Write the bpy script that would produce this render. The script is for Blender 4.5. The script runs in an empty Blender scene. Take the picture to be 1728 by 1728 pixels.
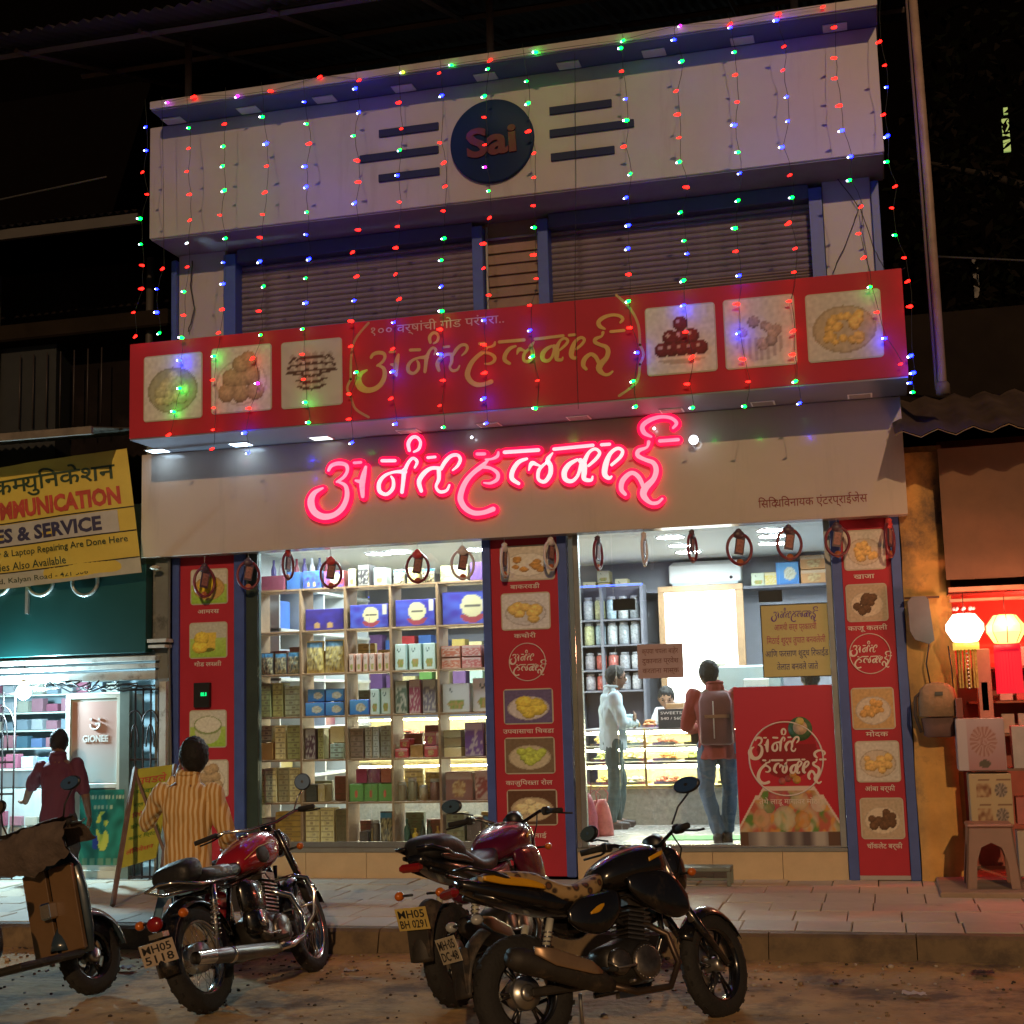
import bpy, math, random
from math import sin, cos, pi, radians, sqrt, atan2
from mathutils import Vector, Matrix, noise as mnoise

random.seed(7)
scene = bpy.context.scene
COL = scene.collection

# ------------------------------------------------------------------ camera
FPX, YAW, PIT, ROL = 2388.0, .25, .1351, -.0278
def cam_rot():
    cy, sy = cos(YAW), sin(YAW)
    fwd = Vector((-sy, cy, 0)); right = Vector((cy, sy, 0)); up = Vector((0, 0, 1))
    f2 = fwd*cos(PIT) + up*sin(PIT); u2 = up*cos(PIT) - fwd*sin(PIT)
    r3 = right*cos(ROL) + u2*sin(ROL); u3 = u2*cos(ROL) - right*sin(ROL)
    return r3, u3, f2
CR, CU, CF = cam_rot()
CPOS = Vector((0, 0, 1.7))
cd = bpy.data.cameras.new('camera'); cam = bpy.data.objects.new('camera', cd); COL.objects.link(cam)
cd.sensor_width = 36; cd.lens = FPX/1728*36; cd.clip_start = .05; cd.clip_end = 400
mw = Matrix((( CR.x, CU.x, -CF.x, CPOS.x), (CR.y, CU.y, -CF.y, CPOS.y), (CR.z, CU.z, -CF.z, CPOS.z), (0, 0, 0, 1)))
cam.matrix_world = mw
scene.camera = cam
def _ray(x, y): return CR*((x-864)/FPX) - CU*((y-864)/FPX) + CF
def at(x, y, Y):                                    # where the sight line of a photo point meets the vertical plane at depth Y
    d = _ray(x, y); return CPOS + d*(Y/d.y)
def atz(x, y, Z):                                   # ... meets the level plane at height Z
    d = _ray(x, y); return CPOS + d*((Z-1.7)/d.z)

# ------------------------------------------------------------------ night sky and street light
w = bpy.data.worlds.new('World'); scene.world = w; w.use_nodes = True
nt = w.node_tree
bg = nt.nodes['Background']
sky = nt.nodes.new('ShaderNodeTexSky'); sky.sky_type = 'NISHITA'; sky.sun_disc = False
SUN_EL, SUN_AZ = radians(21), radians(13)           # low warm light from behind and right of the camera
sky.sun_elevation = SUN_EL; sky.sun_rotation = pi - SUN_AZ
nt.links.new(sky.outputs[0], bg.inputs[0]); bg.inputs[1].default_value = .0065
sd = bpy.data.lights.new('sun', 'SUN'); sun = bpy.data.objects.new('sun', sd); COL.objects.link(sun)
sd.energy = 1.05; sd.angle = radians(.6); sd.color = (1, .61, .30)
sdir = Vector((sin(SUN_AZ)*cos(SUN_EL), -cos(SUN_AZ)*cos(SUN_EL), sin(SUN_EL)))
sun.rotation_euler = sdir.to_track_quat('Z', 'Y').to_euler()
scene.view_settings.view_transform = 'Standard'; scene.view_settings.look = 'None'
scene.view_settings.exposure = .15; scene.view_settings.gamma = 1; scene.view_settings.use_curve_mapping = False
cy_ = scene.cycles
cy_.use_denoising = True; cy_.max_bounces = 7; cy_.diffuse_bounces = 3; cy_.glossy_bounces = 3
cy_.transparent_max_bounces = 16; cy_.transmission_bounces = 4
cy_.sample_clamp_indirect = 3; cy_.sample_clamp_direct = 0
cy_.caustics_reflective = False; cy_.caustics_refractive = False
try: cy_.use_light_tree = True
except Exception: pass

# ------------------------------------------------------------------ materials
MATS = {}
def mat(name, col=(.5, .5, .5), rough=.6, metal=0, emit=None, es=0, var=.12, scale=6, bump=0, bscale=40, coat=0, alpha=1, stain=None, spec=.5, streak=False):
    if name in MATS: return MATS[name]
    m = bpy.data.materials.new(name); m.use_nodes = True; n = m.node_tree; b = n.nodes['Principled BSDF']
    b.inputs['Roughness'].default_value = rough; b.inputs['Metallic'].default_value = metal
    b.inputs['Coat Weight'].default_value = coat; b.inputs['Coat Roughness'].default_value = .08
    b.inputs['Specular IOR Level'].default_value = spec
    c = (*col, 1)
    tc = n.nodes.new('ShaderNodeTexCoord')
    if var > 0:
        nz = n.nodes.new('ShaderNodeTexNoise'); nz.inputs['Scale'].default_value = scale; nz.inputs['Detail'].default_value = 6
        nz.inputs['Roughness'].default_value = .65
        n.links.new(tc.outputs['Object'], nz.inputs['Vector'])
        r = n.nodes.new('ShaderNodeValToRGB'); r.color_ramp.elements[0].position = .28; r.color_ramp.elements[1].position = .72
        r.color_ramp.elements[0].color = (*[max(0, v*(1-var)) for v in col], 1); r.color_ramp.elements[1].color = (*[min(1, v*(1+var)) for v in col], 1)
        n.links.new(nz.outputs['Fac'], r.inputs['Fac']); out = r.outputs['Color']
        if stain:                                   # (colour, amount, scale): patches of dirt of another colour
            n2 = n.nodes.new('ShaderNodeTexNoise'); n2.inputs['Scale'].default_value = stain[2]; n2.inputs['Detail'].default_value = 8; n2.inputs['Roughness'].default_value = .7
            if streak:
                mp = n.nodes.new('ShaderNodeMapping'); mp.inputs['Scale'].default_value = (3.5, 1, .35); n.links.new(tc.outputs['Object'], mp.inputs[0]); n.links.new(mp.outputs[0], n2.inputs['Vector'])
            else: n.links.new(tc.outputs['Object'], n2.inputs['Vector'])
            r2 = n.nodes.new('ShaderNodeValToRGB'); r2.color_ramp.elements[0].position = .62-stain[1]*.3; r2.color_ramp.elements[1].position = .78-stain[1]*.3
            n.links.new(n2.outputs['Fac'], r2.inputs['Fac'])
            mx = n.nodes.new('ShaderNodeMix'); mx.data_type = 'RGBA'
            n.links.new(r2.outputs['Color'], mx.inputs[0]); n.links.new(out, mx.inputs[6]); mx.inputs[7].default_value = (*stain[0], 1)
            out = mx.outputs[2]
        n.links.new(out, b.inputs['Base Color'])
        rr = n.nodes.new('ShaderNodeMapRange'); rr.inputs[3].default_value = max(.02, rough*.85); rr.inputs[4].default_value = min(1, rough*1.2+.02)
        n.links.new(nz.outputs['Fac'], rr.inputs[0]); n.links.new(rr.outputs[0], b.inputs['Roughness'])
    else: b.inputs['Base Color'].default_value = c
    if bump > 0:
        nb = n.nodes.new('ShaderNodeTexNoise'); nb.inputs['Scale'].default_value = bscale; nb.inputs['Detail'].default_value = 5
        n.links.new(tc.outputs['Object'], nb.inputs['Vector'])
        bp = n.nodes.new('ShaderNodeBump'); bp.inputs['Strength'].default_value = bump; bp.inputs['Distance'].default_value = .02
        n.links.new(nb.outputs['Fac'], bp.inputs['Height']); n.links.new(bp.outputs[0], b.inputs['Normal'])
    if emit: b.inputs['Emission Color'].default_value = (*emit, 1); b.inputs['Emission Strength'].default_value = es
    MATS[name] = m; return m
def printmat(name='print', rough=.45, emit=0):
    if name in MATS: return MATS[name]
    m = bpy.data.materials.new(name); m.use_nodes = True; n = m.node_tree; b = n.nodes['Principled BSDF']
    a = n.nodes.new('ShaderNodeVertexColor'); a.layer_name = 'ink'
    n.links.new(a.outputs[0], b.inputs['Base Color']); b.inputs['Roughness'].default_value = rough; b.inputs['Specular IOR Level'].default_value = .25
    if emit: n.links.new(a.outputs[0], b.inputs['Emission Color']); b.inputs['Emission Strength'].default_value = emit
    MATS[name] = m; return m
def glassmat(name='clear_glass', tint=(.93, .97, .96), r=.06, gl=.02):
    if name in MATS: return MATS[name]
    m = bpy.data.materials.new(name); m.use_nodes = True; n = m.node_tree; n.nodes.clear()
    o = n.nodes.new('ShaderNodeOutputMaterial'); t = n.nodes.new('ShaderNodeBsdfTransparent'); g = n.nodes.new('ShaderNodeBsdfGlossy')
    t.inputs[0].default_value = (*tint, 1); g.inputs['Roughness'].default_value = gl; g.inputs[0].default_value = (1, 1, 1, 1)
    f = n.nodes.new('ShaderNodeFresnel'); f.inputs[0].default_value = 1.5
    mr = n.nodes.new('ShaderNodeMath'); mr.operation = 'ADD'; mr.inputs[1].default_value = r*.4
    mx = n.nodes.new('ShaderNodeMixShader')
    n.links.new(f.outputs[0], mr.inputs[0]); n.links.new(mr.outputs[0], mx.inputs[0])
    n.links.new(t.outputs[0], mx.inputs[1]); n.links.new(g.outputs[0], mx.inputs[2]); n.links.new(mx.outputs[0], o.inputs[0])
    MATS[name] = m; return m
def sliding(name, a, b_, period, axis='X', rough=.7, duty=.5, bump=0):   # striped cloth or ribbed sheet
    if name in MATS: return MATS[name]
    m = mat(name, a, rough, var=0)
    n = m.node_tree; b = n.nodes['Principled BSDF']
    tc = n.nodes.new('ShaderNodeTexCoord'); sp = n.nodes.new('ShaderNodeSeparateXYZ'); n.links.new(tc.outputs['Object'], sp.inputs[0])
    nz = n.nodes.new('ShaderNodeTexNoise'); nz.inputs['Scale'].default_value = 5; n.links.new(tc.outputs['Object'], nz.inputs['Vector'])
    ad = n.nodes.new('ShaderNodeMath'); ad.operation = 'MULTIPLY_ADD'; n.links.new(nz.outputs['Fac'], ad.inputs[0]); ad.inputs[1].default_value = period*.9
    n.links.new(sp.outputs[axis], ad.inputs[2])
    mu = n.nodes.new('ShaderNodeMath'); mu.operation = 'MULTIPLY'; n.links.new(ad.outputs[0], mu.inputs[0]); mu.inputs[1].default_value = 2*pi/period
    sn = n.nodes.new('ShaderNodeMath'); sn.operation = 'SINE'; n.links.new(mu.outputs[0], sn.inputs[0])
    r = n.nodes.new('ShaderNodeValToRGB'); r.color_ramp.elements[0].position = duty-.08; r.color_ramp.elements[1].position = duty+.08
    r.color_ramp.elements[0].color = (*a, 1); r.color_ramp.elements[1].color = (*b_, 1)
    mr = n.nodes.new('ShaderNodeMapRange'); mr.inputs[1].default_value = -1; n.links.new(sn.outputs[0], mr.inputs[0])
    n.links.new(mr.outputs[0], r.inputs[0]); n.links.new(r.outputs[0], b.inputs['Base Color'])
    return m

# ------------------------------------------------------------------ mesh building
class MB:
    def __init__(s, xf=None): s.v = []; s.f = []; s.m = []; s.mats = []; s.xf = xf; s.sm = []
    def mi(s, m):
        if m not in s.mats: s.mats.append(m)
        return s.mats.index(m)
    def add(s, vs, fs, m, smooth=False):
        b = len(s.v); k = s.mi(m)
        s.v += [tuple(s.xf @ Vector(p)) if s.xf else tuple(p) for p in vs]
        s.f += [tuple(b+i for i in f) for f in fs]; s.m += [k]*len(fs); s.sm += [smooth]*len(fs)
        return s
    def box(s, x0, x1, y0, y1, z0, z1, m, bev=0):
        if bev > 0:
            b = min(bev, (x1-x0)*.45, (y1-y0)*.45, (z1-z0)*.45); vs = []
            for (z, i) in ((z0, b), (z0+b, 0), (z1-b, 0), (z1, b)):
                for (x, y) in ((x0+i+b*.3, y0+i), (x1-i-b*.3, y0+i), (x1-i, y0+i+b*.3), (x1-i, y1-i-b*.3), (x1-i-b*.3, y1-i), (x0+i+b*.3, y1-i), (x0+i, y1-i-b*.3), (x0+i, y0+i+b*.3)): vs.append((x, y, z))
            fs = [tuple(range(7, -1, -1)), tuple(range(24, 32))]
            for k in range(3):
                for j in range(8): fs.append((k*8+j, k*8+(j+1) % 8, k*8+8+(j+1) % 8, k*8+8+j))
            return s.add(vs, fs, m)
        vs = [(x0, y0, z0), (x1, y0, z0), (x1, y1, z0), (x0, y1, z0), (x0, y0, z1), (x1, y0, z1), (x1, y1, z1), (x0, y1, z1)]
        return s.add(vs, [(3, 2, 1, 0), (4, 5, 6, 7), (0, 1, 5, 4), (1, 2, 6, 5), (2, 3, 7, 6), (3, 0, 4, 7)], m)
    def obox(s, c, sx, sy, sz, rot, m):               # oriented box: centre, sizes, matrix
        R = rot.to_3x3(); c = Vector(c)
        vs = [c + R @ Vector((a*sx/2, b*sy/2, d*sz/2)) for d in (-1, 1) for (a, b) in ((-1, -1), (1, -1), (1, 1), (-1, 1))]
        return s.add(vs, [(3, 2, 1, 0), (4, 5, 6, 7), (0, 1, 5, 4), (1, 2, 6, 5), (2, 3, 7, 6), (3, 0, 4, 7)], m)
    def rings(s, rs, m, caps=True, closed=False, smooth=True):
        n = len(rs[0]); vs = [p for r in rs for p in r]; fs = []
        K = len(rs) if closed else len(rs)-1
        for k in range(K):
            a = k*n; b = ((k+1) % len(rs))*n
            for j in range(n): fs.append((a+j, a+(j+1) % n, b+(j+1) % n, b+j))
        if caps and not closed: fs += [tuple(range(n-1, -1, -1)), tuple((len(rs)-1)*n+j for j in range(n))]
        return s.add(vs, fs, m, smooth)
    def tube(s, pts, r, m, seg=8, smooth=True, caps=True, closed=False):
        pts = [Vector(p) for p in pts]; rs = []; N = len(pts)
        rad = r if isinstance(r, (list, tuple)) else [r]*N
        up = None
        for i, p in enumerate(pts):
            a = pts[(i-1) % N] if (closed or i > 0) else p; b = pts[(i+1) % N] if (closed or i < N-1) else p
            t = (b-a).normalized() if (b-a).length > 1e-9 else Vector((0, 0, 1))
            if up is None:
                up = Vector((0, 0, 1)) if abs(t.z) < .9 else Vector((1, 0, 0))
            sd_ = t.cross(up)
            if sd_.length < 1e-6: sd_ = t.cross(Vector((1, 0, .3)))
            sd_.normalize(); u = sd_.cross(t).normalized(); up = u
            rs.append([p + (sd_*cos(2*pi*j/seg) + u*sin(2*pi*j/seg))*rad[i] for j in range(seg)])
        return s.rings(rs, m, caps, closed, smooth)
    def cyl(s, a, b, r0, m, r1=None, seg=16, smooth=True):
        return s.tube([a, b], [r0, r0 if r1 is None else r1], m, seg, smooth)
    def lathe(s, prof, c, m, axis='Z', seg=24, smooth=True, caps=True):   # prof: (radius, height)
        c = Vector(c); rs = []
        for (r, h) in prof:
            ring = []
            for j in range(seg):
                a = 2*pi*j/seg
                p = {'Z': Vector((r*cos(a), r*sin(a), h)), 'Y': Vector((r*cos(a), h, r*sin(a))), 'X': Vector((h, r*cos(a), r*sin(a)))}[axis]
                ring.append(c+p)
            if axis == 'Y': ring.reverse()
            rs.append(ring)
        return s.rings(rs, m, caps, False, smooth)
    def ball(s, c, r, m, seg=12, rg=8, sq=None, rot=None):
        sx = sq or (1, 1, 1); c = Vector(c); rs = []
        for i in range(rg+1):
            t = -pi/2 + pi*(i+.001 if i == 0 else i-.001 if i == rg else i)/rg; ring = []
            for j in range(seg):
                a = 2*pi*j/seg; p = Vector((cos(t)*cos(a)*sx[0]*r, cos(t)*sin(a)*sx[1]*r, sin(t)*sx[2]*r))
                if rot: p = rot @ p
                ring.append(c+p)
            rs.append(ring)
        return s.rings(rs, m, True)
    def prism(s, poly, y0, y1, m, plane='XZ'):          # polygon extruded; XZ: thickness along Y (y0 front)
        n = len(poly)
        g = {'XZ': lambda p, d: (p[0], d, p[1]), 'XY': lambda p, d: (p[0], p[1], d), 'YZ': lambda p, d: (d, p[0], p[1])}[plane]
        vs = [g(p, y0) for p in poly]+[g(p, y1) for p in poly]
        fs = [tuple(range(n)), tuple(range(2*n-1, n-1, -1))]+[(i, n+i, n+(i+1) % n, (i+1) % n) for i in range(n)]
        return s.add(vs, fs, m)
    def torus(s, c, R, r, m, axis='Y', seg=28, rs=8, sq=1.0, a0=0, a1=2*pi):
        full = abs(a1-a0-2*pi) < 1e-6; pts = []; n = seg if full else seg+1
        for j in range(n):
            a = a0+(a1-a0)*j/seg; x, z = R*cos(a), R*sin(a)*sq
            pts.append(Vector(c)+{'Y': Vector((x, 0, z)), 'Z': Vector((x, z, 0)), 'X': Vector((0, x, z))}[axis])
        return s.tube(pts, r, m, rs, True, not full, full)
    def sheet(s, fn, nu, nv, m, smooth=True):
        vs = [fn(i/nu, j/nv) for j in range(nv+1) for i in range(nu+1)]
        fs = [(j*(nu+1)+i, j*(nu+1)+i+1, (j+1)*(nu+1)+i+1, (j+1)*(nu+1)+i) for j in range(nv) for i in range(nu)]
        return s.add(vs, fs, m, smooth)
    def mesh(s, name):
        me = bpy.data.meshes.new(name); me.from_pydata(s.v, [], s.f)
        for m in s.mats: me.materials.append(m)
        me.polygons.foreach_set('material_index', s.m); me.polygons.foreach_set('use_smooth', s.sm)
        me.update(); return me
    def build(s, name, parent=None, loc=None):
        o = bpy.data.objects.new(name, s.mesh(name)); COL.objects.link(o)
        if loc: o.location = loc
        if parent: o.parent = parent
        return o
def tag(o, label=None, cat=None, group=None, kind=None):
    if label: o['label'] = label
    if cat: o['category'] = cat
    if group: o['group'] = group
    if kind: o['kind'] = kind
    return o
def thing(name, label, cat, loc=(0, 0, 0), rz=0, group=None, parent=None):
    o = bpy.data.objects.new(name, None); COL.objects.link(o); o.location = loc; o.rotation_euler = (0, 0, rz); o.empty_display_size = .1
    return tag(o, label, cat, group)
def one(mb, name, parent, loc=None): return mb.build(name, parent, loc)
def struct(mb, name): return tag(mb.build(name), kind='structure')
def copy_tree(o, label=None, loc=None, rz=None, parent=None):
    c = o.copy(); COL.objects.link(c); c.parent = parent
    if label: c['label'] = label
    if loc is not None: c.location = loc
    if rz is not None: c.rotation_euler = (0, 0, rz)
    for ch in list(o.children): copy_tree(ch, parent=c)
    return c
def fuse(mb, name, parent, m, voxel=.012, smooth=4, wrinkle=0, wscale=9, seed=0, stretch=(1, 1, 1)):
    """several closed shapes melted into one continuous skin"""
    o = mb.build(name); r = o.modifiers.new('r', 'REMESH'); r.mode = 'VOXEL'; r.voxel_size = voxel; r.use_smooth_shade = True
    if smooth:
        sm = o.modifiers.new('s', 'SMOOTH'); sm.iterations = smooth; sm.factor = .5
    dg = bpy.context.evaluated_depsgraph_get(); me = bpy.data.meshes.new_from_object(o.evaluated_get(dg))
    me.name = name; old = o.data; o.modifiers.clear(); o.data = me; bpy.data.meshes.remove(old)
    me.materials.clear(); me.materials.append(m)
    if wrinkle:
        nn = [v.normal.copy() for v in me.vertices]
        for v, n_ in zip(me.vertices, nn):
            q = Vector((v.co.x*stretch[0], v.co.y*stretch[1], v.co.z*stretch[2]))*wscale + Vector((seed, 0, 0))
            v.co += n_*wrinkle*(abs(mnoise.noise(q))*2-.5 + .5*mnoise.noise(q*2.3))
    for p in me.polygons: p.use_smooth = True; p.material_index = 0
    me.update()
    if parent: o.parent = parent
    return o

# ------------------------------------------------------------------ flat print (pictures, labels)
def picmesh(name, w, h, fn, nu, nv, m=None):
    """a thin printed sheet in the XZ plane facing -Y, centred; fn(u,v)->rgb or None (u right, v up)"""
    vs = [(-w/2+w*i/nu, 0, -h/2+h*j/nv) for j in range(nv+1) for i in range(nu+1)]
    fs = [(j*(nu+1)+i, j*(nu+1)+i+1, (j+1)*(nu+1)+i+1, (j+1)*(nu+1)+i) for j in range(nv) for i in range(nu)]
    me = bpy.data.meshes.new(name); me.from_pydata(vs, [], fs)
    at_ = me.color_attributes.new('ink', 'FLOAT_COLOR', 'POINT')
    buf = []
    for j in range(nv+1):
        for i in range(nu+1):
            c = fn(i/nu, j/nv); buf += [c[0], c[1], c[2], 1]
    at_.data.foreach_set('color', buf)
    me.materials.append(m or printmat()); me.update(); return me
def pic(name, c, w, h, fn, parent=None, nu=40, nv=40, m=None, rot=None):
    o = bpy.data.objects.new(name, picmesh(name, w, h, fn, nu, nv, m)); COL.objects.link(o); o.location = c
    if rot: o.rotation_euler = rot
    if parent: o.parent = parent
    return o
def nz(x, y, s=0): return mnoise.noise(Vector((x, y, s)))
def mixc(a, b, t): t = max(0, min(1, t)); return tuple(a[i]*(1-t)+b[i]*t for i in range(3))
def settext(body, size=1, bold=0, ext=0, res=3):
    '''lettering outline; '<' draws the next letter closed up against the one before'''
    V_, F_ = [], []; x0 = 0
    for i, seg in enumerate(body.split('<')):
        cu = bpy.data.curves.new('t', 'FONT'); cu.body = seg; cu.size = size; cu.extrude = ext; cu.offset = bold; cu.resolution_u = res; cu.align_y = 'CENTER'
        o = bpy.data.objects.new('t', cu); COL.objects.link(o)
        me = bpy.data.meshes.new_from_object(o.evaluated_get(bpy.context.evaluated_depsgraph_get())); bpy.data.objects.remove(o); bpy.data.curves.remove(cu)
        vs = [v.co.copy() for v in me.vertices]; b = len(V_)
        if vs:
            mn = min(v.x for v in vs); mxx = max(v.x for v in vs); off = x0-mn-(.17*size if i else 0)
            for v in vs: v.x += off
            x0 = mxx+off
        V_ += vs; F_ += [tuple(b+k for k in p.vertices) for p in me.polygons]; bpy.data.meshes.remove(me)
    me = bpy.data.meshes.new('lettering'); me.from_pydata(V_, [], F_); me.update(); return me
def text(body, c, size, m, parent=None, name='lettering', width=None, ext=.002, rot=None, bold=0, align='CENTER', xs=1, tilt=0):
    me = settext(body, size, bold, ext); me.name = name; me.materials.append(m)
    xs_ = [v.co.x for v in me.vertices] or [0]; mid = (max(xs_)+min(xs_))/2
    for v in me.vertices: v.co.x -= mid
    sc = (width/(max(xs_)-min(xs_)) if width and max(xs_) > min(xs_) else xs)
    for v in me.vertices: v.co.x *= sc
    for p in me.polygons: p.material_index = 0
    o = bpy.data.objects.new(name, me); COL.objects.link(o); o.location = c; o.rotation_euler = rot or (pi/2, tilt, 0)
    if parent: o.parent = parent
    return o
# ------------------------------------------------------------------ common materials
CREAM = mat('cream_panel', (.385, .365, .375), .38, var=.06, scale=2.5, bump=.06, bscale=3, stain=((.33, .31, .30), .22, 1.6), streak=True)
CREAMB = mat('cream_signboard', (.52, .45, .39), .16, var=.06, scale=1.5, bump=.05, bscale=2, streak=True, stain=((.46, .40, .35), .2, 1.3), coat=.3)
BLUE = mat('blue_trim', (.055, .10, .34), .4, var=.15)
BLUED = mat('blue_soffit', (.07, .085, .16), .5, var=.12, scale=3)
RED = mat('red_vinyl', (.42, .028, .05), .5, spec=.25, var=.08, scale=3)
REDB = mat('red_banner_vinyl', (.46, .03, .05), .6, spec=.2, var=.14, scale=1.2, bump=.12, bscale=3)
GOLD = mat('gold_print', (.62, .38, .10), .5, var=.1)
WHITE = mat('white_print', (.68, .60, .56), .5, var=.05)
MAROON = mat('maroon_print', (.20, .015, .02), .5, var=0)
PLINTH = mat('cream_tile', (.56, .44, .28), .35, var=.1, scale=5)
GREYM = mat('grey_metal', (.28, .30, .31), .35, .7, var=.15)
CHROME = mat('chrome', (.75, .74, .72), .12, 1, var=.1)
BLACKP = mat('black_plastic', (.012, .012, .014), .4, var=.2)
BLACKG = mat('black_gloss', (.006, .006, .007), .12, var=0, coat=.6)
RUBBER = mat('rubber', (.018, .017, .016), .8, var=.3, scale=20, bump=.3, bscale=60)
WOOD = mat('pale_wood', (.27, .16, .08), .5, var=.2, scale=9)
WOODD = mat('brown_wood', (.20, .10, .05), .5, var=.25, scale=9)
SLAT = mat('shutter_metal', (.22, .19, .22), .42, .25, var=.2, scale=4, stain=((.10, .08, .09), .15, 6))
DARK = mat('dark_recess', (.02, .02, .022), .8, var=.2)
WHITEP = mat('white_paint', (.72, .72, .70), .5, var=.05)
GLASS = glassmat()
Y0 = 12.2

# ------------------------------------------------------------------ ground
ROAD = mat('road_dirt', (.44, .29, .13), .92, var=.35, scale=1.6, bump=.9, bscale=14, stain=((.13, .09, .055), .5, 1.8))
mb = MB()
def rz_(x, y):
    h = .012*nz(x*1.3, y*1.3)+.010*nz(x*4, y*4, 3)+.005*nz(x*13, y*13, 5)
    if y > 9.05: h += .05*min(1, (y-9.05)/.35)
    return h-.01
XS = [-60, -30, -15]+[-9+i*.075 for i in range(160)]+[6, 15, 30, 60]; YS = [-12, 0, 4, 5.5]+[6.2+i*.06 for i in range(56)]+[9.6]
vs = [(x, y, rz_(x, y)) for y in YS for x in XS]; nx = len(XS)
mb.add(vs, [(j*nx+i, j*nx+i+1, (j+1)*nx+i+1, (j+1)*nx+i) for j in range(len(YS)-1) for i in range(nx-1)], ROAD, True)
struct(mb, 'road')
mb = MB(); KM = mat('kerb_stone', (.17, .12, .07), .85, var=.25, scale=4, bump=.5, bscale=12, stain=((.09, .065, .045), .5, 3))
mb.box(-60, 60, 9.6, 90, -.3, .17, mat('earth', (.12, .09, .06), .9)); struct(mb, 'ground')
kb = MB()
x = -9.6
kerb = thing('kerb', 'low dusty stone kerb between the dirt road and the tiled pavement', 'kerb'); kerb['kind'] = 'structure'; del kerb['category']
while x < 2.6:
    L = random.uniform(.7, .95); k = MB()
    o = random.uniform(-.008, .008)
    k.add([(x+.003, 9.40+o, -.05), (x+L-.003, 9.40+o, -.05), (x+L-.003, 9.47+o, .175), (x+.003, 9.47+o, .175), (x+.003, 9.50+o, .195), (x+L-.003, 9.50+o, .195), (x+.003, 9.60, .195), (x+L-.003, 9.60, .195), (x+.003, 9.6, -.05), (x+L-.003, 9.6, -.05)],
          [(0, 1, 2, 3), (3, 2, 5, 4), (4, 5, 7, 6), (0, 3, 4, 6, 8), (1, 9, 7, 5, 2)], KM)
    k.build('kerb_stone', kerb); x += L
TM = [mat('paver_%s' % n, c, .7, var=.14, scale=3, bump=.25, bscale=18, stain=(d, .25, 2.5)) for n, c, d in
      (('grey', (.50, .46, .38), (.30, .26, .21)), ('buff', (.54, .46, .35), (.34, .27, .19)), ('dull', (.44, .40, .33), (.26, .22, .17)))]
pav = tag(thing('pavement', 'pavement of staggered worn grey and buff stone pavers before the shop', 'p'), kind='structure'); del pav['category']
tiles = {}
def tilemesh(wd, d, m):
    k = (round(wd, 2), round(d, 2), m.name)
    if k not in tiles:
        t = MB(); t.box(0, wd-.008, 0, d-.008, -.03, 0, m, bev=.004); tiles[k] = t.mesh('paver')
    return tiles[k]
for r in range(6):
    d = [.42, .48, .40, .50, .42, .40][r]; y = 9.6+sum([.42, .48, .40, .50, .42, .40][:r]); x = -9.6+random.uniform(0, .3)
    while x < 2.4:
        wd = random.choice((.34, .36, .36, .72 if random.random() < .25 else .36))
        o = bpy.data.objects.new('paver', tilemesh(wd, d, random.choice(TM))); COL.objects.link(o); o.parent = pav
        o.location = (x, y, .197+random.uniform(-.003, .004)); o.rotation_euler = (random.uniform(-.006, .006), random.uniform(-.006, .006), 0); x += wd
# pebbles and litter
PB = MB(); pms = [mat('pebble', (.26, .18, .11), .9, var=.4, scale=30), mat('pebble_dark', (.06, .045, .035), .9), mat('pebble_pale', (.42, .36, .30), .8), mat('leaf_litter', (.20, .10, .03), .9)]
for i in range(1100):
    x, y = random.uniform(-7, 2), random.choice((random.uniform(6.6, 9.4), random.uniform(8.8, 9.4)))
    r = random.uniform(.004, .013)*(2.0 if random.random() < .05 else 1)
    k = random.choice((0, 0, 1, 1, 2, 3)); PB.ball((x, y, rz_(x, y)+r*(.3 if k != 3 else .15)), r*(1 if k != 3 else 1.5), pms[k], 5, 3, (1.3, 1, .7 if k != 3 else .15), Matrix.Rotation(random.uniform(0, 3), 3, 'Z'))
tag(PB.build('gravel'), kind='stuff')
def litter(px, py, s, c, lab, nm='paper_scrap'):
    p = atz(px, py, .03); m = MB(); mt = mat('litter_%d' % int(sum(c)*100), c, .7)
    sd = random.random()*50
    m.sheet(lambda u, v: (p.x+(u-.5)*s+.01*nz(v*5, u*3, sd), p.y+(v-.5)*s*.6, rz_(p.x, p.y)+.02+.03*abs(nz(u*4, v*4, sd))), 8, 6, mt)
    tag(m.build(nm), lab, 'litter')
litter(1542, 1670, .13, (.55, .5, .5), 'crumpled pale paper scrap on the dirt below the right kerb')
litter(1660, 1642, .12, (.02, .02, .02), 'black rag lying at the foot of the kerb at the right')
litter(385, 1697, .10, (.4, .3, .2), 'small tan scrap beside the red motorcycle rear tyre')
litter(590, 1632, .08, (.4, .36, .32), 'pale wrapper on the dirt in front of the red motorcycle wheel')
litter(205, 1630, .16, (.28, .22, .18), 'torn brown wrapper between the scooter and the red motorcycle')
litter(1410, 1650, .10, (.15, .08, .06), 'dark twig like scrap on the road below the plinth bench')

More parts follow.
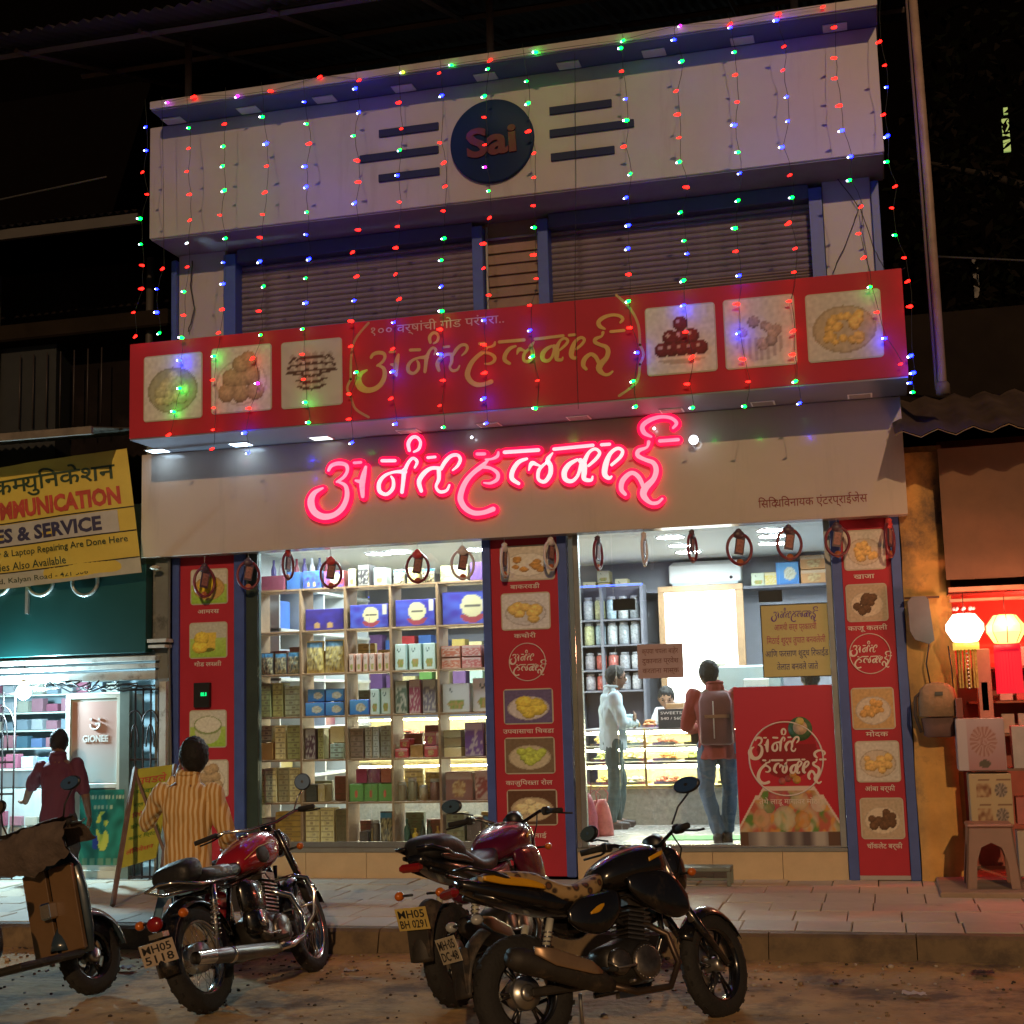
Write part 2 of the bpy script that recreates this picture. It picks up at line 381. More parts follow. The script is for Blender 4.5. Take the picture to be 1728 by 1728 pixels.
# ------------------------------------------------------------------ main building
shop = thing('shop_building', 'two storey sweet shop with cream fascia, red sign bands and lit glass front', 'building', (0, 0, 0))
XL, XR = -6.46, .23
m = MB(); m.box(XL, XR, 12.36, 12.6, 3.43, 7.14, mat('wall_paint', (.36, .33, .33), .7, var=.08, scale=3)); m.build('wall', shop)
m = MB(); m.box(XL, XL+.12, 12.6, 18, .2, 7.1, mat('side_wall', (.16, .15, .15), .8)); m.build('side_wall', shop)
m = MB(); m.box(XR-.12, XR, 12.6, 18, .2, 7.1, mat('side_wall', (.16, .15, .15), .8)); m.build('side_wall', shop)
m = MB(); m.box(-6.46, .29, 11.7, 12.357, 6.165, 7.268, CREAM, bev=.006); m.build('fascia_panel', shop)
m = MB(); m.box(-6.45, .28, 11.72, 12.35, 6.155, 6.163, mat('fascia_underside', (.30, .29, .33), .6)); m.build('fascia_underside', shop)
m = MB(); m.box(at(253, 170, 11.35).x, at(1480, 2, 11.35).x, 11.35, 12.4, 7.285, 7.36, CREAM, bev=.004); m.build('roof_ledge', shop)
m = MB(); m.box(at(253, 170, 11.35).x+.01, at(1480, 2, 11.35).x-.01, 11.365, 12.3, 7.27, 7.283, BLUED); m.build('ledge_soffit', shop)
UNLIT = mat('unlit_downlight', (.50, .50, .44), .4, var=.05)
for (x, y) in ((304, 211), (429, 193), (558, 177), (690, 159), (826, 138), (965, 119), (1107, 98), (1254, 74), (1409, 48)):
    p = atz(x, y, 7.27); m = MB(); m.box(-.10, .10, -.07, .07, -.012, 0, UNLIT, bev=.004); m.build('downlight', shop, (p.x, max(11.44, min(p.y, 11.60)), 7.268))
# emblem and side bars
EX, EZ = -3.07, 6.685
m = MB(); m.lathe([(.385, 0), (.385, -.035), (.375, -.042), (.0, -.042)], (EX, 11.698, EZ), mat('emblem_blue', (.008, .024, .075), .6, spec=.2, var=.1), 'Y', 64); emb = m.build('emblem', shop)
text('Sai', (EX, 11.652, EZ-.02), .36, mat('emblem_red', (.10, .008, .012), .4, var=0), emb, width=.46, ext=.012, bold=.012, tilt=-.04)
for s, rows in ((-1, ((-4.14, -3.57, 6.90), (-4.33, -3.575, 6.68), (-4.15, -3.57, 6.475))), (1, ((-2.54, -1.98, 6.90), (-2.545, -1.79, 6.69), (-2.54, -1.97, 6.47)))):
    for a, b, z in rows:
        m = MB(); m.box(a, b, 11.68, 11.698, z-.036, z+.036, mat('bar_blue', (.02, .028, .075), .6, spec=.2, var=.1), bev=.004); m.build('fascia_bar', shop)
# upper storey: pillars, posts and roller shutters at 12.3
YU = 12.34
m = MB(); m.box(XL+.04, -5.93, 12.22, 12.357, 4.3, 6.153, CREAM); m.build('pillar', shop)
m = MB(); m.box(-.24, .165, 12.22, 12.357, 4.3, 6.153, CREAM); m.build('pillar', shop)
for a, b in ((-5.925, -5.80), (-3.42, -3.32), (-2.80, -2.70), (-.36, -.245), (.168, .235), (XL-.02, XL+.035)):
    m = MB(); m.box(a, b, 12.17, 12.355, 4.3, 6.10, BLUE, bev=.01); m.build('post', shop)
for a, b in ((-5.80, -3.42), (-2.70, -.36)):
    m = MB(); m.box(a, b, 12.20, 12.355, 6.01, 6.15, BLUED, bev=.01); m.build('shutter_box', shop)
def slatmesh(L, h, mt):
    m = MB(); n = 4; pr = []
    for i in range(n+1):
        t = i/n; pr.append((-.016*sin(pi*t), t*h*.93))
    poly = [(p[0], p[1]) for p in pr]+[(.006, h*.93), (.006, 0)]
    m.rings([[(0, q[0], q[1]) for q in poly], [(L, q[0], q[1]) for q in poly]], mt, smooth=False); return m.mesh('slat')
for nm, a, b, z0, z1, h, mt, lab in (('roller_shutter', -5.80, -3.42, 4.75, 6.01, .055, SLAT, 'left'), ('roller_shutter', -2.70, -.36, 5.42, 6.01, .055, SLAT, 'r')):
    sh = MB().box(a, b, 12.345, 12.352, z0, z1, DARK).build(nm, shop); me = slatmesh(b-a, h, mt); k = 0
    while z0+k*h < z1-.02:
        o = bpy.data.objects.new('slat', me); COL.objects.link(o); o.parent = sh; o.location = (a, 12.33, z0+k*h); k += 1
me = slatmesh(2.34, .026, mat('shutter_fine', (.30, .24, .22), .45, .2, var=.15, scale=5)); sh = MB().box(-2.70, -.36, 12.345, 12.352, 4.75, 5.42, DARK).build('fine_shutter', shop)
for k in range(26):
    o = bpy.data.objects.new('slat', me); COL.objects.link(o); o.parent = sh; o.location = (-2.70, 12.33, 4.75+k*.026)
m = MB(); m.box(-3.32, -2.80, 12.30, 12.35, 4.75, 6.15, mat('board_brown', (.22, .14, .11), .6)); bw = m.build('boarded_window', shop)
for k in range(11):
    m = MB(); m.box(-3.31, -2.81, 12.275, 12.299, 4.80+k*.105, 4.80+k*.105+.085, mat('board_brown2', (.24, .155, .12), .6, var=.2), bev=.004); m.build('board', bw)
m = MB(); m.tube([(-3.30, 12.25, 6.1), (-3.30, 12.25, 4.8)], .012, CREAM); m.tube([(-3.30, 12.25, 5.98), (-2.82, 12.25, 5.98)], .012, CREAM); m.build('cable', shop)

# ------------------------------------------------------------------ ground floor: pilasters, plinth, glazing
DIA = []
for r_ in range(6):
    for c_ in range(6):
        q_ = (c_-2.5)/2.5
        if r_ > 3 and abs(q_) > .9: continue
        a_ = (-.55+.25*r_)*q_; DIA.append((.5+q_*(.36-.02*abs(r_-2)), .76-.10*r_+.07*abs(q_)*(1 if r_ > 2 else -.3), cos(a_), sin(a_)))
def food_fn(kind, sd=0):
    rr = random.Random(sd*13+5)
    K = {'balls': ((.55, .54, .50), (.60, .57, .50), (.42, .31, .19), 11, .12), 'kaju': ((.56, .55, .51), (.34, .34, .22), (.46, .45, .26), 18, .10), 'kachori': ((.56, .58, .62), (.5, .52, .58), (.62, .46, .16), 9, .15), 'rolls': ((.52, .50, .46), (.62, .62, .60), (.42, .24, .08), 16, .075),
         'mix': ((.12, .10, .22), (.5, .5, .55), (.58, .50, .10), 8, .17), 'green': ((.16, .12, .08), (.45, .42, .32), (.38, .50, .10), 16, .10), 'bowl': ((.10, .05, .03), (.45, .38, .26), (.62, .58, .38), 14, .10),
         'sweets': ((.50, .48, .44), (.48, .42, .34), (.56, .38, .14), 15, .10), 'diamonds': ((.54, .52, .49), (.54, .52, .49), (.10, .06, .05), 0, .1), 'plate': ((.48, .45, .40), (.40, .32, .2), (.56, .36, .10), 26, .07),
         'dark': ((.40, .33, .24), (.52, .46, .36), (.10, .055, .03), 14, .11), 'jamun': ((.54, .52, .48), (.56, .54, .5), (.14, .015, .02), 0, .1), 'cup': ((.52, .50, .47), (.4, .36, .33), (.34, .26, .24), 9, .08),
         'mango': ((.50, .50, .46), (.45, .3, .1), (.62, .42, .04), 7, .15), 'lassi': ((.42, .45, .40), (.3, .45, .08), (.66, .52, .08), 3, .2), 'curd': ((.50, .52, .48), (.28, .45, .12), (.62, .62, .55), 0, .2), 'chips': ((.45, .30, .14), (.5, .45, .38), (.46, .28, .10), 14, .09)}[kind]
    bg_, pl, fc, nb, br = K
    bl = [(rr.uniform(.24, .76), rr.uniform(.26, .66), br*rr.uniform(.8, 1.15), mixc(fc, (fc[0]*1.3, fc[1]*1.25, fc[2]*1.1), rr.random())) for _ in range(nb)]
    if kind == 'jamun': bl = [(x, y, .115, fc) for (x, y) in ((.22, .36), (.78, .36), (.5, .36), (.36, .36), (.64, .36), (.34, .54), (.66, .54), (.5, .54), (.5, .74))]
    if kind == 'balls': bl = [(x, y, .15, fc) for (x, y) in ((.5, .72), (.32, .52), (.68, .54), (.5, .5), (.25, .3), (.48, .28), (.74, .3), (.62, .78))]
    def f(u, v):
        c = bg_
        if kind in ('lassi', 'curd', 'mango') and v < .55: c = mixc((.26, .45, .06), (.35, .5, .12), v*1.8)
        e = ((u-.5)/.44)**2+((v-.45)/.36)**2
        if kind == 'jamun':
            if ((u-.5)/.44)**2+((v-.30)/.17)**2 < 1 and v < .36: c = (.56, .5, .42) if v > .2 else (.36, .31, .25)
        elif kind == 'diamonds':
            for (x0_, y0_, dx_, dy_) in DIA:
                t = max(-.06, min(.06, (u-x0_)*dx_+(v-y0_)*dy_)); d2 = (u-x0_-dx_*t)**2+(v-y0_-dy_*t+t*t*4)**2
                if d2 < .0004: return (.10, .06, .05)
                if (u-x0_)**2+(v-y0_-.035)**2 < .002: c = (.40, .36, .33)
            return mixc(c, (.4, .36, .33), nz(u*6, v*6)*.4)
        elif kind == 'cup':
            if ((u-.5)/.34)**2+((v-.32)/.24)**2 < 1 and v < .42: c = (.36, .31, .3) if int(u*22) % 2 else (.5, .46, .43)
        elif kind == 'curd':
            if ((u-.5)/.36)**2+((v-.62)/.22)**2 < 1: c = (.58, .6, .55)
            elif ((u-.5)/.40)**2+((v-.60)/.26)**2 < 1: c = (.2, .28, .12)
            elif ((u-.5)/.36)**2+((v-.42)/.34)**2 < 1 and v < .6: c = (.46, .5, .4)
        elif kind == 'lassi':
            if abs(u-.5) < .22-.08*(.6-v) and .18 < v < .72: c = (.6, .46, .08)
            if ((u-.5)/.18)**2+((v-.22)/.06)**2 < 1: c = (.12, .14, .03)
        elif e < 1: c = pl if e < .86 else mixc(pl, (.1, .08, .06), .35)
        z = -1
        for (x, y, r, cc) in bl:
            d2 = (u-x)**2+(v-y)**2
            if d2 < r*r:
                hgt = sqrt(r*r-d2)+.001*x
                if hgt > z:
                    z = hgt; t = (hgt/r); lit = .42+.6*t+.25*((v-y)/r)
                    c = tuple(min(.8, q*lit*(1+.35*nz(u*30, v*30, x))) for q in cc)
                    if kind == 'jamun' and (u-x+.03)**2+(v-y-.035)**2 < .0008: c = (.45, .3, .28)
        n = 1.22*(1+.22*nz(u*17, v*17, sd)); return tuple(max(0, min(.85, q*n)) for q in c)
    return f
PFR = mat('picture_frame', (.50, .46, .38), .5, var=.05)
def roundrect(w_, h_, r, n=4):
    P = []
    for (cx, cz, a0) in ((w_/2-r, h_/2-r, 0), (-w_/2+r, h_/2-r, pi/2), (-w_/2+r, -h_/2+r, pi), (w_/2-r, -h_/2+r, 1.5*pi)):
        for i in range(n+1): P.append((cx+r*cos(a0+i*pi/2/n), cz+r*sin(a0+i*pi/2/n)))
    return P
def picture(parent, Y, x0, x1, y0, y1, kind, sd, lab=None):      # px rectangle on plane Y
    a = at(x0, (y0+y1)/2, Y); b = at(x1, (y0+y1)/2, Y); t = at((x0+x1)/2, y0, Y); d = at((x0+x1)/2, y1, Y)
    cx, cz, w_, h_ = (a.x+b.x)/2, (t.z+d.z)/2, b.x-a.x, t.z-d.z
    m = MB(); m.prism([(cx+p[0], cz+p[1]) for p in roundrect(w_, h_, .03)], Y-.006, Y-.001, PFR); o = m.build('picture', parent)
    pic('photo_print', (cx, Y-.009, cz), w_-.022, h_-.022, food_fn(kind, sd), o, 42, 42)
    if lab: o['label'] = lab
    return cx, cz, w_, h_
def caption(parent, Y, x, y, body, size=.055, mt=None, width=None):
    p = at(x, y, Y); return text(body, (p.x, Y-.005, p.z), size, mt or WHITE, parent, 'caption', width=width, ext=.0015, bold=.0006)
PIL = thing('pilaster', 'red left pilaster with blue edges, drinks and fruit pictures and a small meter', 'pilaster')
PIM = thing('pilaster', 'red middle pilaster between the two shop windows with five snack pictures', 'pilaster')
PIR = thing('pilaster', 'red right pilaster beside the stained wall with five sweet pictures', 'pilaster')
for T, bl, rd, br, zb in ((PIL, (-6.46, -6.385), (-6.385, -5.82), (-5.82, -5.715), .22), (PIM, (-3.40, -3.325), (-3.325, -2.71), (-2.71, -2.625), .22), (PIR, (-.345, -.262), (-.262, .142), (.142, .222), .2)):
    m = MB(); m.box(rd[0], rd[1], Y0, 12.5, zb, 3.4, RED, bev=.004); m.build('panel', T)
    for e in (bl, br):
        m = MB(); m.box(e[0]+.001, e[1]-.001, Y0-.03, 12.5, zb-.005, 3.4, BLUE, bev=.008); m.build('edge_trim', T)
m = MB(); m.box(-.262, .142, Y0-.012, Y0-.001, .202, .235, CREAM); m.build('base_strip', PIR)
for a in (((322, 385, 960, 1020), 'mango', 1), ((320, 384, 1050, 1111), 'lassi', 2), ((320, 383, 1198, 1262), 'curd', 3), ((321, 386, 1282, 1345), 'balls', 4)): picture(PIL, Y0, *a[0], a[1], a[2])
for a in (((844, 936, 920, 980), 'rolls', 5), ((846, 929, 1000, 1063), 'kachori', 6), ((850, 934, 1162, 1222), 'mix', 7), ((852, 937, 1244, 1306), 'green', 8), ((856, 941, 1332, 1393), 'bowl', 9)): picture(PIM, Y0, *a[0], a[1], a[2])
for a in (((1423, 1494, 894, 962), 'sweets', 10), ((1428, 1498, 985, 1049), 'dark', 11), ((1437, 1510, 1160, 1231), 'chips', 12), ((1444, 1519, 1250, 1320), 'sweets', 13), ((1452, 1526, 1346, 1416), 'dark', 14)): picture(PIR, Y0, *a[0], a[1], a[2])
for T, x, y, b_, wd in ((PIL, 352, 1032, 'आमरस', .22), (PIL, 351, 1121, 'गोड लस<सी', .28), (PIM, 886, 990, 'बाकरवडी', .27), (PIM, 886, 1073, 'कचोरी', .2), (PIM, 892, 1234, 'उपवासाचा िचवडा', .46), (PIM, 893, 1321, 'काजुिपस<ता रोल', .42),
                        (PIM, 898, 1410, 'रसमलाई', .26), (PIR, 1458, 973, 'खाजा', .17), (PIR, 1464, 1060, 'काजू कतली', .32), (PIR, 1480, 1239, 'मोदक', .18), (PIR, 1485, 1331, 'आंबा बर्फी', .24), (PIR, 1493, 1428, 'चॉकलेट बर्फी', .28)):
    caption(T, Y0, x, y, b_, width=wd)
p = at(343, 1172, Y0); m = MB(); m.box(p.x-.075, p.x+.085, Y0-.05, Y0-.001, p.z-.12, p.z+.11, BLACKP, bev=.006); mt_ = m.build('meter', PIL)
text('88.8', (p.x+.03, Y0-.054, p.z), .05, mat('led_green', (0, .2, .05), .5, emit=(0, 1, .25), es=1.2, var=0), mt_, 'reading', width=.06)
# plinth of tiles under the glass
pl = thing('plinth', 'low cream tiled plinth running under both shop windows', 'plinth')
SILLZ = .445
for a, b in ((-5.71, -3.402), (-3.32, -2.715), (-2.62, -.348)):
    x = a
    while x < b-.02:
        e = min(x+.58, b); m = MB(); m.box(x+.002, e-.002, Y0+.004+(.02 if a == -3.32 else 0), 12.5, .19, SILLZ-.02, PLINTH, bev=.002)
        if a != -3.32: m.build('tile', pl)
        x = e
m = MB(); m.box(-5.71, -3.402, Y0-.01, 12.42, SILLZ-.018, SILLZ+.02, mat('sill_stone', (.20, .21, .20), .3)); m.build('sill', pl)
m = MB(); m.box(-2.62, -.348, Y0-.01, 12.42, SILLZ-.018, SILLZ+.012, mat('sill_stone', (.20, .21, .20), .3)); m.build('sill', pl)
# display window (left)
FR = mat('dark_green_frame', (.045, .07, .065), .4, .4, var=.15)
wl = thing('shop_window', 'tall left display window before the wooden shelves of packets', 'window')
m = MB(); m.box(-5.714, -5.60, 12.21, 12.30, SILLZ+.02, 3.4, FR, bev=.008); m.build('frame', wl)
m = MB(); m.box(-5.60, -3.405, 12.22, 12.27, SILLZ+.021, SILLZ+.07, GREYM); m.build('frame', wl)
for a, b in ((-5.60, -4.513), (-4.505, -3.41)):
    m = MB(); m.box(a, b, 12.24, 12.25, SILLZ+.071, 3.4, GLASS); m.build('pane', wl)
# glass front (right)
wr = thing('shop_window', 'frameless right glass front with patch fittings and stuck notices', 'window')
m = MB(); m.box(-2.62, -2.575, 12.215, 12.30, SILLZ+.012, 3.4, CHROME, bev=.005); m.build('frame', wr)
m = MB(); m.box(-2.575, -2.53, 12.225, 12.29, SILLZ+.012, 3.4, GREYM, bev=.005); m.build('frame', wr)
m = MB(); m.box(-.40, -.348, 12.215, 12.30, SILLZ+.012, 3.4, GREYM, bev=.005); m.build('frame', wr)
m = MB(); m.box(-2.53, -.40, 12.235, 12.265, SILLZ+.013, SILLZ+.035, CHROME); m.build('frame', wr)
x1 = at(1042, 1200, 12.25).x; x2 = at(1322, 1100, 12.25).x; zt = at(1180, 1010, 12.25).z
for nm, a, b, z0, z1 in (('pane', -2.53, x1-.003, SILLZ+.036, 3.4), ('door_pane', x1+.003, x2-.003, SILLZ+.036, zt), ('pane', x1+.003, x2-.003, zt+.006, 3.4), ('pane', x2+.003, -.402, SILLZ+.036, 3.4)):
    m = MB(); m.box(a, b, 12.245, 12.257, z0, z1, GLASS); m.build(nm, wr)
for x, y in ((1053, 1020), (1300, 1006)):
    p = at(x, y, 12.24); m = MB(); m.box(p.x-.10, p.x+.10, 12.232, 12.27, p.z-.05, p.z+.05, mat('patch_fitting', (.05, .06, .07), .3, .6), bev=.004); m.build('patch_fitting', wr)
# ------------------------------------------------------------------ shop interior
CEIL = 3.36
room = tag(MB().box(XL+.12, XR-.12, 12.5, 17.0, .36, .43, mat('floor_tile', (.42, .40, .36), .25, var=.08)).build('shop_floor'), kind='structure')
tag(MB().box(XL+.121, XR-.121, 12.42, 17.0, CEIL, CEIL+.06, mat('white_ceiling', (.74, .76, .76), .6, var=.03)).build('shop_ceiling'), kind='structure')
tag(MB().box(XL+.12, XR-.12, 17.0, 17.1, .43, CEIL, mat('back_wall_paint', (.26, .26, .30), .6, var=.08)).build('back_wall'), kind='structure')
tag(MB().box(XL+.121, XL+.16, 12.5, 17.0, .43, CEIL, mat('inner_white', (.6, .62, .62), .6, var=.04)).build('inner_wall'), kind='structure')
tag(MB().box(XR-.16, XR-.121, 12.5, 17.0, .43, CEIL, mat('inner_blue', (.20, .27, .36), .5, var=.04)).build('inner_wall'), kind='structure')
LAMP = mat('lamp_white', (1, 1, 1), .5, emit=(.86, .96, 1), es=240, var=0)
LAMPR = mat('lamp_rim', (.8, .8, .8), .4)
def ceil_light(x, y, r, lab, es=None):
    t = thing('ceiling_light', lab, 'ceiling light', (x, y, CEIL), group='round lights in the shop ceiling')
    m = MB(); m.lathe([(r*1.15, -.001), (r*1.15, -.012), (r, -.016), (r, -.004)], (0, 0, 0), LAMPR, seg=24, caps=False); m.build('rim', t)
    m = MB(); m.lathe([(0.001, -.010), (r*.98, -.010)], (0, 0, 0), LAMP, seg=24, caps=False); m.build('diffuser', t)
for px, py, lab in ((1131, 905, 'bright round ceiling light nearest the glass above the air conditioner'), (1150, 919, 'second round ceiling light in front of the air conditioner'), (1162, 930, 'third round ceiling light close to the air conditioner top'),
                    (1302, 893, 'nearest round ceiling light above the yellow notice'), (1304, 903, 'second round ceiling light in the row above the yellow notice'), (1303, 915, 'left one of two far ceiling lights above the yellow notice'), (1315, 915, 'right one of two far ceiling lights above the yellow notice'),
                    (640, 933, 'left ceiling light behind the display shelf'), (672, 930, 'small ceiling light between the hanging rings'), (805, 926, 'ceiling light at the right end of the display window')):
    p = atz(px, py, CEIL); ceil_light(p.x, p.y, .14, lab)
for i, x in enumerate((-5.2, -4.5, -3.8)):  # hidden lamps added above the glass to light the shelf fronts
    ceil_light(x, 12.54, .12, ['left', 'middle', 'right'][i]+' small light tucked above the display window glass')
# wooden display shelf
SY = 12.78; SD = .30
def row_z(y): return at(620, y, SY).z
CX = [at(x, 1200, SY).x for x in (433, 508, 584, 661, 741, 822)]
CX[-1] = -3.42
RZ = [at(620, y, SY).z for y in (988, 1060, 1133, 1206, 1280, 1353, 1424)]    # board tops, from the top
sf = thing('display_shelf', 'open wooden display shelf of square bays filled with packets behind the left window', 'shelf')
for z in RZ:
    for k in range(5):
        m = MB(); m.box(CX[k]+.012, CX[k+1]-.012, SY, SY+SD, z-.018, z, WOOD, bev=.002); m.build('board', sf)
for i, x in enumerate(CX):
    m = MB(); m.box(x-.011, x+.011, SY-.003, SY+SD+.002, SILLZ, RZ[0], WOOD, bev=.002); m.build('upright', sf)
ROWN = ['top', 'second', 'third', 'fourth', 'fifth', 'sixth', 'lowest']; COLN = ['first', 'second', 'third', 'fourth', 'fifth']
PK = {}
def bmat(c): return mat('card_%d_%d_%d' % tuple(int(q*100) for q in c), c, .4, var=.1, scale=14)
def package(kind, w_, h_, d_, col, sd):
    key = (kind, round(w_, 2), round(h_, 2), round(d_, 2), col, sd % 3)
    if key not in PK:
        r = random.Random(sd); bm_ = MB(); c2 = mixc(col, (.6, .58, .5), .5); fn = None; nm = 'carton'; n = 12
        if kind in ('box', 'stack', 'logo', 'medal', 'gift', 'bluebox', 'stripe', 'biscuit', 'jug'):
            bm_.box(-w_/2, w_/2, 0, d_, 0, h_, bmat(col), bev=.004)
        elif kind == 'pouch':
            def P(u, v):
                bu = sin(pi*min(1, max(0, u)))**.5*sin(pi*min(1, max(0, v*.96+.02)))**.5
                return ((u-.5)*w_*(1-.06*sin(pi*v)), -.025*bu+.02+.006*nz(u*6, v*6, sd), v*h_)
            bm_.sheet(P, 8, 8, bmat(col)); bm_.sheet(lambda u, v: (lambda q: (q[0], .04+(.02-q[1]), q[2]))(P(1-u, v)), 8, 8, bmat(col))
        elif kind == 'bottle':
            R = w_/2; bm_.lathe([(R, 0), (R, h_*.55), (R*.8, h_*.66), (R*.35, h_*.74), (R*.35, h_*.9), (R*.42, h_*.9), (R*.42, h_), (0, h_)], (0, R, 0), bmat(col), seg=12)
        elif kind == 'jar':
            R = w_/2; bm_.lathe([(R*.9, 0), (R, h_*.05), (R, h_*.8), (R*.85, h_*.86)], (0, R, 0), bmat(col), seg=14); bm_.lathe([(R*.92, h_*.86), (R*.92, h_), (0, h_)], (0, R, 0), bmat((.35, .35, .33)), seg=14)
        me = bm_.mesh('carton'); pr = None
        ph = r.random()*10
        if kind == 'medal':
            def fn(u, v):
                x, y = (u-.55)*w_/h_, v-.56
                if x*x+y*y < .13: return (.55, .48, .26) if not (abs(y) < .035 and abs(x) < .25) else (.12, .10, .08)
                if v < .3 and x*x+(y+.1)**2 < .2: return (.28, .05, .06)
                if u > .8 and v > .55 and int(u*60) % 2: return (.5, .45, .35)
                return mixc(col, (.07, .10, .40), .5+nz(u*4, v*4, ph))
            n = 26
        elif kind == 'gift':
            def fn(u, v):
                for cx in (.3, .65):
                    if (u-cx)**2*2+(v-.22)**2 < .02: return (.42, .25, .10)
                return mixc(col, (.05, .03, .15), .5+nz(u*5, v*5, ph))
            n = 20
        elif kind == 'bluebox':
            def fn(u, v):
                if ((u-.6)/.28)**2+((v-.48)/.30)**2 < 1: return mixc((.62, .60, .48), (.35, .3, .18), .5+nz(u*20, v*20, ph))
                return mixc((.03, .16, .45), (.10, .30, .55), v)
            n = 16
        elif kind == 'logo':
            def fn(u, v):
                x, y = (u-.35)*w_/h_, v-.80
                if .003 < x*x+y*y < .0075 or (abs(y) < .012 and abs(x) < .05): return (.05, .09, .08)
                if v < .42 and v > .08: return mixc((.42, .26, .10), (.18, .28, .06), .5+1.4*nz(u*9, v*9, ph)) if (u-.5)**2*2+(v-.28)**2*4 < .2+.1*nz(u*8, v*8) else mixc(col, (.6, .62, .56), .3)
                return mixc(col, (.62, .64, .58), .4)
            n = 18
        elif kind == 'stack':
            def fn(u, v):
                q = v*h_/.052
                if q % 1 < .20: return mixc(col, (.08, .06, .03), .7)
                if abs(u-.5-.25*nz(int(q)*2.7, ph)) < .13 and .42 < q % 1 < .78: return mixc(col, (.10, .05, .03), .65)
                return mixc(col, (col[0]*.75, col[1]*.72, col[2]*.6), .5+nz(u*5, int(q)*2.1, ph))
            n = 30
        elif kind == 'stripe':
            def fn(u, v):
                return (mixc(col, (.6, .55, .45), .6) if nz(u*6, v*9, ph) > .12 else col) if not (v > .82 or v < .08) else c2
            n = 12
        elif kind == 'biscuit':
            def fn(u, v):
                if (u-.5)**2*1.5+(v-.4)**2 < .10: return mixc((.55, .40, .18), (.3, .14, .05), .5+nz(u*8, v*8, ph)*1.5)
                return mixc(col, (.55, .5, .4), .5 if v > .78 else .08)
            n = 14
        elif kind == 'jug':
            def fn(u, v):
                if (u-.5)**2*3+(v-.42)**2 < .05: return (.50, .10, .06)
                return mixc(col, (.12, .30, .08), .5+nz(u*6, v*6, ph))
            n = 14
        elif kind == 'pouch': pass
        if fn: pr = picmesh('print', w_-.012, h_-.012, fn, n, n)
        elif kind == 'pouch':
            def P2(u, v):
                bu = sin(pi*min(1, max(0, u)))**.5*sin(pi*min(1, max(0, v*.96+.02)))**.5
                return (-.025*bu+.02+.006*nz(u*6, v*6, sd))
            pr = picmesh('print', w_*.9, h_*.92, lambda u, v: (mixc(col, (.05, .2, .35), .9) if v > .82 else mixc(mixc(col, (.5, .42, .22), .5+1.3*nz(u*9, v*9, ph)), (.10, .08, .04), max(0, nz(u*13, v*13, ph)*1.5))), 14, 14)
            for v_ in pr.vertices:
                u = v_.co.x/w_+.5; vv = v_.co.z/h_+.5; v_.co.y = P2(u, vv)-.004
        PK[key] = (me, pr)
    return PK[key]
npk = 0
def put(kind, x, y, z, w_, h_, d_, col, sd, label, cat='packet', nm='packet', rz=0, group=None):
    global npk; npk += 1
    me, pr = package(kind, w_, h_, d_, col, sd)
    nm = {'bottle': 'bottle', 'jar': 'jar', 'pouch': 'snack_pouch'}.get(kind, nm); cat = {'bottle': 'bottle', 'jar': 'jar', 'pouch': 'snack pouch'}.get(kind, cat)
    o = bpy.data.objects.new(nm, me); COL.objects.link(o); o.location = (x, y, z); o.rotation_euler = (0, 0, rz); tag(o, label, cat, group)
    if pr:
        q = bpy.data.objects.new('print', pr); COL.objects.link(q); q.parent = o; q.location = (0, -.004 if kind != 'pouch' else 0, h_/2)
    return o
CR_ = (.78, .68, .36); OL = (.36, .35, .13); PU = (.05, .035, .24); GN = (.13, .32, .08); RD = (.48, .04, .05); YL = (.58, .44, .12); MN = (.20, .05, .07); TE = (.45, .62, .56); PKC = (.34, .24, .28); DK = (.06, .05, .05); GY = (.48, .50, .46); OR = (.48, .20, .05); VI = (.16, .08, .24); BL = (.05, .14, .46)
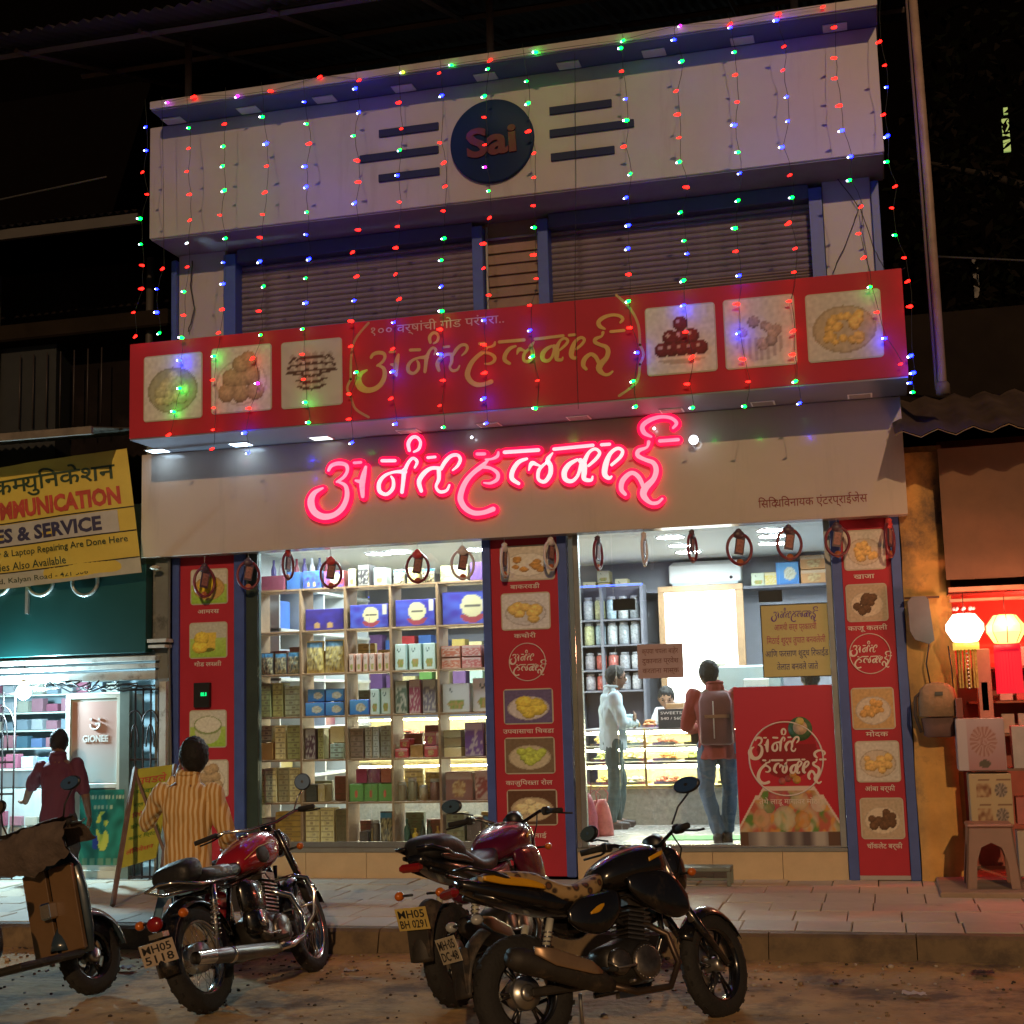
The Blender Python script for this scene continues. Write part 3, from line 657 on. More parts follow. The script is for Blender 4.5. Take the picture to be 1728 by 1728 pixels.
# row: list per bay of (kind, x fraction from, to, z fraction from, to, colour, what)
SH = {
 0: [[('box', .05, .62, 0, .42, MN, 'dark maroon flat box'), ('box', .66, .98, 0, .5, (.05, .12, .3), 'blue patterned box')], [('gift', 0, .44, 0, .5, BL, 'dark blue gift box'), ('medal', .5, 1, 0, .48, (.30, .05, .05), 'red box with an orange seal')],
     [('logo', .02, .2, 0, .5, CR_, 'small cream box with round logo'), ('stripe', .25, .55, 0, .6, DK, 'dark striped carton'), ('logo', .62, .9, 0, .5, GY, 'grey box with round logo')],
     [('pouch', 0, .28, 0, .42, GY, 'silver snack pouch'), ('stripe', .34, .62, 0, .45, YL, 'yellow patterned carton'), ('pouch', .66, .98, 0, .4, DK, 'dark glossy pouch')], [('stripe', .02, .5, 0, .45, OL, 'olive patterned carton'), ('box', .55, .96, 0, .5, VI, 'dark violet box')]],
 1: [[], [('gift', .04, .97, 0, .60, PU, 'wide purple gift box with small sweets printed')], [('medal', .06, .98, 0, .66, PU, 'purple gift box with a cream disc')], [('medal', .06, .98, 0, .74, PU, 'bright purple gift box with large cream medallion')], [('medal', .04, .98, 0, .9, PU, 'tall purple gift box with cream medallion')]],
 2: [[('pouch', .03, .34, 0, .62, DK, 'black plastic snack pouch'), ('pouch', .36, .66, 0, .6, (.10, .11, .10), 'charcoal snack pouch'), ('pouch', .68, .97, 0, .62, (.08, .12, .12), 'dark teal snack pouch')],
     [('pouch', .05, .48, 0, .9, YL, 'tan snack pouch with blue top'), ('pouch', .5, .97, 0, .92, YL, 'brown snack pouch with blue top')],
     [('logo', .02+i*.165, .155+i*.165, 0, .5, (.50, .24, .16), 'orange and green juice pack') for i in range(6)],
     [('logo', .04, .30, 0, .72, TE, 'pale mint packet with ring logo'), ('logo', .35, .63, 0, .72, TE, 'pale mint packet with ring logo'), ('logo', .68, .96, 0, .72, TE, 'pale mint packet with ring logo')],
     [('stripe', .0, .34, 0, .30, (.45, .14, .08), 'red and cream biscuit pack'), ('stripe', .36, .70, 0, .30, (.42, .12, .12), 'pinkish biscuit pack'), ('stripe', 0, .34, .31, .62, (.45, .14, .08), 'red and cream biscuit pack'), ('stripe', .36, .70, .31, .62, (.42, .14, .12), 'pinkish biscuit pack'), ('box', .74, .97, 0, .52, VI, 'violet carton')]],
 3: [[('stack', .0, .28, 0, .95, OL, 'olive carton stack'), ('stack', .3, .56, 0, .95, OL, 'dark olive carton stack'), ('stack', .6, .98, 0, .86, (.40, .44, .28), 'pale green carton stack with red dots')],
     [('bluebox', .03, .5, 0, .37, BL, 'blue sweet box'), ('bluebox', .52, .97, 0, .37, BL, 'blue sweet box'), ('bluebox', .08, .5, .39, .74, BL, 'blue sweet box'), ('bluebox', .52, .97, .39, .74, BL, 'blue sweet box')],
     [('bluebox', .02, .48, 0, .42, BL, 'lone blue sweet box'), ('logo', .52, .73, 0, .7, TE, 'pale packet with ring logo'), ('logo', .76, .98, 0, .72, TE, 'pale packet with ring logo')],
     [('stripe', .02, .3, 0, .9, (.10, .14, .10), 'dark green packet column'), ('stripe', .33, .6, 0, .92, (.28, .06, .10), 'crimson packet column'), ('stripe', .63, .95, 0, .92, (.16, .14, .18), 'grey violet packet column')],
     [('logo', .02, .49, 0, .78, (.46, .48, .46), 'large white packet with dark ring logo'), ('logo', .53, .99, 0, .9, (.50, .52, .50), 'tall white packet with dark ring logo')]],
 4: [[('stack', 0, .3, .5, .95, CR_, 'cream carton stack'), ('box', .04, .32, 0, .48, (.48, .22, .05), 'orange carton with violet mark'), ('stack', .36, .62, 0, .95, CR_, 'cream carton stack'), ('stack', .67, .98, 0, .95, OL, 'olive carton stack')],
     [('stripe', .02, .28, 0, .85, (.09, .04, .05), 'dark maroon carton stack'), ('stack', .32, .46, 0, .85, OL, 'narrow olive carton stack'), ('stack', .62, .95, 0, .42, TE, 'grey green tray stack'), ('box', .62, .95, .44, .9, CR_, 'pale cream box')],
     [('stack', .02, .33, 0, .82, (.26, .18, .14), 'brown carton stack'), ('stack', .36, .53, 0, .85, GY, 'grey carton stack'), ('stack', .56, .70, 0, .85, GY, 'narrow grey carton stack'), ('stack', .73, .97, 0, .88, (.34, .36, .33), 'light grey carton stack')],
     [('biscuit', .0, .3, 0, .24, RD, 'red biscuit box'), ('biscuit', .1, .32, .25, .5, RD, 'red biscuit box'), ('box', .33, .62, 0, .34, (.42, .24, .08), 'orange brown box'), ('biscuit', .66, .96, 0, .3, RD, 'red biscuit box'), ('biscuit', .66, .92, .31, .68, (.40, .06, .12), 'crimson biscuit box')],
     [('box', .02, .32, 0, .25, CR_, 'cream cube box'), ('box', .02, .32, .26, .5, (.42, .38, .22), 'cream cube box'), ('box', .02, .32, .51, .72, (.38, .36, .2), 'cream cube box'), ('stripe', .38, .7, 0, .9, VI, 'violet and cream jar pack'), ('box', .73, 1, 0, .3, (.40, .33, .18), 'tan cube box'), ('box', .73, 1, .31, .6, (.42, .34, .18), 'tan cube box'), ('box', .73, 1, .61, .9, (.44, .38, .2), 'tan cube box')]],
 5: [[('stack', 0, .12, 0, .92, CR_, 'narrow cream carton stack'), ('stack', .14, .42, 0, .94, CR_, 'cream carton stack'), ('stack', .44, .70, 0, .94, (.42, .40, .24), 'cream carton stack'), ('stack', .72, .98, 0, .94, CR_, 'cream carton stack')],
     [('box', .02, .28, 0, .48, (.05, .06, .05), 'dark green box'), ('stripe', .3, .48, 0, .48, (.5, .42, .18), 'yellow lit tray pack')],
     [('box', .16, .42, .50, .88, (.28, .03, .08), 'crimson box'), ('box', .44, .72, .50, .88, (.22, .05, .14), 'plum box'), ('box', .74, .98, .50, .88, (.34, .10, .06), 'brick red box'), ('jug', 0, .33, 0, .48, GN, 'green box with red fruit'), ('jug', .34, .66, 0, .48, GN, 'green box with red fruit'), ('jug', .67, .99, 0, .48, GN, 'green box with red fruit')],
     [('jar', .02, .22, 0, .5, (.20, .16, .1), 'brown filled jar'), ('jar', .25, .46, 0, .62, (.16, .15, .08), 'olive filled jar'), ('jar', .50, .70, 0, .42, (.24, .18, .1), 'tan filled jar'), ('jar', .73, .97, 0, .58, (.16, .08, .06), 'dark red filled jar')],
     [('biscuit', .04, .5, 0, .76, (.24, .10, .07), 'brown biscuit box with orange mark'), ('stripe', .53, .99, 0, .78, (.26, .08, .07), 'dark red biscuit box')]],
 6: [[('stack', .36, .98, 0, .86, (.44, .28, .06), 'amber carton stack'), ('stripe', .02, .3, 0, .7, MN, 'maroon pack')], [('stack', .02, .36, 0, .95, CR_, 'cream carton stack'), ('stack', .38, .70, 0, .95, CR_, 'cream carton stack'), ('stack', .73, .99, 0, .92, (.14, .12, .06), 'dark olive carton stack')],
     [('box', .2, .42, 0, .32, DK, 'small black box'), ('jar', .44, .66, 0, .62, (.10, .08, .06), 'dark jar'), ('pouch', .68, .98, 0, .85, (.06, .05, .04), 'black knobbly pouch')],
     [('bottle', .16, .30, 0, .66, (.03, .08, .04), 'dark green bottle'), ('bottle', .34, .48, 0, .4, (.50, .34, .03), 'yellow bottle'), ('bottle', .50, .64, 0, .62, (.03, .05, .03), 'black bottle with white label'), ('bottle', .66, .80, 0, .62, (.03, .05, .03), 'black bottle with pale label'), ('bottle', .84, .97, 0, .45, (.46, .28, .04), 'amber bottle')],
     [('stack', .03, .34, 0, .8, (.24, .24, .14), 'grey olive carton stack'), ('box', .38, .62, 0, .7, (.12, .09, .07), 'dark brown box'), ('pouch', .64, .96, 0, .72, (.05, .05, .05), 'black pouch')]]}
POSW = {1: [''], 2: ['left hand', 'right hand'], 3: ['left', 'middle', 'right'], 4: ['leftmost', 'second from left', 'third from left', 'rightmost'], 5: ['leftmost', 'second from left', 'middle', 'fourth from left', 'rightmost']}
BOT = [RZ[0]]+RZ[1:]
for r, bays in SH.items():
    for k, items in enumerate(bays):
        z0 = RZ[r]+.001; H = .36; x0 = CX[k]+.016; W = CX[k+1]-.016-x0
        seen = {}
        for (kd, a, b, c, d, col, what) in items: seen.setdefault(what, []).append(a*100+c)
        for i, (kd, a, b, c, d, col, what) in enumerate(items):
            lst = seen[what]; j = lst.index(a*100+c)
            if len(lst) == 1: pw = ''
            elif len(set(q % 100 >= 20 for q in lst)) and any(it[3] > 0 and it[6] == what for it in items):
                same = [it for it in items if it[6] == what and it[3] == c]; si = [it[1] for it in same].index(a)
                lv = sorted(set(it[3] for it in items if it[6] == what)); lw = {0: 'lower', len(lv)-1: 'upper'}.get(lv.index(c), 'middle') if len(lv) > 1 else ''
                pw = (lw+' '+(['left', 'right'][si] if len(same) > 1 else '')).strip()+' '
            else: pw = ['leftmost ', 'second ', 'third ', 'fourth ', 'fifth ', 'sixth '][j] if len(lst) > 2 else ['left ', 'right '][j]
            ww, hh = W*(b-a)-.004, H*(d-c)*.96-.002
            lab = '%s%s on the %s shelf, %s bay from left' % (pw, what, ROWN[r], COLN[k])
            dd = min(ww, .18) if kd in ('jar', 'bottle') else .05 if kd == 'pouch' else random.uniform(.14, .19)
            put(kd, x0+W*(a+b)/2, SY+.02+random.uniform(0, .03), z0+(H*c*.96 if c else 0), ww, hh, dd, col, r*31+k*7+i, lab, nm='carton' if kd != 'pouch' else 'packet', cat='box', rz=random.uniform(-.04, .04) if not c else 0)
# deeper rows filling the gaps of the bays
for r, bays in SH.items():
    for k, items in enumerate(bays):
        x0 = CX[k]+.016; W = CX[k+1]-.016-x0
        spans = sorted((it[1], it[2]) for it in items); edges = [0]+[q for s in spans for q in s]+[1]; gi = 0
        if r in (0, 1): continue
        for q in range(2):
            a, b = (.04, .48) if q == 0 else (.52, .96); hh = random.uniform(.5, .84); col = random.choice((OL, CR_, MN, (.30, .16, .07), (.36, .26, .10), (.18, .06, .05), (.14, .16, .10), (.40, .30, .12)))
            put('stack', x0+W*(a+b)/2, SY+.235, RZ[r]+.001, W*(b-a)-.01, .36*hh, .06, col, r*17+k*3+q, 'carton in the %s half of the back row, %s shelf, %s bay from left' % (['left', 'right'][q], ROWN[r], COLN[k]), nm='carton', cat='box')
# bottles hanging / standing above the first bay, white side cabinet behind
cab = thing('side_cabinet', 'white side cabinet of open shelves seen through the first shelf bay', 'cabinet')
WC = mat('white_cabinet', (.48, .50, .50), .4, var=.04)
for z in (1.0, 1.5, 2.0, 2.5, 2.95):
    m = MB(); m.box(XL+.17, XL+.62, 13.3, 15.9, z, z+.03, WC, bev=.003); m.build('board', cab)
for y in (13.3, 13.9, 14.5, 15.1, 15.87):
    m = MB(); m.box(XL+.17, XL+.60, y, y+.03, .43, 3.0, WC, bev=.003); m.build('upright', cab)
for i, (y, z, c) in enumerate(((13.35, 2.53, BL), (13.95, 2.53, (.06, .2, .5)), (13.35, 2.03, (.3, .34, .4)), (14.0, 1.53, BL), (14.6, 1.53, MN), (13.4, 1.03, (.4, .3, .1)))):
    o = MB().box(XL+.2, XL+.5, y+.05, y+.45, z, z+.3, bmat(c), bev=.004).build('carton'); tag(o, '%s carton %s in the white side cabinet' % (['blue', 'sky blue', 'pale grey', 'deep blue', 'maroon', 'amber'][i], ['upper near end', 'upper second bay', 'under the upper blue one', 'on the third board', 'far end of third board', 'on the lowest board'][i]), 'box')
for i in range(8):
    x = at(455+i*13, 940, 13.1).x
    m = MB(); c = [(.10, .08, .25), (.6, .6, .65), (.08, .10, .2), (.25, .04, .06)][i % 4]
    m.lathe([(.026, 0), (.028, .16), (.012, .21), (.012, .26), (0, .26)], (0, 0, 0), bmat(c), seg=10); o = m.build('squash_bottle', None, (x, 13.2, 2.95)); tag(o, '%s squash bottle in the row standing above the first shelf bays' % ['leftmost', 'second', 'third', 'fourth', 'fifth', 'sixth', 'seventh', 'rightmost'][i], 'bottle', 'bottles in a row above the shelf')
rk = MB(); rk.box(at(450, 940, 13.1).x, at(560, 940, 13.1).x, 13.12, 13.3, 2.92, 2.945, WC); rk.box(at(450, 940, 13.1).x, at(450, 940, 13.1).x+.02, 13.12, 13.3, RZ[0], 2.92, WC); tag(rk.build('bottle_rack'), 'white bottle rack above the first shelf bays', 'rack')

# ---- display counter
CY = 14.75
YLW = mat('warm_tray', (.70, .58, .28), .4, var=.15, scale=14)
ct = thing('display_counter', 'lit glass sweet counter on a grey stone base', 'counter')
cx0, cx1 = at(985, 1300, CY).x, at(1420, 1300, CY).x
z = lambda y: at(1120, y, CY).z
m = MB(); m.box(cx0, cx1, CY, CY+.8, .43, z(1331), mat('grey_granite', (.30, .29, .25), .3, var=.3, scale=30)); m.build('base', ct)
for i, (ya, yb) in enumerate(((1331, 1325), (1290, 1285), (1262, 1258), (1232, 1228))):
    m = MB(); m.box(cx0, cx1, CY, CY+.75, z(ya), z(yb), CREAM if i else YLW, bev=.003); m.build('shelf_board', ct)
x = cx0
while x < cx1+.01:
    m = MB(); m.box(x-.012, x+.012, CY-.01, CY+.02, z(1331), z(1228), YLW); m.build('mullion', ct); x += (cx1-cx0)/4
m = MB(); m.box(cx0, cx1, CY-.012, CY-.004, z(1329), z(1234), GLASS); m.build('front_glass', ct)
TUBE = mat('tube_light', (1, 1, 1), .5, emit=(1, .86, .55), es=85, var=0)
m = MB(); m.box(cx0, cx1, CY+.76, CY+.79, z(1331), z(1228), YLW); m.build('back_panel', ct)  # panel added to bounce the tube light forward
for yy in (1290, 1262, 1232): m = MB(); m.box(cx0+.03, cx1-.03, CY+.45, CY+.47, z(yy)-.03, z(yy)-.012, TUBE); m.build('tube_light', ct)  # extra tubes added inside to light the back panel
m = MB(); m.box(cx0+.03, cx1-.03, CY+.03, CY+.06, z(1296), z(1300)+.05, TUBE); m.build('tube_light', ct)
m = MB(); m.box(cx0+.03, cx1-.03, CY+.03, CY+.05, z(1267), z(1265)+.010, TUBE); m.build('tube_light', ct)
m = MB(); m.box(cx0+.03, cx1-.03, CY+.03, CY+.05, z(1238), z(1236)+.015, TUBE); m.build('tube_light', ct)
SWC = [(.55, .38, .12), (.50, .22, .08), (.58, .55, .45), (.30, .36, .12), (.42, .14, .10), (.52, .44, .22), (.20, .10, .06)]
swn = 0
def tray(x, y, zz, w_, col, lab, d_=.3):
    global swn; swn += 1; r = random.Random(swn)
    t = thing('sweet_tray', lab, 'sweet tray', (x, y, zz))
    m = MB(); m.box(-w_/2, w_/2, 0, d_, 0, .012, CHROME); m.box(-w_/2, w_/2, -.004, .004, .012, .03, CHROME); m.build('tray', t)
    m = MB(); cm = mat('sweet_%d' % (SWC.index(col)), col, .5, var=.25, scale=30)
    for i in range(22):
        q = r.uniform(.018, .03); m.ball((r.uniform(-w_/2+.03, w_/2-.03), r.uniform(.03, d_-.04), .02+r.uniform(0, .045)), q, cm, 7, 5, (1.2, 1, .8), None)
    tag(m.build('sweets', t), kind='stuff')
tops = [('yellow', 0), ('orange', 1), ('white', 2), ('green', 3), ('pink brown', 4), ('cream', 5)]
for i in range(7):
    x = at(1060+i*27, 1200, CY).x; n, c = tops[i % 6]; tray(x, CY+.15, z(1228)+.001, .15, SWC[c], 'tray of %s sweets on the counter top, %s from the left' % (n, ['first', 'second', 'third', 'fourth', 'fifth', 'sixth', 'seventh'][i]))
for L, (yy, lw) in enumerate(((1258, 'upper'), (1285, 'middle'), (1325, 'lowest'))):
    for i in range(8):
        x = cx0+.17+i*(cx1-cx0-.3)/7; n, c = tops[(i*2+L*3) % 6]; tray(x, CY+.12, z(yy)+.001, .24, SWC[c], 'tray of %s sweets on the %s counter shelf, place %s' % (n, lw, ['one', 'two', 'three', 'four', 'five', 'six', 'seven', 'eight'][i]), .4)
# second lit counter behind the wooden shelf
c2 = thing('display_counter', 'second lit sweet counter glimpsed through the gaps of the wooden shelf', 'counter'); z2 = lambda v: .43+v
m = MB(); m.box(-6.0, -3.3, 15.3, 16.0, .43, .80, mat('grey_granite', (.16, .155, .15), .3)); m.build('base', c2)
for v in (.40, .66, .92): MB().box(-6.0, -3.3, 15.3, 16.0, z2(v), z2(v)+.02, YLW).build('shelf_board', c2); MB().box(-5.97, -3.33, 15.34, 15.36, z2(v)+.205, z2(v)+.22, TUBE).build('tube_light', c2)
MB().box(-6.0, -3.3, 15.95, 15.97, z2(.4), z2(1.15), YLW).build('back_panel', c2)
for i in range(9):
    for v in (.425, .685, .945): n, c = tops[(i+int(v*9)) % 6]; tray(-5.8+i*.29, 15.4, z2(v), .24, SWC[c], 'tray of %s sweets in the second counter, %s shelf, place %s' % (n, {.425: 'low', .685: 'middle', .945: 'top'}[v], ['one', 'two', 'three', 'four', 'five', 'six', 'seven', 'eight', 'nine'][i]), .35)
wcab = thing('wall_cabinet', 'white wall shelves of packets at the back behind the wooden display shelf', 'cabinet')
for v in (1.9, 2.3, 2.7):
    MB().box(-6.2, -3.6, 16.6, 16.98, v, v+.03, WC).build('board', wcab)
    for i in range(12):
        cc_ = random.choice((CR_, RD, GN, BL, YL, TE, OL, VI)); o = MB().box(-.08, .08, 0, .2, 0, random.uniform(.14, .28), bmat(cc_), bev=.004).build('carton', None, (-6.05+i*.215, 16.65, v+.031)); tag(o, 'packet %s on the %s white shelf at the back wall' % (['one', 'two', 'three', 'four', 'five', 'six', 'seven', 'eight', 'nine', 'ten', 'eleven', 'twelve'][i], {1.9: 'lower', 2.3: 'middle', 2.7: 'upper'}[v]), 'packet', 'packets on the white back wall shelves')
# clear boxes stacked on the counter, notice plates, till
def sign_plate(px0, px1, py0, py1, Y, c, lab, lines=3, tcol=None, nm='notice', words=None, tw=.8):
    a = at(px0, py0, Y); b = at(px1, py1, Y); cx, cz, w_, h_ = (a.x+b.x)/2, (a.z+b.z)/2, b.x-a.x, a.z-b.z
    t = thing(nm, lab, 'notice', (cx, Y, cz)); m = MB(); m.box(-w_/2, w_/2, 0, .006, -h_/2, h_/2, mat('plate_%d_%d' % (int(c[0]*100), int(c[2]*100)), c, .5, var=.06)); m.build('sheet', t)
    if words:
        for i, s in enumerate(words):
            if s: text(s, (0, -.002, h_/2-h_*(i+.75)/(len(words)+.5)), h_*.62/len(words), tcol if not isinstance(tcol, list) else tcol[i], t, 'caption', width=w_*(tw if isinstance(tw, float) else tw[i]), ext=.001)
    return t, w_, h_
BKT = mat('black_print', (.02, .02, .02), .5, var=0); VIO = mat('violet_print', (.12, .05, .30), .5, var=0); PNK = mat('pink_print', (.38, .06, .16), .5, var=0); NAVY = mat('navy_print', (.05, .05, .20), .5, var=0); BRN = mat('brown_print', (.16, .05, .05), .5, var=0)
sign_plate(1110, 1156, 1197, 1228, CY-.03, (.03, .03, .035), 'black price board standing on the counter beside the shirted customer', words=['SWEETS', '540 / 560', ''], tcol=WHITE)
sign_plate(1188, 1226, 1120, 1148, 15.3, (.42, .40, .30), 'pale paper notice taped behind the counter near the backpacked man', words=['सूचना', '', ''], tcol=BRN)
sign_plate(1075, 1154, 1088, 1143, 12.236, (.40, .30, .33), 'pinkish notice stuck on the glass door with three lines of writing', words=['कृपया चपला बाहेर', 'दुकानात प्रवेश', 'करताना मास्क'], tcol=BRN)
yn, w_, h_ = sign_plate(1283, 1405, 1022, 1140, 12.232, (.52, .49, .22), 'yellow notice on the glass with violet logo and four lines of writing', words=['', 'आमची सर्व प्रकारची', 'िमठाई शुद्ध तुपात बनवलेली', 'आिण फरसाण शुद्ध िरफाईंड', 'तेलात बनवले जाते'], tcol=[PNK, PNK, PNK, NAVY, NAVY], tw=[.1, .62, .86, .92, .6])
for e in ((-w_/2-.004, -w_/2+.004, -h_/2, h_/2), (w_/2-.004, w_/2+.004, -h_/2, h_/2), (-w_/2-.003, w_/2+.003, h_/2-.004, h_/2+.004), (-w_/2-.003, w_/2+.003, -h_/2-.004, -h_/2+.004)):
    m = MB(); m.box(e[0], e[1], -.004, -.0005, e[2], e[3], BLACKP); m.build('border', yn)
m = MB()
t = thing('clear_boxes', 'stack of brown sweet boxes on the counter beside the shopkeeper', 'boxes', (at(1136, 1190, CY).x, CY+.2, z(1228)+.05)); t.location.z = z(1228)
for i in range(5): MB().box(-.09, .09, -.1, .1, i*.05, i*.05+.045, bmat((.40, .24, .12)), bev=.004).build('box', t)
# till and card machine beside the man in red
t = thing('cash_till', 'grey till with dark printer and pale bottles on the counter', 'till', (at(1258, 1140, 14.95).x, 14.95, z(1228)))
m = MB(); m.box(-.28, .36, 0, .4, 0, .62, mat('till_grey', (.26, .32, .32), .5, var=.1), bev=.02); m.build('cabinet', t)
m = MB(); m.box(-.02, .24, -.05, -.001, .14, .48, mat('till_pale', (.40, .42, .38), .5), bev=.01); m.build('panel', t)
m = MB(); m.box(.0, .22, -.08, -.051, .16, .40, BLACKP, bev=.01); m.build('printer', t)
for i in range(3): MB().lathe([(.018, 0), (.02, .09), (.008, .12), (0, .12)], (.04+i*.055, -.10, .26), mat('pale_bottle', (.6, .6, .35), .3), seg=8).build('bottle', t)
# AC, lit white screen with wooden frame, wall shelf with jars
a = at(1128, 945, 16.75); b = at(1252, 985, 16.75)
ac = thing('air_conditioner', 'long white wall air conditioner high on the grey back wall', 'air conditioner', ((a.x+b.x)/2, 16.72, (a.z+b.z)/2-.02)); w_ = (b.x-a.x)/2
m = MB(); m.box(-w_, w_, 0, .25, -.15, .15, WHITEP, bev=.05); m.build('body', ac)
m = MB(); m.box(-w_+.04, w_-.04, -.006, .02, -.135, -.10, mat('vent_grey', (.4, .45, .5), .5)); m.build('vent', ac)
m = MB(); m.lathe([(.02, 0), (.02, -.006), (0, -.006)], (w_-.12, -.001, -.06), BLACKP, 'Y', 10); m.build('sensor', ac)
a = at(1121, 1022, 16.4); b = at(1248, 1160, 16.4)
sc_ = thing('light_box', 'bright white backlit panel in a wooden frame on the back wall', 'light box', ((a.x+b.x)/2, 16.4, (a.z+b.z)/2)); w_, h_ = (b.x-a.x)/2, (a.z-b.z)/2+.15
m = MB(); m.box(-w_, w_, .02, .05, -h_, h_, mat('lit_panel', (1, 1, 1), .5, emit=(1, .97, .84), es=2.6, var=0)); m.build('panel', sc_)
for e in ((-w_-.07, -w_, -h_, h_), (w_, w_+.09, -h_, h_), (-w_-.07, w_+.09, h_, h_+.07)):
    m = MB(); m.box(e[0], e[1], 0, .07, e[2], e[3], WOOD, bev=.004); m.build('frame', sc_)
m = MB(); m.box(-w_, w_, .08, .5, -h_-.3, h_+.07, mat('brown_partition', (.14, .10, .09), .6)); m.build('backing', sc_)
FNT = mat('faint_print', (.72, .6, .4), .6, emit=(.8, .65, .42), es=1.1, var=0)
text('अनंत', (.1, .017, .0), .14, FNT, sc_, 'caption', ext=.001); text('िमठाई', (.05, .017, -.2), .12, FNT, sc_, 'caption', ext=.001)
ws = thing('jar_rack', 'dark wall rack of glass jars behind the customer in the pale shirt', 'rack')
a = at(975, 1010, 16.3).x; b = at(1082, 1010, 16.3).x
rz3 = [at(1030, y, 16.3).z for y in (1045, 1088, 1130, 1165)]
m = MB(); m.box(a, b, 16.58, 16.62, .43, rz3[0]+.4, mat('rack_back', (.10, .09, .12), .6)); m.build('back', ws)
for zz in rz3:
    m = MB(); m.box(a, b, 16.3, 16.58, zz-.02, zz, mat('rack_board', (.16, .16, .19), .5)); m.build('board', ws)
for x in (a, (a+b)/2-.1, b):
    m = MB(); m.box(x-.015, x+.015, 16.29, 16.585, .43, rz3[0]+.4, mat('rack_board', (.16, .16, .19), .5)); m.build('upright', ws)
JC = [(.40, .42, .45), (.48, .48, .26), (.34, .44, .50), (.44, .46, .46), (.30, .32, .34)]
for L, zz in enumerate(rz3):
    for i in range(5):
        x = a+.10+i*(b-a-.2)/4; hh = .27 if L < 2 else .2
        c = JC[(i+L) % 5] if L < 2 else [(.3, .28, .3), (.42, .10, .08), (.4, .12, .1), (.3, .3, .32), (.44, .44, .46)][i]
        t = thing('glass_jar', '%s jar on the %s board of the dark wall rack' % (['leftmost', 'second', 'middle', 'fourth', 'rightmost'][i], ['top', 'second', 'third', 'lowest'][L]), 'jar', (x, 16.42, zz+.001))
        m = MB(); m.lathe([(.055, 0), (.062, .02), (.062, hh*.8), (.045, hh*.86)], (0, 0, 0), mat('jar_fill_%d_%d' % (L > 1, i+L if L < 2 else i), c, .08, var=.45, scale=45), seg=12); m.build('body', t)
        m = MB(); m.lathe([(.048, hh*.86), (.048, hh), (0, hh)], (0, 0, 0), mat('jar_lid', (.3, .3, .32), .4), seg=12); m.build('lid', t)
MB().box(a-.02, b+.02, 16.27, 16.29, rz3[0]+.385, rz3[0]+.40, mat('blue_led', (.05, .08, .9), .5, emit=(.05, .1, 1), es=4, var=0)).build('led_strip', ws)
# boxes on the ledge at the top of the back wall
lg = thing('wall_ledge', 'dark ledge high on the back wall carrying logo boxes', 'ledge'); m = MB(); m.box(at(975, 1000, 16.6).x, at(1410, 1000, 16.6).x, 16.6, 17, at(1050, 999, 16.6).z-.03, at(1050, 999, 16.6).z, mat('ledge_dark', (.12, .12, .15), .6)); m.build('board', lg)
lz = at(1050, 999, 16.6).z+.001
for i, (px, w_, h_, kd, c, wt, up) in enumerate(((994, .15, .14, 'logo', CR_, 'cream logo box', 0), (1018, .14, .12, 'logo', YL, 'yellow sweets box', 0), (1048, .15, .16, 'logo', CR_, 'second cream logo box', 0), (1070, .16, .11, 'stripe', OL, 'olive printed box', 0), (1018, .15, .14, 'logo', (.5, .42, .2), 'cream logo box stacked up', .125),
                                               (1280, .16, .15, 'logo', (.40, .44, .28), 'green cream logo box', 0), (1300, .15, .15, 'stripe', YL, 'yellow printed box', 0), (1330, .26, .26, 'bluebox', BL, 'large blue sweet box', 0), (1375, .30, .16, 'biscuit', OR, 'lower orange biscuit box', 0), (1375, .30, .16, 'biscuit', OR, 'upper orange biscuit box', .165))):
    put(kd, at(px, 990, 16.62).x, 16.64, lz+up, w_, h_, .2, c, 900+i, wt+' on the high back wall ledge, ' + ('right' if px > 1200 else 'left')+' of the air conditioner', nm='carton', cat='box')
# white counter scene things near right: green mat, steps, pink bags
m = MB(); a = atz(1130, 1412, .435); m.box(a.x, a.x+.75, a.y-.3, a.y+.12, .431, .437, mat('green_mat', (.14, .36, .12), .9, var=.2, scale=40, bump=.5)); tag(m.build('door_mat'), 'bright green mat inside the glass door', 'mat')
def bag(px, py, s, c, lab):
    p = atz(px, py, .432); m = MB(); mt = mat('bag_%d' % int(c[0]*1000), c, .45, var=.35, scale=14)
    rs = []
    for k in range(8):
        v = k/7; ring = []
        for j in range(14):
            q = 2*pi*j/14; rr = s*(.52-.32*v**2.2)*(1+.12*nz(cos(q)*2, sin(q)*2+v*3, px)); ring.append((rr*cos(q), rr*.7*sin(q), v*s*1.7))
        rs.append(ring)
    m.rings(rs, mt)
    b = tag(m.build('carry_bag', None, (p.x, p.y, .432)), lab, 'bag')
    h = MB(); h.tube([(-.05, 0, s*1.6), (-.06, 0, s*2.0), (0, 0, s*2.3), (.06, 0, s*2.0), (.05, 0, s*1.6)], .006, mt, 6); h.build('handle', b)
bag(990, 1412, .24, (.30, .07, .09), 'dark pink carry bag on the floor beside the glass front frame')
bag(1018, 1410, .20, (.42, .13, .12), 'lighter salmon carry bag behind the dark pink one')
bag(1005, 1400, .17, (.24, .05, .07), 'small maroon bag squeezed between the two pink bags')
# low steel table and boxes behind the red poster
m = MB(); a = at(1255, 1405, 12.6)
st = thing('low_table', 'low white table behind the red glass poster', 'table', (a.x, 12.6, .43))
MB().box(0, .9, 0, .4, .20, .225, WHITEP, bev=.004).build('top', st)
for x, y in ((.03, .03), (.87, .03), (.03, .37), (.87, .37)): MB().box(x-.02, x+.02, y-.02, y+.02, 0, .199, GREYM).build('leg', st)
bag(1402, 1424, .24, (.22, .12, .07), 'brown bag slumped behind the right end of the glass')
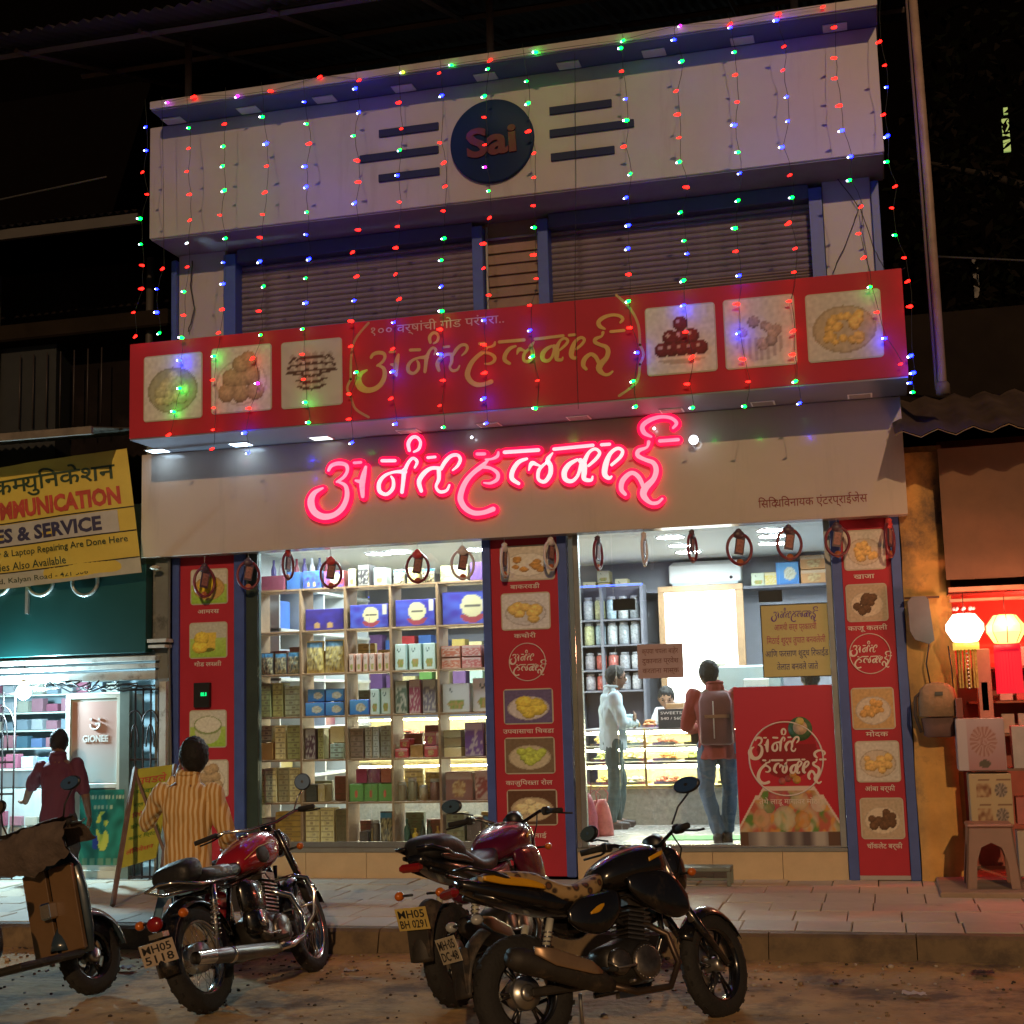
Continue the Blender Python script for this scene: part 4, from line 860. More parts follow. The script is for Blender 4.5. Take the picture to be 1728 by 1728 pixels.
# ------------------------------------------------------------------ script lettering of the shop name, as brush strokes
A0 = (500, 680); B0 = (820, 680)
STK = [  # (glyph, origin, [(x, z, width)...]) traced letter forms, 4.8 px per photo px
 ('a', A0, [(268,548,34),(292,510,42),(350,492,46),(408,505,44),(420,550,38),(392,602,36),(335,642,26)]),
 ('a', A0, [(345,640,26),(400,668,42),(418,720,52),(410,790,58),(372,862,62),(305,912,62),(220,922,72),(150,880,92),(125,800,84),(155,730,56),(222,692,22)]),
 ('a', A0, [(488,632,26),(545,645,62)]), ('a', A0, [(570,520,30),(552,590,62),(540,665,66),(545,760,40)]), ('a', A0, [(475,488,30),(530,484,30)]),
 ('n', A0, [(700,471,36),(805,470,36)]), ('n', A0, [(885,560,54),(800,562,30),(722,592,36),(678,650,46),(682,718,46),(738,742,38),(788,694,40),(792,630,34),(775,598,22)]),
 ('n', A0, [(880,550,56),(872,640,44),(862,725,40)]), ('n', A0, [(885,550,46),(915,485,36),(952,450,32),(985,480,34),(965,528,20)]),
 ('n', A0, [(958,400,20),(998,376,32),(1012,322,32),(985,282,34),(945,284,38),(914,330,42),(922,388,34)]),
 ('t', A0, [(1070,446,30),(1130,440,30)]), ('t', A0, [(1180,532,36),(1100,532,40),(1040,572,52),(1000,640,52),(1018,715,40)]),
 ('t', A0, [(1178,536,40),(1212,478,44),(1260,432,40),(1312,426,36),(1334,462,36),(1312,512,32),(1272,548,18)]), ('t', A0, [(1160,545,46),(1160,620,42),(1138,680,30),(1168,722,36),(1222,712,30),(1246,668,22)]),
 ('h', A0, [(1470,416,36),(1530,415,36)]), ('h', A0, [(1540,462,24),(1590,456,26),(1632,435,36),(1642,402,24)]),
 ('h', A0, [(1560,466,18),(1512,512,52),(1440,568,50),(1385,630,56),(1350,700,62),(1335,780,66),(1372,852,60),(1440,892,56),(1520,890,50),(1600,862,56)]),
 ('h', A0, [(1512,520,40),(1580,532,34),(1635,572,42),(1632,622,40),(1580,652,30),(1526,650,18)]),
 ('l', B0, [(155,402,40),(430,384,40)]), ('l', B0, [(336,455,28),(270,482,46),(222,550,52),(216,615,50),(270,655,36)]), ('l', B0, [(352,548,14),(376,492,50),(422,504,28),(455,520,22)]),
 ('l', B0, [(545,408,14),(505,465,52),(528,515,50),(524,582,50),(480,640,42),(430,620,36),(432,552,40),(468,508,30),(505,480,30)]),
 ('v', B0, [(555,377,36),(870,346,36)]), ('v', B0, [(940,342,34),(1005,337,34)]), ('v', B0, [(745,462,30),(680,500,50),(640,560,60),(648,620,52),(700,636,40),(748,590,34),(775,500,40)]),
 ('v', B0, [(770,470,56),(795,500,70),(800,560,60),(800,618,48),(855,628,34),(868,598,18)]), ('v', B0, [(800,480,54),(838,405,34),(888,376,32),(925,405,34),(900,452,36),(835,512,28)]),
 ('v', B0, [(1022,598,20),(1000,612,40),(966,580,58),(975,500,62),(1010,415,42),(1068,372,36),(1110,392,36),(1092,442,36),(1022,505,32)]),
 ('i', B0, [(1342,276,24),(1284,244,50),(1272,190,50),(1330,142,46),(1420,116,36),(1502,126,36),(1546,166,40),(1518,206,24)]), ('i', B0, [(1410,311,36),(1560,300,36)]),
 ('i', B0, [(1322,318,38),(1306,362,26),(1240,390,46),(1234,430,46),(1292,462,42),(1358,488,50),(1382,545,56),(1360,620,56),(1295,690,76),(1280,750,70),(1332,808,42),(1390,812,36),(1432,778,24)]),
 ('i', B0, [(1285,700,40),(1242,605,48),(1180,570,46),(1112,630,56),(1100,700,50),(1132,742,38)])]
YS_ = 11.96
LOGO = []
for g_, o_, pts in STK:
    out = []
    for (x, y, wd) in pts:
        p = at(o_[0]+x/4.8, o_[1]+y/4.8, YS_); out.append((p.x, p.z, wd/4.8/198*.5))
    LOGO.append((g_, out))
LCX = -2.65; LCZ = sum(p[1] for g_, s in LOGO for p in s)/sum(len(s) for g_, s in LOGO)
LCX = (min(p[0] for g_, s in LOGO for p in s)+max(p[0] for g_, s in LOGO for p in s))/2
def crom(pts, n=5):
    if len(pts) < 3: return [tuple(pts[0][k]+(pts[-1][k]-pts[0][k])*i/2 for k in range(3)) for i in range(3)]
    P = [pts[0]]+list(pts)+[pts[-1]]; out = []
    for i in range(1, len(P)-2):
        for j in range(n):
            t = j/n; out.append(tuple(.5*((2*P[i][k])+(-P[i-1][k]+P[i+1][k])*t+(2*P[i-1][k]-5*P[i][k]+4*P[i+1][k]-P[i+2][k])*t*t+(-P[i-1][k]+3*P[i][k]-3*P[i+1][k]+P[i+2][k])*t**3) for k in range(3)))
    out.append(pts[-1]); return out
def ribbon(m, pts, y0, y1, mt, grow=0, n=5, cap=5):
    """a brush stroke in the XZ plane, from depth y1 to its front face at y0"""
    c = crom(pts, n); L, R_ = [], []
    for i, (x, z_, r) in enumerate(c):
        a = c[max(0, i-1)]; b = c[min(len(c)-1, i+1)]; dx, dz = b[0]-a[0], b[1]-a[1]; q = sqrt(dx*dx+dz*dz) or 1e-6; nx_, nz_ = -dz/q, dx/q; r = max(.0006, r+grow)
        L.append((x+nx_*r, z_+nz_*r)); R_.append((x-nx_*r, z_-nz_*r))
    def capp(i, back):
        x, z_, r = c[i]; r = max(.0006, r+grow); a = L[i]; s = atan2(a[1]-z_, a[0]-x); o = []
        for k in range(1, cap): t = s+(pi*k/cap if back else -pi*k/cap); o.append((x+r*cos(t), z_+r*sin(t)))
        return o
    n_ = len(c); vs = []; fs = []
    for d in (y0, y1):
        vs += [(p[0], d, p[1]) for p in L]+[(p[0], d, p[1]) for p in R_]
    for i in range(n_-1): fs.append((i, i+1, n_+i+1, n_+i)); o = 2*n_; fs.append((o+n_+i, o+n_+i+1, o+i+1, o+i)); fs.append((o+i, o+i+1, i+1, i)); fs.append((n_+i, n_+i+1, o+n_+i+1, o+n_+i))
    for i, back in ((0, True), (n_-1, False)):
        cp = capp(i, back); k = len(vs); ring = [(L[i])]+cp+[R_[i]]
        vs += [(p[0], y0, p[1]) for p in ring]+[(p[0], y1, p[1]) for p in ring]; q = len(ring)
        fs.append(tuple(range(k, k+q))); fs.append(tuple(range(k+2*q-1, k+q-1, -1)))
        for j in range(q-1): fs.append((k+j, k+j+1, k+q+j+1, k+q+j))
    m.add(vs, fs, mt)
def logo(name, parent, cx, cz, Y, sx, sz, mt, two=False, th=.003, shear=0):
    """the shop name as print; two=True stacks the second word under the first"""
    m = MB()
    for i, (g_, s) in enumerate(LOGO):
        dx, dz = 0, 0
        if two:
            if g_ in 'ant': dx, dz = .66, .24
            else: dx, dz = -.56, -.28
        pts = [((p[0]-LCX+dx)*sx+cx, (p[1]-LCZ+dz)*sz+cz+(p[0]-LCX)*shear*sx, p[2]*(sx+sz)/2*(1.25 if two else 1)) for p in s]
        ribbon(m, pts, Y-th-i*.00012, Y-.0002, mt, n=3, cap=4)
    return m.build(name, parent)
# ------------------------------------------------------------------ projecting red banner box
bn = thing('sign_banner', 'long red upper sign box with gold script and six sweet pictures', 'sign')
bx0, bx1 = at(218, 740, 11.3).x, at(1527, 540, 11.3).x; bz0, bz1 = 4.165, 5.04
m = MB(); m.box(bx0, bx1, 11.3, 11.96, bz0, bz1, REDB, bev=.004); m.build('box', bn)
m = MB(); m.box(bx0+.005, bx1-.005, 11.305, 11.99, bz0-.012, bz0-.001, mat('banner_soffit', (.20, .20, .26), .45, var=.1), bev=0); m.build('soffit', bn)
for a in (((243, 342, 598, 709), 'kaju', 21), ((357, 459, 584, 696), 'balls', 22), ((475, 578, 574, 687), 'diamonds', 23)): picture(bn, 11.3, *a[0], a[1], a[2])
for a in (((1090, 1209, 515, 631), 'jamun', 24), ((1222, 1343, 501, 620), 'cup', 25), ((1361, 1489, 492, 608), 'plate', 26)): picture(bn, 11.3, *a[0], a[1], a[2])
k_ = (at(1025, 600, 11.3).x-at(615, 600, 11.3).x)/3.02
gx = at(820, 605, 11.3)
logo('gold_script', bn, gx.x+.02, gx.z+.03, 11.2995, k_*.98, k_*.95, GOLD)
p = at(737, 551, 11.299); text('१०० वर्षांची गोड परंपरा..', (p.x, 11.297, p.z+.01), .105, mat('pale_pink_print', (.62, .36, .32), .5, var=0), bn, 'caption', width=at(850, 551, 11.3).x-at(625, 551, 11.3).x, ext=.0015)
m = MB()
for pts in ([(622,545),(600,572),(593,600),(592,640)], [(592,640),(586,655),(592,670)], [(592,670),(600,690),(622,704)], [(1040,498),(1063,520),(1077,548),(1080,582)], [(1080,582),(1086,598),(1080,615)], [(1080,615),(1074,645),(1045,668)]):
    m = MB(); q = [at(x, y, 11.299) for (x, y) in pts]; ribbon(m, [(v.x, v.z, .011) for v in q], 11.2975, 11.2998, mat('gold_line', (.46, .26, .12), .5, var=0)); m.build('gold_border', bn)
for i, (px, py) in enumerate(((283, 766), (418, 754), (551, 743), (694, 730), (832, 721), (980, 708), (1136, 696), (1288, 682), (1451, 668))):
    p = atz(px, py, bz0-.013); p.y = min(max(p.y, 11.45), 11.85); lit = i < 3
    t = thing('soffit_light', ['lit square downlight under the red sign, leftmost', 'lit square downlight under the red sign, second and brightest', 'lit square downlight under the red sign, third from left'][i] if lit else '%s unlit square downlight under the red sign box' % ['first', 'second', 'third', 'fourth', 'fifth', 'sixth'][i-3], 'downlight', (p.x, p.y, bz0-.0125), group='square downlights under the sign box')
    m = MB(); m.box(-.10, .10, -.085, .085, -.006, 0, LAMPR, bev=.002); m.build('rim', t)
    m = MB(); m.box(-.085, .085, -.07, .07, -.009, -.0062, mat('soffit_lamp', (1, 1, 1), .5, emit=(.55, .78, 1), es=(9), var=0) if i < 2 else mat('soffit_lamp_weak', (1, 1, 1), .5, emit=(.75, .85, .8), es=2.2, var=0) if lit else mat('unlit_diffuser', (.30, .27, .27), .4)); m.build('diffuser', t)
# ------------------------------------------------------------------ lower cream signboard with glowing letters
sb = thing('signboard', 'wide cream signboard with glowing red script name over the shop windows', 'sign')
sx0, sx1 = at(238, 943, 12.0).x, at(1532, 866, 12.0).x
m = MB(); m.box(sx0, sx1, 12.0, 12.19, 3.165, bz0-.013, CREAMB, bev=.004); m.build('board', sb)
p = at(1371, 846, 12.0); text('ििद्धविनायक एंटरप्राईजेस'.replace('ििद्धवि', 'िसिद<धिव'), (p.x, 11.998, p.z), .10, MAROON, sb, 'caption', width=at(1464, 840, 12).x-at(1280, 850, 12).x, ext=.002)
NRED = mat('neon_red', (.5, .01, .03), .4, emit=(1, .004, .06), es=1.5, var=0)
NPNK = mat('neon_core', (1, .6, .6), .4, emit=(1, .13, .22), es=1.7, var=0)
NHOT = mat('neon_hot', (1, .8, .7), .4, emit=(1, .30, .34), es=2.0, var=0)
nm_ = {'a': 'first', 'n': 'second', 't': 'third', 'h': 'fourth', 'l': 'fifth', 'v': 'sixth', 'i': 'last'}
for g in 'anthlvi':
    m = MB(); c = MB()
    for i, (g_, s) in enumerate([q for q in LOGO if q[0] == g]):
        ribbon(m, s, 11.945-i*.0006, 11.985, NRED, grow=.020)
        ribbon(c, [(a, b, r*(.62 if r > .045 else .75)) for a, b, r in s], 11.940-i*.0006-.004, 11.944-i*.0006, NPNK if g in 'ahi' else NHOT)
    o = m.build('letter', sb); c.build('glow_core', o)
# ------------------------------------------------------------------ fairy lights
LED = {k: mat('led_'+k, c, .5, emit=c, es=e, var=0) for k, c, e in (('r', (1, .008, .005), 8), ('g', (0, 1, .03), 22), ('b', (.002, .004, 1), 85), ('m', (.8, .01, .9), 8), ('w', (.6, .7, .7), 4), ('y', (.5, .8, .02), 7))}
core = mat('led_core', (1, 1, 1), .5, emit=(.75, .85, 1), es=9, var=0)
WIRE = mat('thin_wire', (.02, .03, .025), .6)
def bulbmesh(k):
    m = MB(); m.lathe([(.0, -.022), (.009, -.016), (.012, 0), (.007, .012), (0, .014)], (0, 0, 0), LED[k], 'X', 8); m.lathe([(.0, -.032), (.007, -.027), (.0075, -.020), (0, -.019)], (0, 0, 0), LED[k] if k == 'r' else core, 'X', 6); return m.mesh('bulb')
BM = {k: bulbmesh(k) for k in LED}
ST = [
 ('outer left edge string beside the building corner', '246,214,b 247,254,b 241,290,r 249,328,r 237,369,g 238,412,g 241,448,r 240,487,r 226,527,r 229,567,r'),
 ('short inner left string ending above the banner corner', '275,453,r 265,488,b 265,527,b 269,562,g'),
 ('first full string down the left end of the fascia', '319,216,g 319,250,r 316,289,r 321,328,r 321,371,r 316,410,w 317,450,r 311,492,g 311,532,r 307,570,g 304,608,b 304,655,g 294,695,g 286,733,r'),
 ('second string from the left across the fascia', '380,209,r 377,247,g 376,280,g 379,321,g 372,363,r 381,402,g 377,443,b 377,479,b 376,522,r 370,561,r 362,601,g 360,641,r 361,688,r 360,725,r 359,757,r'),
 ('third string from the left over the second sweet picture', '443,197,g 450,242,b 451,280,r 448,324,r 444,362,r 440,401,r 439,441,b 445,483,g 438,525,r 440,565,g 427,604,r 435,647,m 421,689,r 413,730,b 419,764,b'),
 ('fourth string over the diamond sweets picture', '514,172,b 518,209,g 523,242,r 515,281,b 517,315,b 518,358,g 517,396,b 522,437,b 516,469,g 517,511,b 511,555,g 511,598,r 513,640,r 516,679,g 521,713,g'),
 ('fifth string left of the fascia bars', '600,149,b 606,189,b 597,229,g 604,271,r 606,307,r 599,342,b 606,388,r 596,425,r 603,466,r 598,507,b 594,542,r 593,584,r 602,628,g 590,665,r 590,707,r 594,747,b'),
 ('sixth string across the left fascia bars', '674,173,r 678,217,r 675,253,g 671,296,b 675,341,r 672,382,r 669,418,r 668,462,r 675,504,r 665,544,b 664,588,r 663,627,b 661,672,r 668,715,b'),
 ('seventh string between the bars and the emblem', '742,123,r 746,161,b 743,241,r 750,274,r 752,314,r 749,356,r 750,402,g 745,439,g 745,483,b 746,525,g 744,556,r 744,598,b 749,642,r 743,684,r 749,721,g'),
 ('eighth string hanging over the round emblem', '824,116,g 818,162,g 818,198,r 819,244,r 819,282,m 825,322,g 827,367,r 817,411,r 817,452,r 826,498,r 817,540,b 818,582,r 819,629,r 817,672,b 821,714,b'),
 ('ninth string at the right side of the emblem', '889,137,g 892,174,g 893,221,r 902,258,r 902,299,r 901,347,r 902,384,g 902,430,r 906,470,r 895,515,r 895,557,b 899,601,g 908,642,r 904,689,g'),
 ('tenth string at the right ends of the right bars', '1048,81,g 1050,120,r 1056,167,b 1058,203,g 1054,247,r 1064,293,g 1057,333,b 1061,380,b 1060,419,b 1062,463,r 1061,508,g 1064,553,r 1076,595,b 1069,643,g 1073,686,g'),
 ('eleventh string over the dark round sweets picture', '1138,67,b 1151,103,g 1142,153,r 1145,193,r 1147,232,r 1147,273,g 1160,316,r 1149,358,g 1155,406,g 1160,428,b 1154,473,g 1154,515,b 1158,560,r 1169,602,r 1161,648,r 1169,688,g'),
 ('twelfth string over the cup picture', '1233,46,b 1240,88,g 1242,126,r 1245,172,r 1240,211,b 1246,257,g 1249,292,b 1246,338,g 1241,385,g 1243,424,r 1248,465,b 1245,513,r 1247,561,b 1255,606,r 1264,644,r 1257,686,g'),
 ('thirteenth string between the two right pictures', '1311,34,b 1324,78,r 1322,118,r 1328,163,b 1330,204,b 1320,248,b 1334,295,r 1337,333,g 1332,376,r 1343,419,r 1341,459,r 1333,508,r 1340,558,r 1339,598,r 1343,643,g 1350,680,b'),
 ('slanting string at the right end of the fascia', '1409,46,r 1409,98,r 1410,132,r 1418,178,r 1421,220,b 1436,264,b 1434,304,g 1454,348,r 1450,394,r 1459,434,r 1469,484,g 1481,527,r 1494,571,b 1521,614,r'),
 ('rightmost string down the building corner', '1485,70,r 1494,110,r 1497,147,b 1492,193,r 1498,229,b 1497,273,g 1512,314,r 1506,351,r 1511,397,g 1527,435,r 1533,474,r 1537,517,r 1538,600,b 1542,629,b 1536,646,b 1541,662,g')]
rb = random.Random(4)
def string(lab, data, Y, top=None):
    t = thing('fairy_light_string', lab, 'string lights', group='coloured fairy light strings on the shop front'); pts = []
    bl = [d.split(',') for d in data.split()]
    for x, y, k in bl:
        p = at(float(x), float(y), Y+rb.uniform(-.01, .01)); pts.append(p)
        o = bpy.data.objects.new('bulb', BM[k]); COL.objects.link(o); o.parent = t; o.location = p; o.rotation_euler = (rb.uniform(-.3, .3), rb.uniform(-.5, .2), rb.uniform(-.4, .4)); s = rb.uniform(.75, 1.25); o.scale = (s, s, s)
    w_ = [p+Vector((.008, .006, .01)) for p in pts]
    if top is not None: w_ = [Vector((pts[0].x+rb.uniform(-.03, .03), Y, top))]+w_
    w2 = []
    for i, q in enumerate(w_):
        w2.append(q)
        if i < len(w_)-1: w2.append(q.lerp(w_[i+1], .5)+Vector((rb.uniform(-.012, .012), rb.uniform(-.01, .01), 0)))
    m = MB(); m.tube(w2, .0022, WIRE, 4); m.build('wire', t)
for lab, d in ST: string(lab, d, 11.22, 7.33)
string('garland of lights along the front edge of the roof ledge', '283,173,m 328,163,r 401,162,m 458,154,r 541,129,r 607,135,r 680,122,y 762,110,g 828,101,r 905,88,g 1052,68,g 1148,43,m 1233,40,r 1315,23,r 1390,11,r', 11.32)
m = MB(); m.tube([at(970, 90, 11.23), at(972, 300, 11.23), at(970, 500, 11.23), at(976, 690, 11.23)], .0022, WIRE, 4); tag(m.build('loose_wire'), 'thin unlit wire hanging between the ninth and tenth light strings', 'wire')
# small lit bulb fixed at the end of the glowing name
p = at(1171, 743, 11.9); t = thing('spot_bulb', 'bright white round bulb at the right end of the glowing letters', 'bulb', p)
m = MB(); m.cyl((0, .09, 0), (0, 0, 0), .03, LAMPR); m.build('holder', t); m = MB(); m.ball((0, -.02, 0), .040, mat('cold_bulb', (1, 1, 1), .3, emit=(.8, .9, 1), es=7, var=0), 14, 8); m.build('globe', t)
for px, py in ((796, 738), (1104, 723)):
    p = at(px, py, 11.93); m = MB(); m.ball((0, 0, 0), .012, core, 8, 6); tag(m.build('pin_light', None, p), 'tiny white light %s' % ('above the fourth glowing letter' if px < 900 else 'left of the last glowing letter'), 'light')
# ------------------------------------------------------------------ hanging oval ornaments
OM = mat('ornament_maroon', (.16, .02, .035), .35, var=.2); OM2 = mat('ornament_dark', (.07, .04, .06), .4, var=.3); OR_ = mat('ornament_badge', (.40, .12, .04), .4, var=.3); OW = mat('ornament_white', (.6, .55, .55), .4)
def ornament(m1, top):
    t = thing('hanging_ornament', 'x', 'ornament', group='oval hanging ornaments under the signboard')
    m = MB(); m.torus((0, 0, -.19), .112, .0145, m1, 'Y', 32, 8, 1.25); m.build('ring', t)
    m = MB(); m.ball((0, 0, -.06), .055, top, 12, 8, (1, .5, .75)); m.lathe([(.02, -.04), (.03, 0), (.012, .015)], (0, 0, -.02), top, 'Z', 10); m.build('bow', t)
    m = MB(); m.obox((.004, 0, -.16), .085, .016, .17, Matrix.Rotation(.18, 4, 'Y'), OM2); o = m.build('pendant', t)
    m = MB(); m.obox((.004, -.0085, -.165), .065, .003, .12, Matrix.Rotation(.18, 4, 'Y'), mat('ornament_print', (.28, .12, .10), .5, var=.5, scale=60)); m.build('print', o)
    m = MB(); m.lathe([(.0, -.012), (.032, -.01), (.034, .01), (0, .012)], (0, 0, -.315), OR_, 'Y', 14); m.build('badge', t)
    m = MB(); m.tube([(0, 0, -.03), (0, 0, .07)], .002, OW, 4); m.build('cord', t)
    return t
o1 = ornament(OM, OM2); o2 = ornament(OM, mat('ornament_red', (.5, .05, .05), .4)); o3 = ornament(OW, OW)
used = {}
for (px, py, yaw, o_, lab) in ((345, 950, 1.0, o1, 'narrow turned ring ornament in front of the fruit picture on the left pilaster'), (419, 940, .55, o1, 'maroon ring ornament at the left edge of the display window'), (486, 925, 1.45, o2, 'red ornament turned edge on before the bottles in the display window'),
        (558, 938, .1, o2, 'ring ornament with a red top over the second bay of the display shelf'), (704, 926, .05, o2, 'ring ornament with a bright red bow over the fourth shelf bay'), (780, 920, .5, o3, 'pale edged ring ornament over the last shelf bay'),
        (851, 915, 1.5, o3, 'white ornament turned edge on at the left of the middle pilaster'), (929, 905, 1.15, o3, 'white narrow ornament on the right of the middle pilaster'), (1008, 903, 1.4, o1, 'dark red ornament seen edge on near the left end of the glass front'),
        (1086, 897, 1.52, o3, 'thin silvery ornament seen edge on above the glass door'), (1167, 893, 1.3, o1, 'dark ornament nearly edge on in front of the air conditioner'), (1246, 891, .35, o1, 'dark ring ornament right of the air conditioner'),
        (1330, 884, .25, o1, 'dark ring ornament above the yellow notice'), (1411, 880, .1, o1, 'maroon ring ornament overlapping the left edge of the right pilaster'), (1499, 873, 1.25, o2, 'pinkish red ornament turned sideways at the right pilaster edge')):
    p = at(px, py, 12.06); p.y = 12.06
    if o_ not in used: used[o_] = 1; q = o_; q.location = p; q.rotation_euler = (0, 0, yaw); q['label'] = lab
    else: q = copy_tree(o_, lab, p, yaw)
    s = random.uniform(.84, .98); q.scale = (s, s, s)
# ------------------------------------------------------------------ logos in circles and the red poster
def circle_logo(parent, x, y, Y, R=.165):
    p = at(x, y, Y); m = MB(); m.torus((p.x, Y-.004, p.z), R, .0045, WHITE, 'Y', 48, 4); m.build('logo_ring', parent)
    k = R*2.05/3.0*1.35; logo('logo_script', parent, p.x, p.z, Y-.002, k, k*1.15, WHITE, True, .003)
circle_logo(PIM, 890, 1117, Y0); circle_logo(PIR, 1468, 1103, Y0)
logo('notice_script', yn, 0, .22, -.0005, .115, .16, VIO, False, .002)
PY = 12.228
a = at(1237, 1160, PY); b = at(1424, 1427, PY); cx, cz, w_, h_ = (a.x+b.x)/2, (a.z+b.z)/2, b.x-a.x, a.z-b.z
po = thing('glass_poster', 'large red poster on the glass with the round logo and food picture below', 'poster', (cx, PY, cz))
def postf(u, v):
    x = u-.5
    top = .34+.02 if abs(x) < .27 else .30-.5*(abs(x)-.27)
    arch = (.355 if abs(x) < .25 else .355-.055*min(1, (abs(x)-.25)/.05)) if abs(x) < .33 else .30-1.1*(abs(x)-.33)
    if v < .085: return mixc((.40, .38, .36), (.10, .08, .09), .5+1.5*nz(u*7, 3)) if .08 < u < .86 else (.12, .07, .05)
    if v < arch-.012:
        c = mixc((.50, .42, .28), (.44, .12, .08), .5+2.2*nz(u*8, v*10, 2)); c = mixc(c, (.12, .24, .06), max(0, nz(u*13, v*15, 7)*2.4)); c = mixc(c, (.60, .30, .08), max(0, nz(u*17, v*19, 4)*2.0))
        for (cx_, cy_q, r_, k_) in ((.40, .29, .10, (.42, .05, .12)), (.60, .28, .08, (.52, .44, .30)), (.78, .26, .07, (.62, .58, .50)), (.22, .17, .08, (.56, .34, .20)), (.45, .17, .10, (.50, .50, .34)), (.62, .16, .07, (.55, .25, .07)), (.30, .24, .05, (.10, .25, .10))):
            d_ = ((u-cx_)*w_/h_*1.1)**2+(v-cy_q)**2
            if d_ < r_*r_*.6: c = mixc(k_, c, .25+.5*abs(nz(u*22, v*22, cx_))); c = mixc(c, (.08, .04, .02), .6*max(0, d_/(r_*r_*.6)-.6))
        return c
    if v < arch+.012: return (.66, .54, .48)
    if (x*w_/h_)**2+((v-.60))**2 < .035: return (.26, .02, .03) if v < .63 else (.36, .02, .035)
    return mixc((.45, .02, .04), (.52, .06, .10), v-.2)
m = MB(); m.box(-w_/2, w_/2, .001, .005, -h_/2, h_/2, WHITE); m.build('sheet', po)
pic('print', (0, 0, 0), w_, h_, postf, po, 130, 180, printmat('poster_print', .35))
k = .42/3*2.05; m = MB(); m.torus((-.01, -.003, .055), .305, .007, WHITE, 'Y', 56, 4); m.build('logo_ring', po)
logo('logo_script', po, -.01, .09, -.001, k*1.0, k*1.25, WHITE, True, .003)
text('तेथे लाडू मागावर मोठा', (0, -.003, -.30), .06, WHITE, po, 'caption', width=.5, ext=.001)
m = MB()
for (x, z_, r, c) in ((.04, -.08, .03, (.45, .2, .04)), (.0, -.11, .03, (.3, .06, .05)), (.07, -.12, .035, (.5, .25, .05)), (-.05, -.13, .03, (.35, .08, .06))): m.lathe([(0, 0), (r, 0), (r, .001)], (x, -.004-.0003*x, z_), mat('p_%d' % int(r*1000+c[0]*100), c, .5, var=.2), 'Y', 12)
m.build('sweets_print', po)
hd = MB(); hc = mat('medal_green', (.06, .14, .06), .5, var=.4, scale=30); hd.lathe([(0, -.001), (.10, -.001), (.10, 0)], (.12, -.003, .30), hc, 'Y', 24); hd.lathe([(0, -.001), (.06, -.001), (.06, 0)], (.12, -.0045, .31), mat('medal_tan', (.50, .36, .24), .5, var=.3, scale=40), 'Y', 20); hd.lathe([(0, -.001), (.035, -.001), (.035, 0)], (.12, -.006, .36), mat('medal_gold', (.5, .4, .12), .5, var=.3), 'Y', 16)
hd.build('medallion_print', po)
# ------------------------------------------------------------------ neighbours
def pbox(m, px0, px1, py0, py1, Yf, Yb, mt, bev=0):
    yc = (py0+py1)/2; xc = (px0+px1)/2
    return m.box(at(px0, yc, Yf).x, at(px1, yc, Yf).x, Yf, Yb, at(xc, py1, Yf).z, at(xc, py0, Yf).z, mt, bev)
GRN = mat('green_signboard', (.006, .055, .052), .35, var=.1, scale=2)
YEL = mat('yellow_banner', (.62, .50, .09), .5, var=.08, scale=3, bump=.25, bscale=5)
OLDW = mat('old_pale_metal', (.52, .55, .52), .5, .2, var=.2, scale=5, stain=((.16, .14, .12), .25, 6))
ls = thing('phone_shop', 'small lit phone shop left of the sweet shop behind a metal grille', 'shop')
# walls and interior
m = MB(); m.box(-12, -6.60, 13.9, 14.0, .2, 4.0, mat('shop_back', (.30, .38, .42), .6, var=.1)); m.build('back_wall', ls)
m = MB(); m.box(-12, -6.60, 12.3, 13.9, 2.25, 2.32, mat('shop_ceiling', (.5, .52, .52), .6)); m.build('ceiling', ls)
m = MB(); m.box(-12, -6.60, 12.0, 13.9, .17, .206, mat('shop_floor', (.34, .36, .34), .5, var=.1)); m.build('floor', ls)
m = MB(); m.box(-6.60, -6.47, 12.12, 14, .2, 4.0, mat('party_wall', (.17, .19, .19), .7, var=.2, scale=4, stain=((.07, .08, .08), .3, 4))); m.build('side_wall', ls)
# overhead green signboard and yellow cloth banner
m = MB(); pbox(m, -120, 246, 962, 1108, 12.0, 12.12, GRN, .006); o = m.build('signboard', ls)
z1, z2 = at(130, 985, 12).z, at(130, 1108, 12).z
SIL = mat('silver_letters', (.42, .45, .42), .3, .5)
p = at(40, 1003, 11.99)
lt = MB()
for i, (px, sh) in enumerate(((-55, 'o'), (-5, 'p'), (68, 'p'), (143, 'o'))):
    q = at(px, 982, 11.97); lt.torus((q.x, 11.975, q.z), .135, .018, SIL, 'Y', 32, 6, .95)
    if sh == 'p': lt.box(q.x-.155, q.x-.125, 11.96, 11.99, q.z-.30, q.z+.12, SIL)
    lt.build('brand_letter', ls); lt = MB()
yb = thing('cloth_banner', 'yellow printed cloth banner hanging over the green signboard', 'banner')
A_, B_, C_, D_ = at(-150, 812, 11.85), at(212, 756, 11.85), at(240, 966, 11.85), at(-150, 1012, 11.85)
def bs(u, v):
    t = A_.lerp(B_, u); b = D_.lerp(C_, u); q = b.lerp(t, v); q.y = 11.85-.02*sin(u*9+v*2)+.012*nz(u*8, v*6); return q
bm_ = MB(); 
def band(v0, v1, mt, off, u0=0, u1=1): bm_.sheet(lambda u, v: bs(u0+(u1-u0)*u, v0+(v1-v0)*v)+Vector((0, off, 0)), 50, 6, mt)
band(0, 1, YEL, 0); bm_.build('cloth', yb)
bm_ = MB(); band(.34, .52, mat('pale_band', (.46, .47, .46), .5), -.003, 0, .93); band(.0, .12, mat('pale_band2', (.44, .46, .40), .5), -.003); bm_.build('pale_band', yb)
bm_ = MB(); 
for v in (.335, .525, .12): band(v, v+.01, BKT, -.004)
bm_.build('rule', yb)
